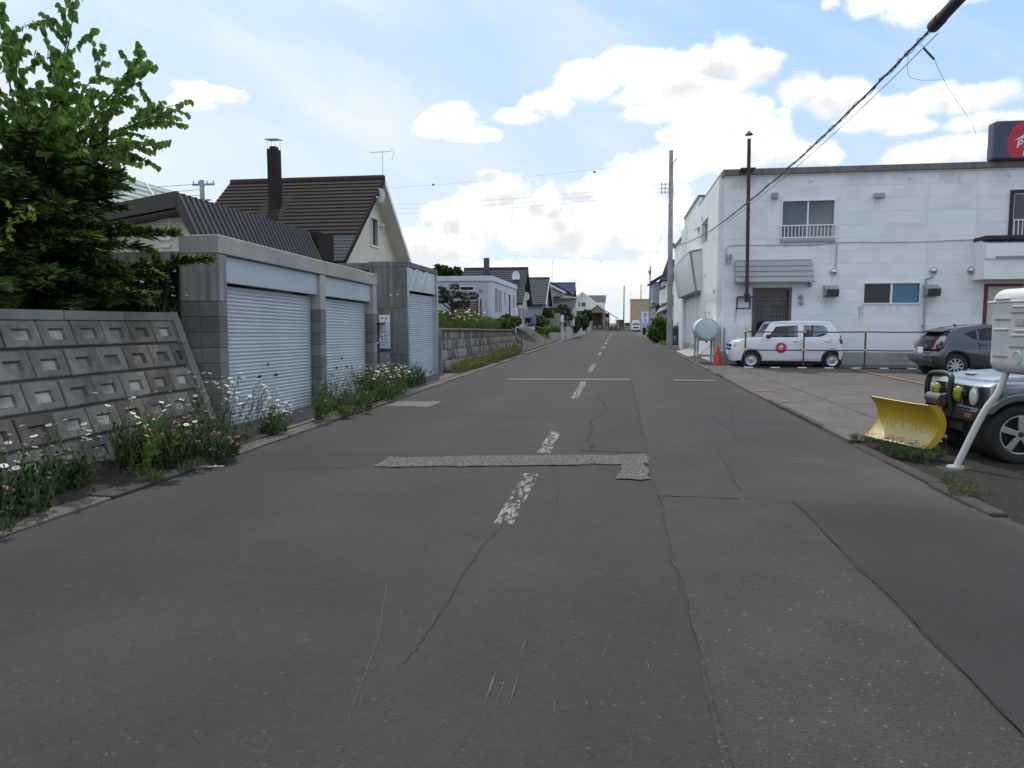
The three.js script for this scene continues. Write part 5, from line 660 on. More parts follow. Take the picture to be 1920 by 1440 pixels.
function wheel(t, x, y, z, r, w, s, style, rimMat) {       // s: which side the hub faces (+1 / -1 along z)
  const g = new THREE.Group(); g.name = 'wheel'; g.position.set(x, y, z); if (s < 0) g.rotation.y = Math.PI; t.add(g);
  const ri = r * .68; const pr = [[ri, -w / 2], [r * .93, -w / 2], [r, -w * .32], [r, w * .32], [r * .93, w / 2], [ri, w / 2], [ri * .97, w * .3], [ri * .97, -w / 2]];
  part('tyre', new THREE.LatheGeometry(pr.map((p) => new THREE.Vector2(...p)), 40).rotateX(Math.PI / 2), tyre, g);
  part('hub_drum', cyl([0, 0, -w * .4], [0, 0, w * .1], ri * .95, ri * .95, 28), rubber, g);
  if (style === 'steel') { part('rim', new THREE.LatheGeometry([[0, .40], [.12, .40], [.22, .34], [.42, .36], [.52, .22], [.72, .25], [.82, .36], [.94, .42], [1.0, .44]].map(([a, b]) => new THREE.Vector2(a * ri, b * w)), 36).rotateX(Math.PI / 2), rimMat, g); for (let k = 0; k < 12; k++) { const a = k * Math.PI / 6; part('rim_hole', cyl([ri * .62 * Math.cos(a), ri * .62 * Math.sin(a), w * .2], [ri * .62 * Math.cos(a), ri * .62 * Math.sin(a), w * .265], ri * .06, ri * .06, 10), rubber, g); } part('hub_cap', cyl([0, 0, w * .38], [0, 0, w * .46], ri * .15, ri * .11, 14), rubber, g); }
  else { part('rim', new THREE.TorusGeometry(ri * .95, ri * .06, 8, 40).translate(0, 0, w * .42), rimMat, g); const n = style; for (let k = 0; k < n; k++) { const a = k * 2 * Math.PI / n + .3, sp = prism([[ri * .12, -ri * .13], [ri * .93, -ri * (n > 5 ? .08 : .17)], [ri * .93, ri * (n > 5 ? .08 : .17)], [ri * .12, ri * .13]], .03, { bev: .006 }); sp.rotateZ(a); sp.translate(0, 0, w * .36); part('spoke', sp, rimMat, g); } part('hub_cap', cyl([0, 0, w * .32], [0, 0, w * .5], ri * .2, ri * .16, 16), n > 5 ? rimMat : rubber, g); for (let k = 0; k < 5; k++) { const a = k * 1.2566; part('wheel_nut', cyl([ri * .28 * Math.cos(a), ri * .28 * Math.sin(a), w * .36], [ri * .28 * Math.cos(a), ri * .28 * Math.sin(a), w * .48], .012, .012, 6), chrome, g); } }
  return g;
}
// ------------------------------------------------ small white delivery car
{
  const t = thing('delivery_car', 'small white delivery hatchback with a red round emblem on its door', 'car', [3.83, .03, -25.62]), Wd = 1.42, P = new THREE.MeshPhysicalMaterial({ color: rgb([.76, .79, .82]), roughness: .35, clearcoat: .8, clearcoatRoughness: .1 });
  const rw = .27, wy = .235, fx = .67, bx_ = 3.27;
  const low = [[.06, .2], ...arch(fx, wy, .345, .2), [1.06, .19], [2.9, .19], ...arch(bx_, wy, .345, .2), [3.62, .27], [3.66, .42], [3.62, .66], [3.53, .98], [3.4, 1.02], [1.0, 1.0], [.72, .985], [.38, .95], [.16, .89], [.06, .78], [.02, .6], [0, .42]];
  part('body', shell(low, Wd, { bev: .07, x0: 0, r0: .16, x1: 3.66, r1: .1, wide: (x, y) => 1 - .035 * sstep(.55, 1.05, y) - .03 * sstep(.4, .15, y) }), P, t);
  const hw = (y) => .685 - .11 * clamp((y - .95) / .6), top = [[.98, .95], [1.25, 1.455], [1.38, 1.515], [1.94, 1.55], [3.0, 1.54], [3.24, 1.47], [3.42, 1.2], [3.52, .95]];
  const wf = [[1.2, .985], [1.3, 1.15], [1.45, 1.365], [2.17, 1.41], [2.16, .985]], wb = [[2.33, 1.0], [2.33, 1.41], [2.94, 1.40], [3.06, 1.335], [3.12, 1.2], [3.09, 1.1], [2.88, 1.015]];
  const roof = part('roof', shell([[1.26, 1.44], [1.40, 1.505], [1.94, 1.545], [3.0, 1.535], [3.22, 1.465], [3.22, 1.43], [1.94, 1.5]], 1.20, { bev: .03 }), P, t);
  for (const s of [1, -1]) { part('window_frame', sidePanel(top, [wf, wb], hw, .045, s), P, t); part('side_window', paneShape(wf, hw, s, .022), glassSee, t); part('side_window', paneShape(wb, hw, s, .022), glassSee, t); }
  part('windscreen', quad([1.0, .97, -.6], [1.0, .97, .6], [1.27, 1.46, .54], [1.27, 1.46, -.54]), glassSee, t); part('rear_window', quad([3.5, 1.02, .6], [3.5, 1.02, -.6], [3.25, 1.46, -.52], [3.25, 1.46, .52]), glassSee, t);
  part('window_bar', bx(2.60, 2.635, 1.0, 1.41, .6, .64), M.black, t); part('rear_pillar_trim', prism([[2.66, 1.01], [2.9, 1.02], [3.08, 1.1], [2.96, 1.13]], .01).translate(0, 0, .635), M.black, t);
  part('cabin_floor', bx(1.05, 3.4, .9, .965, -.6, .6), cabin, t); for (const [x, h] of [[1.75, 1.22], [2.5, 1.12]]) for (const z of [-.3, .3]) { part('seat_back', bx(x, x + .14, .9, h, z - .22, z + .22, .05), cabin, t); part('headrest', bx(x + .03, x + .12, h + .01, h + .13, z - .11, z + .11, .03), cabin, t); } part('steering_wheel', new THREE.TorusGeometry(.16, .014, 6, 20).rotateY(Math.PI / 2).translate(1.45, 1.08, .3), M.black, t);
  for (const [x, s] of [[fx, 1], [bx_, 1], [fx, -1], [bx_, -1]]) { wheel(t, x, wy, s * (Wd / 2 - .1), rw, .15, s, 'steel', mat([.55, .57, .59], .4, { metalness: .5 })); part('wheel_well', cyl([x, wy + .02, s * .25], [x, wy + .02, s * (Wd / 2 - .09)], .335, .335, 24), rubber, t); }
  for (const x of [1.0, 2.25, 3.2]) part('door_gap', bx(x - .004, x + .004, .3, .97, .695, .7025), M.hood, t); part('sill_line', bx(1.06, 2.85, .262, .27, .69, .7), M.hood, t); part('door_crease', bx(1.3, 2.86, .415, .43, .694, .709, .006), P, t); part('under_body', bx(.4, 3.5, .1, .2, -.55, .55), rubber, t);
  for (const x of [2.1, 3.08]) { const h = part('door_handle', bx(x - .075, x + .075, .855, .9, .69, .722, .014), P, t); part('handle_recess', bx(x - .07, x + .07, .845, .866, .69, .705), M.black, h); }
  part('door_mirror', [bx(1.12, 1.28, .97, 1.09, .7, .84, .04)], M.black, t); part('door_mirror', [bx(1.12, 1.28, .97, 1.09, -.84, -.7, .04)], M.black, t);
  for (const s of [1, -1]) { const h = new THREE.SphereGeometry(.1, 20, 14).scale(.75, 1, .8).translate(.185, .745, s * .585); const L = part('headlight', h, lensClear, t); part('headlight_ring', new THREE.TorusGeometry(.093, .008, 6, 24).rotateY(-.75 * s).translate(.155, .745, s * .63), M.hood, L); part('tail_light', prism([[3.50, .78], [3.585, .80], [3.52, 1.07], [3.46, 1.06]], .03).translate(0, 0, s > 0 ? .635 : -.665), lensRed, t); }
  part('grille', [bx(-.005, .05, .70, .76, -.4, .4, .01), bx(-.01, .05, .56, .62, -.35, .35, .01)], M.black, t); part('number_plate', bx(-.02, 0, .4, .52, -.2, .2, .004), M.whitePlastic, t);
  const tx = canvasTex(512, 512, (c, w) => { c.fillStyle = '#b51f35'; c.beginPath(); c.arc(256, 256, 252, 0, 7); c.fill(); c.strokeStyle = '#e4d7da'; c.lineWidth = 9; c.beginPath(); c.arc(256, 256, 218, .7, 2.4, true); c.stroke(); c.fillStyle = '#e6e4e4'; c.beginPath(); c.moveTo(95, 262); c.quadraticCurveTo(180, 215, 215, 140); c.lineTo(240, 120); c.lineTo(285, 118); c.lineTo(305, 140); c.quadraticCurveTo(345, 205, 425, 235); c.quadraticCurveTo(250, 205, 95, 262); c.fill(); c.font = 'italic bold 92px sans-serif'; c.save(); c.translate(120, 318); c.rotate(-.08); c.fillText('Pizza', 0, 0); c.fillText('Hut', 55, 74); c.restore(); });
  part('door_emblem', new THREE.CircleGeometry(.18, 40).translate(1.62, .65, .7135), new THREE.MeshStandardMaterial({ map: tx, roughness: .4 }), t, { raw: 1 });
}
// ------------------------------------------------ dark hatchback
{
  const t = thing('hatchback_car', 'dark grey-blue hatchback parked tail out with a black roof spoiler', 'car', [8.66, .03, -22.05]), Wd = 1.72, P = new THREE.MeshPhysicalMaterial({ color: rgb([.062, .068, .082]), roughness: .26, metalness: .6, clearcoat: 1, clearcoatRoughness: .06 });
  const wy = .30, rx = .62, fx = 3.4, low = [[.12, .24], ...arch(rx, wy, .37, .22), [1.1, .2], [2.95, .2], ...arch(fx, wy, .37, .22), [4.1, .22], [4.26, .34], [4.28, .56], [4.12, .76], [3.5, .93], [2.9, .98], [.62, 1.0], [.34, .97], [.25, .80], [.12, .735], [.06, .68], [.0, .62], [-.02, .48], [.04, .32]];
  part('body', shell(low, Wd, { bev: .09, x0: 0, r0: .2, x1: 4.28, r1: .3, wide: (x, y) => 1 - .05 * sstep(.55, 1.0, y) - .04 * sstep(.4, .2, y) + .018 * Math.exp(-Math.pow((y - .66) / .08, 2)) }), P, t);
  const hw = (y) => .80 - .20 * clamp((y - .93) / .52), top = [[.34, .93], [.42, 1.12], [.54, 1.27], [.8, 1.36], [1.4, 1.43], [2.0, 1.44], [2.6, 1.35], [3.5, .93]], w1 = [[.86, 1.17], [1.16, 1.28], [1.16, .995], [1.02, 1.05]], w2 = [[1.21, 1.295], [1.95, 1.37], [1.95, .985], [1.21, .99]], w3 = [[2.0, 1.37], [2.55, 1.28], [3.15, .98], [2.0, .985]];
  for (const s of [1, -1]) { part('window_frame', sidePanel(top, [w1, w2, w3], hw, .05, s), P, t); for (const w of [w1, w2, w3]) part('side_window', paneShape(w, hw, s, .012), glassTint, t); part('window_surround', sidePanel([[.82, 1.175], [1.16, 1.30], [1.95, 1.39], [2.57, 1.30], [2.55, 1.28], [1.95, 1.37], [1.16, 1.28], [.86, 1.17]], [], (y) => hw(y) + .006, .01, s), M.black, t); }
  part('roof', shell([[.44, 1.26], [.8, 1.345], [1.4, 1.42], [2.0, 1.43], [2.62, 1.335], [2.55, 1.30], [1.4, 1.36], [.5, 1.22]], 1.26, { bev: .04 }), P, t); part('cabin', bx(.4, 3.3, .85, .97, -.66, .66), cabin, t);
  for (const [x, h] of [[1.3, 1.22], [2.2, 1.2]]) for (const z of [-.36, .36]) part('seat_back', bx(x, x + .16, .9, h, z - .25, z + .25, .06), cabin, t);
  part('rear_window', shell([[.06, .735], [.10, .88], [.20, 1.06], [.36, 1.225], [.8, 1.315], [.8, .74]], 1.50, { bev: .06, x0: .06, r0: .12, wide: (x, y) => 1 - .21 * sstep(.85, 1.3, y) }), M.glassDark, t); part('wiper', cyl([.17, 1.0, -.1], [.16, .99, .45], .01, .008, 5), M.black, t); part('spoiler', shell([[.20, 1.22], [.21, 1.25], [.34, 1.285], [.62, 1.325], [.62, 1.25], [.36, 1.215]], 1.2, { bev: .02, x0: .2, r0: .14 }), M.black, t); part('windscreen', quad([3.48, .95, .68], [3.48, .95, -.68], [2.63, 1.345, -.58], [2.63, 1.345, .58]), M.glassDark, t);
  for (const s of [1, -1]) { const g = prism([[.10, .745], [.24, .79], [.47, .985], [.40, 1.12], [.27, 1.09], [.15, .93]], .06, { bev: .01 }), p = g.attributes.position; for (let i = 0; i < p.count; i++) { const x = p.getX(i), y = p.getY(i); p.setZ(i, s * (.752 * (1 - .21 * sstep(.85, 1.3, y)) - .05 * sstep(.3, .1, x) - .045 + p.getZ(i))); } g.computeVertexNormals(); const L = part('tail_light', g, mat([.36, .34, .35], .15, { metalness: .4 }), t); part('lamp_segment', new THREE.SphereGeometry(.07, 14, 10).scale(.6, 1.3, .4).translate(.165, .83, s * .735), lensRed, L); part('headlight', new THREE.SphereGeometry(.16, 14, 10).scale(1.4, .5, .6).translate(3.95, .68, s * .62), lensClear, t); part('rear_bumper_corner', bx(.1, .3, .3, .45, s * .7 - .06, s * .7 + .06, .04), rubber, t); part('door_mirror', bx(2.85, 3.02, .98, 1.1, s * .84 - .1, s * .84 + .1, .04), P, t); }
  part('number_plate', bx(-.0, .03, .62, .79, .0 - .17, .17, .006), M.whitePlastic, t); part('rear_bumper', prism([[-.06, .42], [.04, .34], [.2, .33], [.2, .58], [-.03, .6], [-.06, .56]], 1.36, { bev: .03 }).translate(0, 0, -.68), P, t); part('roof_antenna', prism([[.85, 1.38], [1.0, 1.40], [.87, 1.45]], .02).translate(0, 0, -.01), M.black, t);
  for (const [x, s] of [[rx, 1], [fx, 1], [rx, -1], [fx, -1]]) { wheel(t, x, wy - .01, s * (Wd / 2 - .12), .305, .19, s, 9, mat([.5, .52, .55], .3, { metalness: .8 })); part('wheel_well', cyl([x, wy, s * .3], [x, wy, s * (Wd / 2 - .11)], .36, .36, 24), rubber, t); }
  for (const x of [1.2, 2.0, 3.05]) part('door_gap', bx(x - .004, x + .004, .3, .97, .838, .852), M.black, t); for (const x of [1.32, 2.15]) part('door_handle', bx(x - .08, x + .08, .855, .89, .82, .862, .012), P, t); part('belt_line', sidePanel([[.5, .985], [3.3, .955], [3.3, .972], [.5, 1.002]], [], (y) => .832, .02, 1), P, t);
}
// ------------------------------------------------ off-road vehicle with a snow plough
{
  const t = thing('offroad_car', 'silver-blue boxy off-road vehicle with a black grille guard and yellow fog lamps', 'car', [4.38, .02, -8.81], 3.20), P = new THREE.MeshPhysicalMaterial({ color: rgb([.25, .285, .345]), roughness: .32, metalness: .55, clearcoat: .9, clearcoatRoughness: .12 });
  const Wd = 1.16, wy = .30, rx = -1.98, fx = .18;
  part('body', shell([[-2.35, .45], ...arch(rx, wy, .44, .50), [-1.5, .44], [-.5, .44], ...arch(fx, wy, .36, .52), [.5, .55], [.53, .62], [.52, .80], [.44, .845], [-.5, .875], [-2.4, .89], [-2.42, .6]], Wd, { bev: .05, x1: .53, r1: .07 }), P, t);
  const hood = part('bonnet', shell([[.46, .815], [.44, .865], [.30, .905], [-.48, .965], [-.5, .86]], 1.02, { bev: .045, x1: .46, r1: .06 }), P, t); part('bonnet_scoop', bx(.20, .36, .895, .912, -.02, .17, .01), M.hood, hood); part('hood_bulge', bx(-.5, -.40, .95, .995, -.46, .46, .02), M.black, t);
  part('front_panel', bx(.505, .545, .50, .80, -.5, .5, .01), M.hood, t); part('grille', bx(.525, .552, .575, .79, -.17, .17, .008), M.black, t); for (let k = 0; k < 6; k++) part('grille_bar', bx(.55, .56, .595 + k * .033, .608 + k * .033, -.16, .16), M.hood, t); part('headlight_panel', bx(.53, .548, .56, .795, -.545, -.19, .01), M.black, t); part('headlight_panel', bx(.53, .548, .56, .795, .19, .545, .01), M.black, t);
  for (const s of [-1, 1]) { const h = part('headlight', new THREE.SphereGeometry(.088, 22, 14).scale(.4, 1.1, .9).translate(.55, .69, s * .44), lensClear, t); part('headlight_ring', new THREE.TorusGeometry(.085, .01, 6, 26).rotateY(Math.PI / 2).scale(1, 1.1, .9).translate(.56, .69, s * .44), M.hood, h); const f = part('fog_lamp', new THREE.SphereGeometry(.075, 20, 14).scale(.55, 1.15, .95).translate(.62, .70, s * .235), mat([.24, .245, .02], .25), t); part('fog_lamp_mark', bx(.655, .668, .665, .735, s * .235 - .012, s * .235 + .012, .004), mat([.14, .15, .015], .5), f); part('fog_bracket', bx(.54, .63, .66, .74, s * .235 - .08, s * .235 + .08, .02), M.black, t); part('side_lamp', bx(.34, .44, .69, .75, s * .575 - .012, s * .575 + .012, .01), mat([.10, .02, .012], .3), t); }
  part('front_bumper', bx(.42, .60, .40, .545, -.56, .56, .03), M.blackMetal, t); part('chassis', bx(-2.3, .5, .26, .5, -.47, .47), rubber, t); part('valance', bx(.1, .5, .34, .56, -.55, .55, .02), rubber, t); part('bumper_lamp', bx(.595, .612, .45, .50, -.5, -.36, .01), mat([.22, .06, .01], .3), t);
  const gd = part('grille_guard', [tube([[.58, .42, -.08], [.63, .70, -.08], [.61, .865, -.06], [.59, .895, .06], [.59, .895, .30], [.61, .865, .42], [.63, .70, .44], [.58, .42, .44]], .032, 10, 70)], M.black, t); part('guard_bar', cyl([.63, .60, -.08], [.63, .60, .44], .022, .022, 8), M.black, gd); part('winch', [cyl([.64, .60, .02], [.64, .60, .34], .07, .07, 14)], mat([.10, .10, .09], .5, { metalness: .4 }), t); part('winch_motor', bx(.56, .68, .52, .68, -.05, .06, .03), M.blackMetal, t); part('towing_frame', [bx(.4, .58, .30, .38, -.28, -.22), bx(.4, .58, .30, .38, .22, .28)], M.black, t); part('lift_arm', cyl([.62, .5, .1], [.76, .36, .1], .025, .025, 8), mat([.35, .27, .03], .6), t);
  for (const s of [-1, 1]) { const o = arch(fx, wy, .43, .52), i = arch(fx, wy, .36, .52).reverse(); part('wheel_arch_flare', prism([...o, ...i], .1, { bev: .012 }).translate(0, 0, s > 0 ? Wd / 2 - .02 : -Wd / 2 - .08), mat([.11, .125, .15], .5), t); const o2 = arch(rx, wy, .52, .50), i2 = arch(rx, wy, .45, .50).reverse(); part('wheel_arch_flare', prism([...o2, ...i2], .1, { bev: .012 }).translate(0, 0, s > 0 ? Wd / 2 - .02 : -Wd / 2 - .08), mat([.11, .125, .15], .5), t); }
  for (const [x, s] of [[fx, 1], [rx, 1], [fx, -1], [rx, -1]]) { wheel(t, x, wy, s * (Wd / 2 - .02), .315, .19, s, 5, mat([.42, .43, .45], .35, { metalness: .7 })); part('wheel_well', cyl([x, wy + .02, s * .2], [x, wy + .02, s * (Wd / 2 - .06)], .35, .35, 22), rubber, t); }
  const hw = (y) => .555 - .06 * clamp((y - .88) / .6), top = [[-.52, .87], [-.80, 1.40], [-1.0, 1.45], [-2.3, 1.46], [-2.4, .87]], w1 = [[-.68, .93], [-.90, 1.36], [-1.4, 1.38], [-1.4, .92]], w2 = [[-1.48, .92], [-1.48, 1.38], [-2.2, 1.38], [-2.25, .92]];
  for (const s of [1, -1]) { part('window_frame', sidePanel(top, [w1, w2], hw, .04, s), P, t); part('side_window', paneShape(w1, hw, s, .015), glassTint, t); part('side_window', paneShape(w2, hw, s, .015), glassTint, t); part('door_mirror', [bx(-.72, -.6, .95, 1.1, s * .66 - .08, s * .66 + .08, .03)], M.black, t); part('rubbing_strip', bx(-1.5, -.5, .55, .6, s * Wd / 2 - .008, s * Wd / 2 + .008), rubber, t); part('door_gap', bx(-.52, -.51, .42, .88, s * Wd / 2 - .004, s * Wd / 2 + .004), M.black, t); }
  part('windscreen', quad([-.55, .95, -.5], [-.55, .95, .5], [-.82, 1.40, .46], [-.82, 1.40, -.46]), glassTint, t); part('roof', bx(-2.34, -.84, 1.42, 1.475, -.5, .5, .03), P, t); part('rear_panel', bx(-2.43, -2.36, .5, 1.42, -.5, .5, .02), P, t); part('cabin', bx(-2.3, -.6, .8, .88, -.5, .5), cabin, t); part('spare_wheel', cyl([-2.44, .85, .05], [-2.60, .85, .05], .29, .29, 24), tyre, t);
}
{ // plough blade: curved yellow mouldboard, raised just off the ground
  const t = thing('snow_plough', 'curved yellow snow plough blade with a chipped lower edge carried before the off-road car', 'snow plough'), A = V(3.06, .14, -9.12), B = V(3.40, .125, -8.31), H = .48;
  const Y = mat([.46, .325, .02], .5, { t: 'dirt' }), n = V(0, 1, 0).cross(B.clone().sub(A)).normalize(); if (n.x > 0) n.negate();      // towards the street
  // profile: s from the cutting edge up; the middle lies back, the top lip curls forward
  const prof = (k) => { const a = -.95 + k * 1.75; return [.26 - .30 * Math.cos(a), (Math.sin(a) + Math.sin(.95)) / (Math.sin(.8) + Math.sin(.95)) * H]; };
  const cols = 96, rows = 48, P = [], ix = [], f = rngOf(8), back = .012;
  const grid = (off) => { const p = []; for (let j = 0; j <= rows; j++) for (let i = 0; i <= cols; i++) { const k = j / rows, u = i / cols, [d, y] = prof(k), q = A.clone().lerp(B, u), w = .012 * Math.sin(u * 5 + k * 3) + .004 * fb2(u * .8, k * .5, 20, 3, 2); q.addScaledVector(n, d * 1.5 - .06 + w - off); q.y += y - .02 * sstep(.85, 1, k) * Math.sin(u * 3.1) * .4; p.push(q.toArray()); } return p; };
  const sheetOf = (p, flip, keep) => { const a = []; for (let j = 0; j < rows; j++) for (let i = 0; i < cols; i++) { if (keep && !keep(i, j)) continue; const o = j * (cols + 1) + i, q = [p[o], p[o + 1], p[o + cols + 2], p[o + cols + 1]]; if (flip) q.reverse(); a.push(...q[0], ...q[1], ...q[2], ...q[0], ...q[2], ...q[3]); } const g = new THREE.BufferGeometry(); g.setAttribute('position', new THREE.Float32BufferAttribute(a, 3)); g.computeVertexNormals(); return g; };
  const smooth = (g) => { const m = mergeVertices((g.deleteAttribute('normal'), g), 1e-4); m.computeVertexNormals(); return m; };
  part('mouldboard', [smooth(sheetOf(grid(0), true)), smooth(sheetOf(grid(back), false))], Y, t);
  const chip = grid(-.0025), bare = mat([.17, .115, .105], .7, { t: 'mottle', metalness: .2 }); part('bare_chips', sheetOf(chip, true, (i, j) => j < 8 && fb2(i * .028 + 2, j * .02, 40, 4, 5) > .45 + j * .03), bare, t, { kind: 'stuff' });
  const scr = mat([.49, .41, .18], .55, { t: 'dirt' }); part('scraped_paint', sheetOf(grid(-.0015), true, (i, j) => j < 24 && fb2(i * .016 + 7, j * .009 + 1, 40, 5, 3) > .2 + Math.max(0, j - 11) * .032), scr, t, { kind: 'stuff' });
  for (const u of [0, 1]) { const pts = []; for (let j = 0; j <= rows; j++) { const [d, y] = prof(j / rows), q = A.clone().lerp(B, u); q.addScaledVector(n, d * 1.5 - .06); q.y += y; pts.push(q.toArray()); } part('edge_rib', tube(pts, .011, 6, 30), Y, t); }
  { const g = grid(0), g2 = grid(.05), a = []; for (let i = 0; i < cols; i++) { const o = rows * (cols + 1) + i, q = [g[o], g[o + 1], g2[o + 1], g2[o]]; a.push(...q[0], ...q[1], ...q[2], ...q[0], ...q[2], ...q[3]); } const G = new THREE.BufferGeometry(); G.setAttribute('position', new THREE.Float32BufferAttribute(a, 3)); G.computeVertexNormals(); part('top_flange', G, mat([.60, .50, .20], .5, { t: 'dirt', side: THREE.DoubleSide }), t); }
  { const m = A.clone().lerp(B, .97), gp = []; for (let j = 0; j <= 10; j++) { const [d, y] = prof(j / 10), q = B.clone(); q.addScaledVector(n, d * 1.5 - .06); q.y += y; gp.push(q); } const a = []; for (let j = 0; j < 10; j++) { const q0 = gp[j], q1 = gp[j + 1], r = (q) => q.clone().addScaledVector(n, -.10).add(B.clone().sub(A).normalize().multiplyScalar(.012)); a.push(...q0.toArray(), ...r(q0).toArray(), ...r(q1).toArray(), ...q0.toArray(), ...r(q1).toArray(), ...q1.toArray()); } const G = new THREE.BufferGeometry(); G.setAttribute('position', new THREE.Float32BufferAttribute(a, 3)); G.computeVertexNormals(); part('end_plate', G, mat([.5, .36, .02], .5, { t: 'dirt', side: THREE.DoubleSide }), t); }
  const c0 = A.clone().lerp(B, .5).addScaledVector(n, -.22); part('carrier', [cyl([c0.x, .3, c0.z], [3.6, .33, -8.72], .03, .03, 8), cyl([c0.x - .1, .3, c0.z - .25], [3.6, .33, -8.95], .025, .025, 8)], M.blackMetal, t);
}
// ------------------------------------------------ poles and wires
{
  const t = thing('utility_pole', 'tall grey concrete utility pole at the kerb beyond the white building', 'utility pole', [2.96, 0, -41.9]);
  part('pole', cyl([.04, -.2, 0], [-.06, 11.2, 0], .17, .115, 20), M.pole, t); for (const y of [1.6, 5.9, 7.4, 9.1, 10.5]) part('band', cyl([0, y, 0], [0, y + .06, 0], .165 - y * .004, .165 - y * .004, 20), M.alu, t); part('cable_box', bx(-.05, .25, 5.75, 6.05, -.1, .1, .03), M.hood, t);
  for (const y of [8.9, 9.12, 9.35]) { part('insulator_arm', cyl([-.6, y, 0], [-.05, y, 0], .02, .02, 6), M.alu, t); for (const x of [-.55, -.35]) part('insulator', [cyl([x, y, -.0], [x - .02, y + .1, 0], .03, .02, 8), cyl([x, y - .08, 0], [x, y, 0], .03, .03, 8)], M.hood, t); } part('top_insulator', cyl([.15, 10.6, 0], [.25, 10.75, 0], .04, .03, 8), M.pole, t);
}
const wire = (label, pts, r, seg) => { const t = thing('overhead_wire', label, 'wire'); part('strand', tube(pts, r, 5, seg), r < .01 ? M.wireFar : M.wire, t); return t; };
const sagged = (a, b, s, n = 14) => Array.from({ length: n + 1 }, (_, i) => { const k = i / n; return [mix(a[0], b[0], k), mix(a[1], b[1], k) - 4 * s * k * (1 - k), mix(a[2], b[2], k)]; });
{ const t = wire('highest thin wire crossing the street from the pole top with small dark balls', sagged([2.9, 10.7, -41.9], [-22, 9.7, -43], .35), .006, 60); for (const [x, y] of [[-1.4, 10.2], [-11, 9.75]]) part('marker_ball', new THREE.SphereGeometry(.07, 10, 8).translate(x, y + .02, -42.3), M.wire, t); }
['uppermost of the bundled wires crossing to the brown roofed house', 'middle of the bundled wires crossing to the brown roofed house', 'lowest of the bundled wires crossing to the brown roofed house'].forEach((l, i) => wire(l, sagged([2.4, 9.35 - i * .22, -41.9], [-24, 9.25 - i * .22, -44], .5 + .06 * i), .006, 60));
['slack drop wire hanging on the street side of the pole', 'drop wire falling from the pole to the white roof edge', 'second drop wire falling from the pole to the side wall'].forEach((l, i) => wire(l, [sagged([2.85, 9.3, -41.9], [2.3, 4.2, -62], .6), sagged([3.0, 9.2, -41.9], [3.7, 6.3, -37], .3), sagged([3.05, 9.0, -41.9], [3.7, 4.9, -40], .2)][i], .006, 40));
{
  const t = thing('service_cable', 'heavy twisted service cable sagging along the street into a black sleeve overhead', 'cable'), P = [[2.96, 5.92, -41.7], [3.1, 5.2, -34], [3.18, 4.72, -26], [3.2, 4.5, -18], [3.2, 4.45, -13], [3.2, 4.5, -9.8], [3.2, 4.56, -8.2]];
  const c = new THREE.CatmullRomCurve3(P.map((p) => V(...p))), n = 260, at = (k) => c.getPoint(k), mk = (r, ph, turns, rad) => tube(Array.from({ length: n + 1 }, (_, i) => { const k = i / n, p = at(k), a = ph + turns * 2 * Math.PI * k; return [p.x + r * Math.cos(a), p.y + r * Math.sin(a), p.z]; }), rad, 5, n * 2);
  part('main_cable', mk(0, 0, 0, .013), M.wire, t); part('twisted_strand', mk(.026, 0, 17, .0045), M.wire, t); part('twisted_strand', mk(.022, 2, 13, .004), M.wire, t); part('carrier_strand', tube(P.map((p) => [p[0] + .05, p[1] - .07, p[2]]), .0045, 5, 120), M.wire, t);
  const s = thing('cable_sleeve', 'thick black protective sleeve on the cable at the top corner of the view', 'cable sleeve'); part('sleeve', cyl([3.2, 4.565, -8.1], [3.2, 4.9, -3], .058, .058, 16), mat([.025, .025, .04], .5), s); part('end_collar', cyl([3.2, 4.56, -8.2], [3.2, 4.57, -8.02], .064, .064, 16), M.blackMetal, s);
  const w = thing('overhead_wire', 'thin branch wire leaving the cable below its black sleeve with a hanging loop', 'wire'); part('strand', tube([[3.2, 4.5, -8.5], [3.35, 4.42, -8.6], [3.6, 4.25, -8.9], [4.6, 4.2, -10.5], [7, 5.0, -15.5], [12.4, 7.3, -26.6]], .0026, 5, 80), M.wireFar, w); part('loop', tube([[3.15, 4.47, -8.7], [3.18, 4.26, -8.75], [3.3, 4.22, -8.8], [3.62, 4.25, -8.95]], .0025, 5, 30), M.wireFar, w); part('tension_clamp', cyl([3.25, 4.47, -8.55], [3.4, 4.38, -8.65], .011, .011, 6), M.wire, w);
}
{ const t = thing('utility_pole', 'distant utility pole with crossarms behind the black seamed roof', 'utility pole', [-36.8, 0, -60]); part('pole', cyl([0, 0, 0], [0, 14.2, 0], .25, .2, 12), M.pole, t); part('crossarm', bx(-.9, 1.2, 13.75, 13.9, -.08, .08), M.pole, t); part('crossarm', bx(-1.0, .8, 12.4, 12.52, -.08, .08), M.pole, t); for (const x of [-.8, -.3, .5, 1.1]) part('insulator', cyl([x, 13.9, 0], [x, 14.15, 0], .06, .05, 8), M.hood, t); for (const y of [13.9, 13.4, 12.9]) part('line_stub', tube([[0, y, 0], [-2, y - .2, .5], [-9, y - .9, 3]], .022, 5, 24), M.wire, t); }
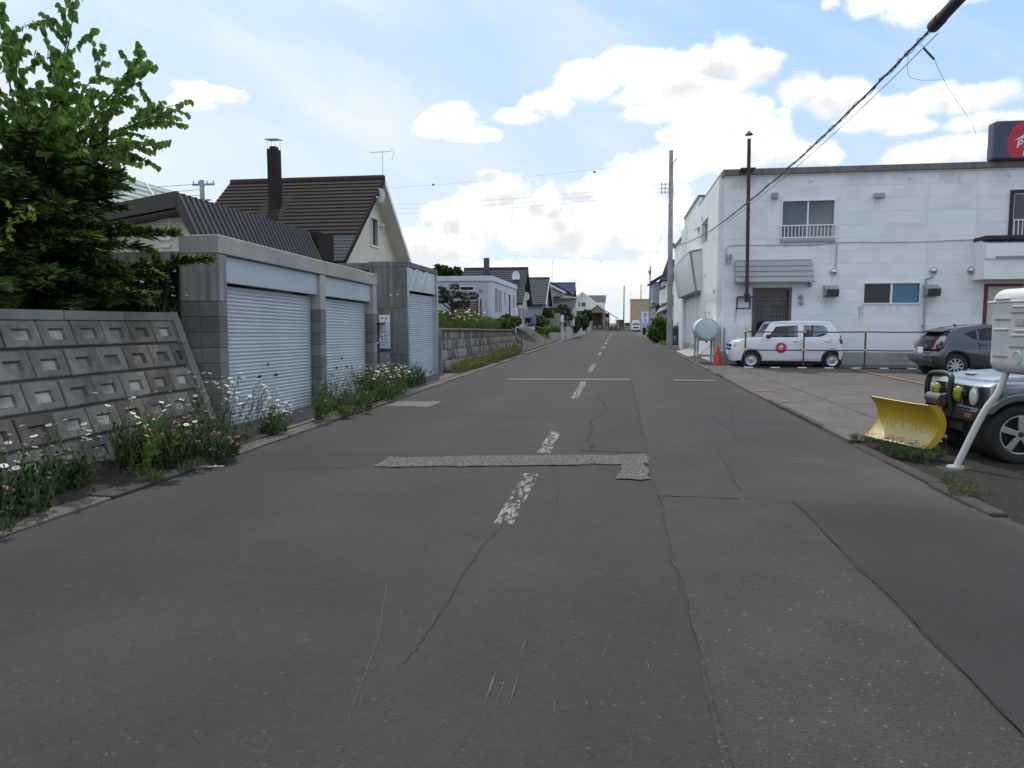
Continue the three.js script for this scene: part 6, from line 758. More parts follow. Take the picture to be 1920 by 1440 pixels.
for (const [x, z, h, r, l] of [[3.3, -75, 7.4, .1, 'thin wooden looking pole with an antenna top before the blue-grey house'], [3.2, -100, 6.9, .09, 'slender pole standing by the parking sign'], [1.5, -165, 10, .16, 'solitary dark pole at the end of the street']]) { const t = thing('utility_pole', l, 'utility pole', [x, 0, z]); part('pole', cyl([0, 0, 0], [0, h, 0], r, r * .7, 10), z < -150 ? M.timber : M.pole, t); if (z > -80) { part('antenna', [cyl([0, h, 0], [-.05, h + 1.4, 0], .03, .02, 5), cyl([-.4, h + .7, 0], [.3, h + .3, 0], .02, .02, 5)], M.alu, t); part('transformer', bx(-.18, .12, h - .9, h - .45, -.1, .1, .02), M.hood, t); } else part('band', cyl([0, h * .8, 0], [0, h * .8 + .15, 0], r, r, 10), M.alu, t); }
wire('curved wire linking the thin poles along the street', [...sagged([3.25, 6.7, -75], [3.2, 6.2, -100], 1.1)], .014, 40); wire('wire from the tall pole down to the thin poles', sagged([2.95, 9, -42.2], [3.3, 6.9, -75], .7), .01, 40);
// ------------------------------------------------ kerosene tank on legs, cone
{
  const t = thing('kerosene_drum_tank', 'pale blue-grey cylindrical fuel tank on a steel frame beside the side wall', 'tank', [3.23, 0, -26.6]), C = mat([.47, .56, .59], .5, { t: 'dirt' });
  part('drum', [new THREE.LatheGeometry([[0, 0], [.36, 0], [.40, -.03], [.405, -.06], [.405, -1.2], [.38, -1.25], [0, -1.25]].map(([a, b]) => new THREE.Vector2(a, b)), 36).rotateX(Math.PI / 2).translate(0, 1.27, 0)], C, t); part('end_dish', new THREE.SphereGeometry(.37, 28, 10, 0, Math.PI * 2, 0, Math.PI / 2).scale(1, .16, 1).rotateX(Math.PI / 2).translate(0, 1.27, .0), C, t);
  part('rim', new THREE.TorusGeometry(.40, .012, 6, 36).translate(0, 1.27, -.02), M.greyPaint, t);
  for (const x of [-.3, .3]) for (const z of [-.12, -1.1]) part('leg', bx(x - .03, x + .03, 0, 1.02, z - .03, z + .03), M.greyPaint, t); for (const y of [.28, .86]) part('frame_bar', [bx(-.32, .32, y, y + .04, -.14, -.1), bx(-.32, .32, y, y + .04, -1.12, -1.08), bx(-.32, -.28, y, y + .04, -1.1, -.1), bx(.28, .32, y, y + .04, -1.1, -.1)], M.greyPaint, t); part('brace', cyl([-.3, .3, -.11], [.3, .82, -.11], .012, .012, 5), M.greyPaint, t);
  part('vent_pipe', tube([[-.02, 1.65, -.3], [-.02, 1.86, -.3], [.04, 1.92, -.3], [.1, 1.86, -.3], [.1, 1.78, -.3]], .014, 6, 24), M.hood, t); part('drain_valve', bx(-.05, .02, .8, .88, -.08, .02, .01), M.blackMetal, t); for (const x of [-.3, .3]) part('foot_plate', bx(x - .07, x + .07, 0, .025, -.2, -.05), M.greyPaint, t);
}
{ const t = thing('traffic_cone', 'red traffic cone beside the cylindrical tank at the building corner', 'traffic cone', [3.55, .03, -26.0]), R = mat([.62, .045, .03], .5, { t: 'dirt' }); part('cone', new THREE.LatheGeometry([[.15, .03], [.14, .05], [.035, .66], [.025, .68], [0, .68]].map((p) => new THREE.Vector2(...p)), 24), R, t); part('base', bx(-.19, .19, 0, .035, -.19, .19, .015), R, t); }
// ------------------------------------------------ pipe guard rail round the parking bays
{
  const t = thing('guard_rail', 'low dark pipe guard rail with orange joint caps in front of the white building', 'guard rail'), z = -24.5, cap = mat([.62, .30, .08], .6), cap2 = mat([.60, .43, .05], .6), dark = mat([.045, .05, .05], .5, { t: 'grain' });
  const xs = [4.22, 6.07, 7.97, 9.85, 11.7, 13.5]; xs.forEach((x, i) => { part('post', cyl([x, .0, z], [x, 1.22, z], .026, .026, 10), dark, t); for (const y of [1.22, .62]) part('joint_cap', new THREE.SphereGeometry(.055, 12, 8).scale(1.25, .9, .9).translate(x, y, z), i ? cap : cap2, t); });
  for (const y of [1.22, .62]) for (let i = 0; i + 1 < xs.length; i++) part('rail', tube([[xs[i] + .05, y, z], [(xs[i] + xs[i + 1]) / 2, y - .012, z], [xs[i + 1] - .05, y, z]], .02, 8, 8), dark, t);
  for (let x = 4.2; x < 13.4; x += .28) part('kerb_stripe', bx(x, x + .275, .03, .062, z + .05, z + .12, .008), Math.round(x / .28) % 3 === 0 ? M.whitePlastic : M.black, t); part('finial', bx(4.2, 4.26, 1.26, 1.36, z - .02, z + .02, .01), cap, t);
}
{ const t = thing('sign_post', 'thin pale post with a small grey box beside the shop canopy', 'post', [11.95, 0, -23.2]); part('post', cyl([0, 0, 0], [0, 3.4, 0], .05, .05, 10), M.greyPaint, t); part('meter_box', bx(.04, .2, 2.9, 3.35, -.06, .06, .02), M.greyPaint, t); }
// ------------------------------------------------ household fuel tank of grey plastic on four splayed legs
{
  const t = thing('fuel_tank', 'large light grey ribbed fuel tank on splayed pipe legs beside the kerb', 'fuel tank', [3.74, 0, -7.92], 0), Gm = mat([.60, .62, .63], .42, { t: 'grain' }); t.rotation.y = .117;
  // local: x out from the street, z towards the camera; the ribbed face looks at x = 0
  const L = 1.75, Wd = .62, y0 = 1.0, y1 = 1.84; part('shell', new RoundedBoxGeometry(Wd, y1 - y0, L, 5, .12).translate(Wd / 2, (y0 + y1) / 2, L / 2), Gm, t);
  part('seam_flange', new RoundedBoxGeometry(Wd + .02, .022, L + .02, 2, .01).translate(Wd / 2, y1 - .13, L / 2), Gm, t);
  const rib = (z0, z1, y, h = .02, d = .014) => part('moulded_rib', bx(-d, .02, y - h / 2, y + h / 2, z0, z1, .006), Gm, t), grv = (z0, z1, y) => part('moulded_groove', bx(-.0045, .01, y - .008, y + .008, z0, z1), mat([.2, .205, .2], .6), t);
  for (const [a, b, y] of [[.12, .33, 1.74], [.38, .6, 1.66], [.12, .33, 1.44], [.42, .6, 1.43], [.38, .62, 1.385], [.66, .92, 1.44], [.95, 1.2, 1.66], [1.3, 1.6, 1.74], [.95, 1.2, 1.385], [1.3, 1.6, 1.44]]) rib(a, b, y); for (const [a, b, y] of [[.12, .36, 1.535], [.36, .6, 1.60], [.36, .6, 1.27], [.12, .34, 1.17], [.62, .9, 1.17], [.66, .92, 1.535], [.95, 1.25, 1.27]]) grv(a, b, y);
  part('name_plate', bx(-.006, .01, 1.47, 1.545, .43, .56, .004), mat([.30, .31, .31], .6), t); for (let k = 0; k < 3; k++) part('plate_line', bx(-.009, 0, 1.485 + k * .018, 1.493 + k * .018, .45, .54), Gm, t); part('round_mark', new THREE.TorusGeometry(.06, .006, 6, 28).rotateY(Math.PI / 2).translate(-.003, 1.17, .48), Gm, t); for (let k = 0; k < 3; k++) part('round_mark', bx(-.006, .0, 1.135 + k * .03, 1.143 + k * .03, .45, .51), Gm, t);
  const leg = (zb, zf, s) => { const l = part('leg', tube([[s > 0 ? .10 : Wd - .1, 1.04, zb], [s > 0 ? .02 : Wd - .02, .8, zb], [s > 0 ? -.06 : Wd + .06, .64, zb + (zf - zb) * .3], [s > 0 ? -.27 : Wd + .27, .02, zf]], .032, 12, 30), mat([.58, .60, .61], .5, { t: 'grain' }), t); part('foot_plate', cyl([s > 0 ? -.275 : Wd + .275, .014, zf], [s > 0 ? -.275 : Wd + .275, .034, zf], .085, .075, 18), M.greyPaint, l); };
  leg(.2, .06, 1); leg(1.5, 1.5, 1); leg(.2, .06, -1); leg(1.5, 1.5, -1); part('outlet_pipe', tube([[.3, 1.0, .3], [.3, .85, .3], [.5, .75, .4]], .015, 6, 20), M.alu, t); part('filler_cap', cyl([.3, 1.83, .6], [.3, 1.9, .6], .06, .06, 14), M.blackMetal, t); part('outlet_valve', bx(.22, .36, .9, 1.0, .55, .75, .02), M.hood, t);
  const p = ground('paving_slab', 'flat concrete foot slabs under the tank legs'); for (const [x, z] of [[3.47, -7.83], [3.31, -6.43]]) part('slab', bx(x - .17, x + .17, -.05, .013, z - .17, z + .17, .01), M.kerbDark, p);
}
// ------------------------------------------------ plants
const leafMat = (c, tr_ = .4, r = .75) => new THREE.MeshPhysicalMaterial({ color: rgb(c), roughness: r, transmission: tr_, thickness: 0, side: THREE.DoubleSide, specularIntensity: .3 });
const bark = mat([.085, .07, .06], .95, { t: 'streak', bump: .01 }), stemGreen = mat([.10, .15, .05], .8), petalW = mat([.80, .80, .76], .8, { side: THREE.DoubleSide }), heartY = mat([.55, .38, .04], .9);
function tris(list) { const g = new THREE.BufferGeometry(); g.setAttribute('position', new THREE.Float32BufferAttribute(list, 3)); g.computeVertexNormals(); g.setAttribute('uv', new THREE.BufferAttribute(new Float32Array(list.length / 3 * 2), 2)); return g; }
function leafGeo(w, pts, fold = .18, droop = .25) {      // outline half-widths along a unit blade, folded on the midrib, tip drooping
  const L = []; const P = (i, s) => { const [y, h] = pts[i]; return [s * h * w, y, fold * Math.abs(h) * w * -1 - droop * y * y]; };
  for (let i = 0; i + 1 < pts.length; i++) for (const s of [-1, 1]) { const a = P(i, 0), b = P(i, s), c = P(i + 1, s), d = P(i + 1, 0); L.push(...a, ...b, ...c, ...a, ...c, ...d); } return tris(L);
}
const heart = leafGeo(1, [[0, .0], [-.04, .22], [.08, .42], [.3, .48], [.55, .38], [.8, .18], [1, 0]]), lance = leafGeo(1, [[0, .03], [.25, .16], [.55, .17], [.8, .1], [1, 0]], .2, .35), blade = leafGeo(1, [[0, .03], [.4, .035], [.75, .025], [1, 0]], .1, .45);
const maple = (() => { const L = [], tip = [[-150, .45], [-95, .75], [-45, .95], [0, 1.05], [45, .95], [95, .75], [150, .45]]; const ring = []; tip.forEach(([a, r], i) => { ring.push([a, r]); if (i < tip.length - 1) ring.push([(a + tip[i + 1][0]) / 2, .42]); }); const q = ([a, r]) => [Math.sin(a / 57.3) * r * .5, Math.cos(a / 57.3) * r * .5, -.12 * r * r]; for (let i = 0; i + 1 < ring.length; i++) L.push(0, 0, 0, ...q(ring[i]), ...q(ring[i + 1])); return tris(L); })();
const UP = V(0, 1, 0);
function orient(dir, roll, s) { const q = new THREE.Quaternion().setFromUnitVectors(UP, dir.clone().normalize()); q.multiply(qe(0, roll, 0)); return [q, s]; }
function limb(a, b, r0, r1, bend, f, n = 7) { const p = []; for (let i = 0; i <= n; i++) { const k = i / n; p.push(a.clone().lerp(b, k).add(V((f() - .5) * bend, bend * 1.2 * Math.sin(k * Math.PI), (f() - .5) * bend))); } p[0] = a.clone(); p[n] = b.clone(); const c = new THREE.CatmullRomCurve3(p), g = new THREE.TubeGeometry(c, n * 2, 1, 7), q = g.attributes.position, t = V(); for (let i = 0; i < q.count; i++) { const k = Math.floor(i / 8) / (n * 2), m = c.getPoint(clamp(k)); t.fromBufferAttribute(q, i).sub(m).multiplyScalar(mix(r0, r1, k)).add(m); q.setXYZ(i, t.x, t.y, t.z); } g.computeVertexNormals(); return [g, c]; }
// broad-leaved tree: leaves hang along arching twigs
{
  const t = thing('broadleaf_tree', 'broad-leaved tree with drooping heart-shaped leaves above the dark yew', 'tree'), f = rngOf(2024), C = V(-6.75, 3.7, -7.4), LM = [leafMat([.10, .195, .036], .48), leafMat([.075, .15, .03], .44), leafMat([.15, .25, .042], .5)];
  const [tg] = limb(V(-6.7, 1.5, -7.7), V(-6.6, 3.3, -7.5), .09, .05, .06, f); part('trunk', tg, bark, t);
  const spots = [], twigs = [];
  const tips = [[-4.98, 3.50, -7.4], [-5.06, 3.86, -7.6], [-5.15, 4.2, -7.3], [-5.45, 4.55, -7.7], [-5.9, 4.95, -7.3], [-6.25, 5.1, -7.7], [-6.75, 5.2, -7.2], [-7.3, 5.0, -7.6], [-7.9, 4.6, -7.4], [-5.2, 3.3, -7.0], [-5.6, 4.1, -6.8], [-6.2, 4.5, -6.7], [-7.0, 4.3, -6.5], [-5.5, 3.6, -6.6], [-6.3, 3.7, -6.3], [-5.4, 4.2, -8.3], [-6.4, 4.8, -8.4], [-7.4, 4.2, -8.4], [-7.8, 3.8, -6.8], [-6.9, 3.5, -6.4], [-6.0, 4.2, -7.2], [-5.75, 3.15, -6.9]];
  for (const tp of tips) {
    const root = V(-6.62, 2.5 + .9 * f(), -7.55), tip = V(...tp).add(V((f() - .5) * .1, (f() - .5) * .1, (f() - .5) * .1)), [bg, c] = limb(root, tip, .020, .003, .10, f); part('branch', bg, bark, t);
    for (let k = 0; k < 13; k++) {
      const u = .22 + .78 * k / 12, o = c.getPoint(u), d = c.getTangent(u); d.add(V((f() - .5) * 2.2, (f() - .42) * 1.5, (f() - .5) * 2.2)).normalize(); const L = k === 12 ? .2 : mix(.62, .34, u) * (.6 + .7 * f()), n = Math.round(L / .031); if (k < 12) { const e = o.clone().addScaledVector(d, L).add(V(0, -.10 * L, 0)); twigs.push(new THREE.TubeGeometry(new THREE.LineCurve3(o, e), 2, .0028, 4)); }
      for (let i = 1; i <= n; i++) { const s = i / n, p = o.clone().addScaledVector(d, L * s).add(V(0, -.10 * s * s * L, 0)), side = i % 2 ? 1 : -1, ld = V(d.z * side * .6 + (f() - .5) * .7, -.75 + (f() - .5) * .6, -d.x * side * .6 + (f() - .5) * .7); spots.push([p, ...orient(ld, f() * 6.28, .058 + .042 * f()), Math.floor(f() * 3)]); }
    }
  }
  part('twigs', twigs, bark, t, { kind: 'stuff' });
  spots.sort((a, b) => a[0].length() - b[0].length()); const near = spots.filter((s, i) => i % 5 === 0).slice(0, 290), set = new Set(near);
  for (const [p, q, s, m] of near) { const me = shared('leaf', heart, LM[m], t, p.x, p.y, p.z); me.quaternion.copy(q); me.scale.setScalar(s); }
  for (let m = 0; m < 3; m++) inst('foliage', heart, LM[m], t, spots.filter((s) => !set.has(s) && s[3] === m).map(([p, q, s]) => place(p, q, s)));
}
// yew: layered flat sprays of needles
{
  const t = thing('yew_shrub', 'large dark spreading yew overhanging the block wall with long outreaching branches', 'shrub'), f = rngOf(515);
  const spray = (() => { const L = []; for (let i = 0; i < 15; i++) { const y = i / 15, l = .26 * (1 - y * .55) * (i < 2 ? .6 : 1); for (const s of [-1, 1]) { const a = [0, y, 0], b = [s * l * .5, y + .10, -.02], c = [s * l, y + .16, -.06], w = .045; L.push(a[0], a[1] - w, a[2], b[0], b[1] - w, b[2], b[0], b[1] + w, b[2], a[0], a[1] - w, a[2], b[0], b[1] + w, b[2], a[0], a[1] + w, a[2], b[0], b[1] - w, b[2], c[0], c[1], c[2], b[0], b[1] + w, b[2]); } } return tris(L); })();
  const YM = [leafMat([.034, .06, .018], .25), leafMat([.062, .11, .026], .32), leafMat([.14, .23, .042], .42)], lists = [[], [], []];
  const grow = (a, b, bend, dens, bright) => {
    const [g, c] = limb(a, b, .028, .006, bend, f); part('branch', g, bark, t); const L = c.getLength(), n = Math.ceil(L * dens * 2.1);
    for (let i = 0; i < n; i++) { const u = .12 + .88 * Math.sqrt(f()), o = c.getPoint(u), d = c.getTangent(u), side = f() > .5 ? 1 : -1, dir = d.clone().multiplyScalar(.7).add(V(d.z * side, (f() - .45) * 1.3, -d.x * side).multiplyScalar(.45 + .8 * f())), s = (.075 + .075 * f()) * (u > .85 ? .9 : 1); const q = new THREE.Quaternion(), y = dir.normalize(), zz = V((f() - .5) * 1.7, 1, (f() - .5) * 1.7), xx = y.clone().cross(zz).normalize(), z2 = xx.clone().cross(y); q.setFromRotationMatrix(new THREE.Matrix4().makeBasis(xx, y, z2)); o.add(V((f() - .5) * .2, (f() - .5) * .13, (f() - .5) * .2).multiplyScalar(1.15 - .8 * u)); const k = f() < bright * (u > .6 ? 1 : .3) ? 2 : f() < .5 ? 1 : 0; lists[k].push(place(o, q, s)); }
  };
  part('trunk', limb(V(-6.9, 1.4, -7.3), V(-6.8, 3.0, -7.2), .12, .05, .05, f)[0], bark, t);
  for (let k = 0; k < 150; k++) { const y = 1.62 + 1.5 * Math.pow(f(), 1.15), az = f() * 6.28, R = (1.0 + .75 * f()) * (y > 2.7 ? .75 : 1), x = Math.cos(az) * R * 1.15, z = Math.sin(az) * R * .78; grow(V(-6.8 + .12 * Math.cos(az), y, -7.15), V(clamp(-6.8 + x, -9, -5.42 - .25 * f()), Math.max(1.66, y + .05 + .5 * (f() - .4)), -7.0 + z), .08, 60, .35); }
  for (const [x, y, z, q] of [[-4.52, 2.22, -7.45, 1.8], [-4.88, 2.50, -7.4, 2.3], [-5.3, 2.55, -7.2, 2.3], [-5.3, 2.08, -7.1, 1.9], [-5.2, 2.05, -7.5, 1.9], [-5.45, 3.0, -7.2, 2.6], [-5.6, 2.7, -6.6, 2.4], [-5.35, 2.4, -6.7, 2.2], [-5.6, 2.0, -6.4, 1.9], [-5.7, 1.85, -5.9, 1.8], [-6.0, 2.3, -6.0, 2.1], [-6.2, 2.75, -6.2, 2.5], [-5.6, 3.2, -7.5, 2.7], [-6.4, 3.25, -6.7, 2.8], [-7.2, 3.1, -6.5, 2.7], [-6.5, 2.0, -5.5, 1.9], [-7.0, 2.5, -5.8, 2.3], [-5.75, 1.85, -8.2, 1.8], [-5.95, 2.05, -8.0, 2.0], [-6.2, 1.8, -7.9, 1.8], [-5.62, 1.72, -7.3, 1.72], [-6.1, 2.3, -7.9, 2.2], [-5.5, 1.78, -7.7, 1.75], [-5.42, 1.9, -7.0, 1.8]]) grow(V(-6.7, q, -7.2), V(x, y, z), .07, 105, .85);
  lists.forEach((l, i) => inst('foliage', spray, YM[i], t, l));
}
{ // bright leaves at the very edge
  const t = thing('maple_sapling', 'bright yellow-green maple leaves reaching in front of the dark yew', 'sapling'), f = rngOf(66), ML = [leafMat([.26, .36, .04], .5), leafMat([.20, .31, .035], .5)];
  const [g, c] = limb(V(-6.25, 1.55, -5.85), V(-5.46, 2.56, -6.0), .014, .004, .12, f); part('stem', g, bark, t);
  for (let i = 0; i < 26; i++) { const u = .55 + .45 * f(), p = c.getPoint(u).add(V((f() - .5) * .26 - .03, (f() - .5) * .2, (f() - .5) * .26)), me = shared('leaf', maple, ML[i % 2], t, p.x, p.y, p.z); me.quaternion.copy(orient(V((f() - .3) * .8, -.6 + f() * .5, .5 + f() * .4), f() * 6, 1)[0]); me.scale.setScalar(.10 + .06 * f()); }
}
// ------------------------------------------------ weeds along the verge
function weedParts(t, f, o) {
  const st = [], lf = [], fl = [], ht = [], pk = [], M4 = new THREE.Matrix4();
  const add = (g, list, p, q, s) => { const c = g.clone(); c.applyMatrix4(M4.compose(p, q, V(s, s, s))); list.push(c); };
  const petal = (() => { const L = []; for (let i = 0; i < 11; i++) { const a = i * .5712, b = a + .42, m = (a + b) / 2; L.push(0, 0, 0, .9 * Math.cos(a), -.05, .9 * Math.sin(a), 1.02 * Math.cos(m), -.09, 1.02 * Math.sin(m), 0, 0, 0, 1.02 * Math.cos(m), -.09, 1.02 * Math.sin(m), .9 * Math.cos(b), -.05, .9 * Math.sin(b)); } return tris(L); })(), heartG = new THREE.SphereGeometry(.3, 7, 4, 0, 6.3, 0, 1.6), pom = new THREE.IcosahedronGeometry(1, 0);
  for (let k = 0; k < o.stems; k++) {
    const r = o.r * Math.sqrt(f()), a = f() * 6.28, x = o.x + r * Math.cos(a) * (o.sx ?? 1), z = o.z + r * Math.sin(a) * (o.sz ?? 1), h = o.h * (.55 + .55 * f()), lean = V((f() - .5) * .95 + (o.lx ?? .1), 1, (f() - .5) * .95 + (o.lz ?? 0)).normalize(), y0 = .05, top = V(x, y0, z).addScaledVector(lean, h), mid = V(x, y0, z).addScaledVector(lean, h * .5).add(V((f() - .5) * .05, 0, (f() - .5) * .05));
    const c = new THREE.QuadraticBezierCurve3(V(x, y0, z), mid, top); st.push(new THREE.TubeGeometry(c, 4, .0028 + .0012 * f(), 3));
    const n = o.leaves; for (let i = 0; i < n; i++) { const u = (o.basal ? Math.pow(f(), 1.7) : f()) * (o.flower ? .78 : 1), p = c.getPoint(u), d = V((f() - .5) * 2, .25 + f() * .9, (f() - .5) * 2); const [q] = orient(d, f() * 6.28, 1); add(o.leaf ?? lance, lf, p, q, o.ls * (.6 + .7 * f()) * (1 - .35 * u)); }
    if (o.flower === 'daisy') { const m = f() < .45 ? 2 : 1; for (let i = 0; i < m; i++) { const p = i ? top.clone().add(V((f() - .5) * .1, -.03 - .08 * f(), (f() - .5) * .1)) : top; const q = qe((f() - .5) * .9, f() * 6, (f() - .5) * .9), s = .021 + .009 * f(); add(petal, fl, p, q, s); add(heartG, ht, p, q, s); if (i) st.push(new THREE.TubeGeometry(new THREE.LineCurve3(c.getPoint(.8), p), 1, .002, 3)); } }
    if (o.flower === 'pink' && f() < (o.fr ?? .7)) for (let i = 0; i < 3; i++) add(pom, pk, top.clone().add(V((f() - .5) * .05, (f() - .5) * .04, (f() - .5) * .05)), qe(f(), f(), f()), .009 + .009 * f());
  }
  const green = o.green ?? [.055, .10, .028]; part('stem', st, stemGreen, t, { kind: 'stuff' }); part('foliage', join(lf), leafMat(green, .35), t, { raw: 1, kind: 'stuff' });
  if (fl.length) { part('flower_petals', join(fl), petalW, t, { raw: 1, kind: 'stuff' }); part('flower_hearts', join(ht), heartY, t, { raw: 1, kind: 'stuff' }); }
  if (pk.length) part('flower_heads', join(pk), mat(o.pink ?? [.42, .17, .19], .9), t, { raw: 1, kind: 'stuff' });
}
const weed = (name, label, cat, parts) => { const t = thing(name, label, cat, [0, 0, 0], 0, 'weeds along the left verge'); const f = rngOf(Math.floor(Math.abs(parts[0].z * 977) + 13)); parts.forEach((o) => weedParts(t, f, o)); };
weed('daisy_clump', 'white daisies over dark leaves, the clump at the near end of the block wall', 'daisies', [{ x: -4.78, z: -4.75, r: .42, stems: 26, h: .62, leaves: 14, ls: .07, flower: 'daisy', basal: 1 }, { x: -4.72, z: -4.7, r: .4, stems: 90, h: .32, leaves: 15, ls: .05, leaf: heart, green: [.045, .085, .025] }, { x: -4.7, z: -4.6, r: .35, stems: 24, h: .35, leaves: 5, ls: .05, flower: 'pink', fr: .3 }]);
weed('daisy_clump', 'loose group of white daisies before the middle of the block wall', 'daisies', [{ x: -4.76, z: -5.5, r: .26, stems: 15, h: .60, leaves: 8, ls: .07, flower: 'daisy', basal: 1 }, { x: -4.8, z: -5.5, r: .2, stems: 50, h: .3, leaves: 14, ls: .055, leaf: heart, green: [.05, .09, .025] }]);
weed('tall_weed', 'bright green tall leafy weed standing in front of the pink flowered clump', 'weed', [{ x: -4.52, z: -6.22, r: .05, stems: 5, h: .60, leaves: 26, ls: .085, green: [.13, .23, .035] }, { x: -4.5, z: -6.55, r: .04, stems: 3, h: .5, leaves: 20, ls: .08, green: [.12, .21, .035] }]);
weed('pink_clover_clump', 'big bushy clump of pink flowered clover at the far half of the block wall', 'clover', [{ x: -4.74, z: -6.8, r: .38, sz: 1.5, stems: 230, h: .52, leaves: 18, ls: .042, leaf: heart, flower: 'pink', fr: .09, green: [.05, .085, .026] }, { x: -4.36, z: -7.05, r: .28, sz: 1.25, stems: 170, h: .29, leaves: 18, ls: .036, leaf: heart, flower: 'pink', fr: .1, green: [.055, .088, .032] }, { x: -4.75, z: -6.5, r: .35, stems: 22, h: .74, leaves: 5, ls: .06, flower: 'daisy', basal: 1 }]);
weed('daisy_clump', 'tall airy white daisies at the corner of the block wall and the first garage', 'daisies', [{ x: -4.85, z: -7.95, r: .36, sz: 1.3, stems: 58, h: .82, leaves: 5, ls: .06, flower: 'daisy', basal: 1, lz: -.12 }, { x: -4.8, z: -7.8, r: .26, stems: 80, h: .32, leaves: 14, ls: .055, green: [.06, .10, .03] }]);
weed('daisy_clump', 'rounded tuft of daisies in front of the first roller shutter', 'daisies', [{ x: -4.52, z: -8.85, r: .16, stems: 38, h: .46, leaves: 8, ls: .07, flower: 'daisy', basal: 1, lz: -.2 }, { x: -4.46, z: -8.8, r: .14, stems: 44, h: .22, leaves: 10, ls: .08, leaf: blade, green: [.07, .125, .03] }]);
weed('daisy_clump', 'thin row of tall daisies against the lower left of the first shutter', 'daisies', [{ x: -4.92, z: -9.3, r: .3, sz: 1.3, sx: .4, stems: 14, h: .62, leaves: 4, ls: .05, flower: 'daisy', basal: 1, lz: -.25 }]);
weed('tall_weed', 'upright leafy green weed in front of the first pillar between the shutters', 'weed', [{ x: -4.4, z: -10.1, r: .12, stems: 12, h: .44, leaves: 26, ls: .085, green: [.085, .15, .035] }]);
weed('weed_bush', 'broad green weed bush with faded pink heads below the second shutter', 'weeds', [{ x: -4.45, z: -11.4, r: .42, sz: 1.5, stems: 110, h: .36, leaves: 15, ls: .055, flower: 'pink', fr: .12, pink: [.38, .27, .26], green: [.055, .10, .03] }, { x: -4.85, z: -11.6, r: .25, sz: 1.3, stems: 40, h: .62, leaves: 8, ls: .05, flower: 'pink', fr: .7, pink: [.40, .31, .31] }, { x: -4.2, z: -10.65, r: .12, stems: 26, h: .16, leaves: 9, ls: .06, green: [.10, .15, .03] }]);
weed('weed_bush', 'tall tangle of weeds with white flowers between the two garages', 'weeds', [{ x: -4.75, z: -13.9, r: .5, sz: 1.7, stems: 110, h: .62, leaves: 14, ls: .07, flower: 'daisy', basal: 0, green: [.055, .105, .03] }, { x: -4.45, z: -13.2, r: .34, sz: 1.4, stems: 80, h: .40, leaves: 14, ls: .07, green: [.075, .13, .035] }, { x: -4.7, z: -12.9, r: .2, stems: 8, h: .8, leaves: 16, ls: .07, green: [.08, .14, .035] }]);
weed('weed_bush', 'dark dense weeds at the foot of the taller garage', 'weeds', [{ x: -4.8, z: -15.9, r: .5, sz: 1.8, sx: .8, stems: 130, h: .55, leaves: 16, ls: .07, flower: 'pink', fr: .12, pink: [.45, .42, .5], green: [.045, .09, .03] }]);
weed('grass_tuft', 'small dark grass tuft growing out of the gutter at the near end', 'grass tuft', [{ x: -4.22, z: -4.28, r: .07, stems: 26, h: .09, leaves: 5, ls: .08, leaf: blade, green: [.05, .085, .025] }]);
weed('grass_tuft', 'low grass tuft in the gutter before the pink clover clump', 'grass tuft', [{ x: -4.28, z: -5.95, r: .12, stems: 34, h: .09, leaves: 5, ls: .08, leaf: blade, green: [.07, .105, .03] }]);
weed('grass_tuft', 'scruffy grass tuft beside a fallen pale stick', 'grass tuft', [{ x: -4.2, z: -6.5, r: .12, stems: 34, h: .09, leaves: 5, ls: .08, leaf: blade, green: [.06, .09, .03] }]);
weed('verge_grass', 'straw coloured grass along the foot of the far block wall', 'grass', [{ x: -4.72, z: -23, r: .2, sz: 14, stems: 260, h: .28, leaves: 5, ls: .22, leaf: blade, green: [.17, .18, .05] }, { x: -4.68, z: -30, r: .2, sz: 22, stems: 300, h: .34, leaves: 5, ls: .28, leaf: blade, green: [.16, .165, .05] }]);
weed('hanging_daisies', 'few white daisies leaning from the gap between the garages', 'daisies', [{ x: -5.75, z: -14.9, r: .2, stems: 20, h: 2.2, leaves: 8, ls: .07, flower: 'daisy', lx: .18 }]);
{ const t = thing('fallen_stick', 'pale fallen stick lying on the road edge beside a grass tuft', 'stick'); part('stick', tube([[-4.18, .04, -6.62], [-4.08, .035, -6.66], [-3.96, .04, -6.67]], .009, 6, 8), mat([.42, .38, .3], .9), t); part('stub', tube([[-4.08, .035, -6.66], [-4.06, .05, -6.7]], .005, 5, 4), mat([.38, .34, .27], .9), t); }
{ // terrace flowers by the fence
  const t = thing('daisy_clump', 'daisies growing on the terrace beside the dark baluster fence', 'daisies', [0, 1.5, 0]), f = rngOf(321); weedParts(t, f, { x: -5.85, z: -8.7, r: .3, stems: 40, h: .72, leaves: 6, ls: .06, flower: 'daisy', basal: 1 }); weedParts(t, f, { x: -5.8, z: -8.75, r: .3, stems: 50, h: .25, leaves: 10, ls: .06, green: [.05, .09, .03] });
}
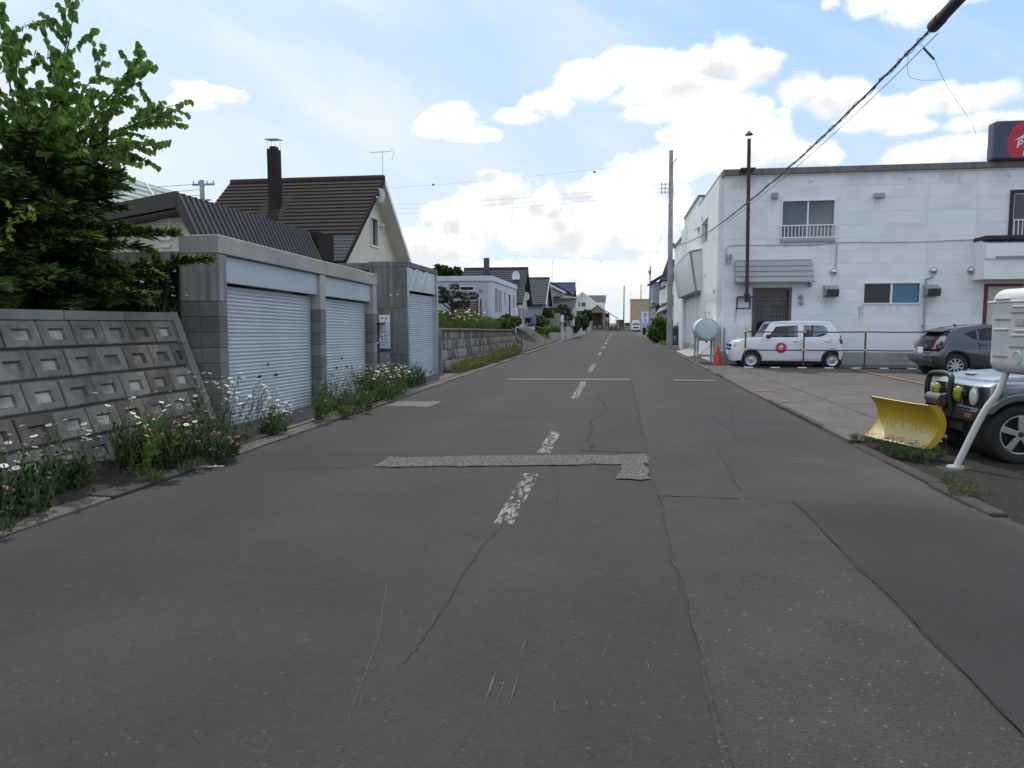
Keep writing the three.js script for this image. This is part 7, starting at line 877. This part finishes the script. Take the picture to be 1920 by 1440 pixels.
{ // grass and weeds in front of the plough and under the tank
  const t = thing('weed_patch', 'dark low grass and weeds at the kerb below the plough blade', 'weeds'), f = rngOf(812); weedParts(t, f, { x: 3.25, z: -8.45, r: .26, sz: 1.9, stems: 400, h: .09, leaves: 8, ls: .075, leaf: blade, green: [.045, .08, .027] }); weedParts(t, f, { x: 3.22, z: -8.3, r: .2, sz: 1.6, stems: 130, h: .05, leaves: 9, ls: .02, leaf: heart, green: [.045, .075, .028] }); weedParts(t, f, { x: 3.05, z: -9.2, r: .16, sz: 1.5, stems: 60, h: .08, leaves: 6, ls: .07, leaf: blade, green: [.06, .09, .03] });
  const d = thing('dandelion_head', 'pale seed head on a thin stalk in front of the off-road car', 'seed head'); part('stalk', tube([[3.62, .03, -8.42], [3.63, .14, -8.42], [3.61, .24, -8.41]], .003, 4, 8), stemGreen, d); const g = []; const ff = rngOf(4); for (let i = 0; i < 60; i++) { const q = V(ff() - .5, ff() - .5, ff() - .5).normalize().multiplyScalar(.022); g.push(cyl([3.61, .25, -8.41], [3.61 + q.x, .25 + q.y, -8.41 + q.z], .0005, .0022, 3)); } part('seed_ball', g, mat([.5, .49, .45], .9), d);
  const u = thing('weed_patch', 'sparse weeds on the bare soil under the fuel tank', 'weeds'), f2 = rngOf(991); weedParts(u, f2, { x: 3.12, z: -6.9, r: .14, sz: 3, stems: 90, h: .04, leaves: 7, ls: .035, leaf: blade, green: [.045, .07, .025] });
  const v = thing('dry_weed', 'brown dry weed tuft on the kerb near the tank leg', 'dry weed'); weedParts(v, f2, { x: 2.98, z: -6.55, r: .12, stems: 60, h: .05, leaves: 7, ls: .05, leaf: blade, green: [.16, .10, .05] });
}
// ------------------------------------------------ shrubs made of leaf clumps
const clump = (seed, n, w, leaf = lance) => { const f = rngOf(seed), L = []; for (let i = 0; i < n; i++) { const p = V(f() - .5, f() - .5, f() - .5).multiplyScalar(1.1), [q] = orient(V(f() - .5, f() * .9, f() - .5), f() * 6, 1), g = leaf.clone(); g.applyMatrix4(place(p, q, w * (.7 + .6 * f()))); L.push(g); } return join(L); };
const clumpA = clump(1, 14, .7), clumpB = clump(2, 16, .6, heart), needleTuft = (() => { const f = rngOf(9), L = []; for (let i = 0; i < 26; i++) { const d = V(f() - .5, f() * .8, f() - .5).normalize(), s = V(d.z, 0, -d.x).normalize().multiplyScalar(.035); L.push(s.x, 0, s.z, -s.x, 0, -s.z, d.x, d.y, d.z); } return tris(L); })();
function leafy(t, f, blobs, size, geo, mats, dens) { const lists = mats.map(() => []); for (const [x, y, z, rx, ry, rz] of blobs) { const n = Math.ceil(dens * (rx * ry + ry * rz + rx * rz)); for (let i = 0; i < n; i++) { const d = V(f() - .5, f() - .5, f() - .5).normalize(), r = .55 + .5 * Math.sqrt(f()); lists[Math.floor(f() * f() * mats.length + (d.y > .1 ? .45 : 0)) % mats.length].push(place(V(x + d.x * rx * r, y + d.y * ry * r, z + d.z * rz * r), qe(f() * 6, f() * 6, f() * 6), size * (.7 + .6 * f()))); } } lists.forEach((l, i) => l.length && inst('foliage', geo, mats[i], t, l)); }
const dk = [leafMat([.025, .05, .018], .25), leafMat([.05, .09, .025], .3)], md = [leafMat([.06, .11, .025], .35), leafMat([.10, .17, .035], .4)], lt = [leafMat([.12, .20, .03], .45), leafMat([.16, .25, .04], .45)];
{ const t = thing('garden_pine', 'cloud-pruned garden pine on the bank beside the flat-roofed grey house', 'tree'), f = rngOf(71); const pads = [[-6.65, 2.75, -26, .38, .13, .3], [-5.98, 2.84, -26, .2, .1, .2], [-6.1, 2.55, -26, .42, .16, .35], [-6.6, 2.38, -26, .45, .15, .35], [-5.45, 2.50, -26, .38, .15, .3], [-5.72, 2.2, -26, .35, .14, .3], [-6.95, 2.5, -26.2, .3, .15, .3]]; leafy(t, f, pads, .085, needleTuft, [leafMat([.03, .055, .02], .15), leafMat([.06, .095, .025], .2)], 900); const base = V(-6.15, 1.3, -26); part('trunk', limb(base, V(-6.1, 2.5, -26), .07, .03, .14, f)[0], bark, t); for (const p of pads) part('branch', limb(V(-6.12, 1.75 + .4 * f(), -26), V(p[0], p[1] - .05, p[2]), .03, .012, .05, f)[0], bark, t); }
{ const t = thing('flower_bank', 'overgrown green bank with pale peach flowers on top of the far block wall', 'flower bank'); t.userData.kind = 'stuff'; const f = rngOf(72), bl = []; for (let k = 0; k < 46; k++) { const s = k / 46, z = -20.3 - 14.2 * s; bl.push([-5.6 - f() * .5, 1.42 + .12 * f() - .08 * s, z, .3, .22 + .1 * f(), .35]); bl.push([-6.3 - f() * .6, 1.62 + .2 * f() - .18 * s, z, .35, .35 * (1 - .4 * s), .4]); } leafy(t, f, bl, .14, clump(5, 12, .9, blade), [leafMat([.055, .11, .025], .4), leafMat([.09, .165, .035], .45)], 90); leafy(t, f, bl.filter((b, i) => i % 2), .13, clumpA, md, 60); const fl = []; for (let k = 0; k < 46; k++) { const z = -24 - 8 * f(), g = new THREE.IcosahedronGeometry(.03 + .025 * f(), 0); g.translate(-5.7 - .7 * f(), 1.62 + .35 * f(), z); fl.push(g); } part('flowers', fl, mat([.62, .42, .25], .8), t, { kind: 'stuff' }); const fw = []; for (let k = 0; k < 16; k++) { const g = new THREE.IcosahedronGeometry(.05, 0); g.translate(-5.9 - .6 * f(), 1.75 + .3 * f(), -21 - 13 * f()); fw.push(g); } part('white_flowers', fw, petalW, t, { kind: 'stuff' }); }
function shrub(name, label, cat, seed, blobs, size, mats, dens, stem, geo = clumpB) { const t = thing(name, label, cat), f = rngOf(seed); leafy(t, f, blobs, size, geo, mats, dens); if (stem) part('trunk', limb(V(...stem[0]), V(...stem[1]), stem[2], stem[2] * .5, .1, f)[0], bark, t); return t; }
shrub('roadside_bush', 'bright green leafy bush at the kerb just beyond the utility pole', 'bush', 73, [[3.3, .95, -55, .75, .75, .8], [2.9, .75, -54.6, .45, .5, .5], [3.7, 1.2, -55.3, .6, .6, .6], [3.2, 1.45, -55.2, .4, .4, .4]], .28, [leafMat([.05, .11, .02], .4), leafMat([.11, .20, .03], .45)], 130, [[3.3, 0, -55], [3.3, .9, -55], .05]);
{ const t = thing('verge_grass', 'yellowish grass at the foot of the roadside bush', 'grass'); t.userData.kind = 'stuff'; const f = rngOf(74); weedParts(t, f, { x: 3.25, z: -50, r: .3, sz: 10, stems: 200, h: .18, leaves: 5, ls: .2, leaf: blade, green: [.15, .18, .05] }); }
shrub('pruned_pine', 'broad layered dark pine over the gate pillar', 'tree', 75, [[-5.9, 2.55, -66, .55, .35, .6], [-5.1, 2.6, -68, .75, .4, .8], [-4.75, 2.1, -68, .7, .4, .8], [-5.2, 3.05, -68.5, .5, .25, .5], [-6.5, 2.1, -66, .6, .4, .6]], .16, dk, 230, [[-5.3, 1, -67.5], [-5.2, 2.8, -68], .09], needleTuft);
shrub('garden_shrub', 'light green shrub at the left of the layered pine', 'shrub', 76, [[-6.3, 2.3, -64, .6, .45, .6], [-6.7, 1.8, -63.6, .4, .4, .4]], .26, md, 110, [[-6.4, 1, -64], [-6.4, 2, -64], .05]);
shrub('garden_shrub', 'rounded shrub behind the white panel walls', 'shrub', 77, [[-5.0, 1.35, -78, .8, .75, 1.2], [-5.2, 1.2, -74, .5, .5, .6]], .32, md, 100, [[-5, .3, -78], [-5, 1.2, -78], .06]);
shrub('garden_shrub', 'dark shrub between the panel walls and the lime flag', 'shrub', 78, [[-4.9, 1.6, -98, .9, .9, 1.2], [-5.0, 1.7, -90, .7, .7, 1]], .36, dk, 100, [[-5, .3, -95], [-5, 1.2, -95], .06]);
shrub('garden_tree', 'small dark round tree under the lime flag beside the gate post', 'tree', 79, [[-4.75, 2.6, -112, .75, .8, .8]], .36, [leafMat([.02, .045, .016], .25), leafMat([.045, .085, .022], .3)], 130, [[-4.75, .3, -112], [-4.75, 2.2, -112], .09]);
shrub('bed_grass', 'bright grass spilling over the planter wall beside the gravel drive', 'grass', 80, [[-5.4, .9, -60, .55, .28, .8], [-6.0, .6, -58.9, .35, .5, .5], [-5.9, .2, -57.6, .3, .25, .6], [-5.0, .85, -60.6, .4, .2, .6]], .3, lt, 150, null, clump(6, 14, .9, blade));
shrub('background_tree', 'feathery tree tops showing above the flat roof of the grey house', 'tree', 81, [[-13.9, 5.5, -56, .7, .5, .7], [-12.9, 5.35, -56, .5, .45, .6], [-14.6, 5.1, -56, .9, .5, .8], [-11.9, 5.0, -57, .25, .3, .3]], .32, dk, 60, [[-13.4, 1.5, -56], [-13.4, 5.2, -56], .12]);
shrub('drive_weeds', 'green weeds at the doorway of the flat-roofed grey house', 'weeds', 82, [[-6.1, 1.6, -43, .2, .2, .5], [-6.05, 1.55, -39.5, .25, .3, 1.2], [-5.8, 1.45, -36, .3, .22, .9]], .2, md, 140);
shrub('garden_shrub', 'low dark shrubs on the terrace behind the baluster fence', 'shrub', 84, [[-6.3, 1.85, -10.0, .6, .4, .4], [-7.3, 1.9, -9.9, .7, .45, .5], [-8.4, 1.95, -9.8, .7, .5, .5]], .16, dk, 260);
shrub('house_shrub', 'grey-green shrub under the steep grey-green roof', 'shrub', 83, [[-7.0, 1.7, -62, .7, .35, .5], [-6.3, 1.5, -61.8, .4, .3, .4]], .24, [leafMat([.09, .13, .06], .3), leafMat([.14, .17, .06], .35)], 120);

renderer.render(scene, camera);
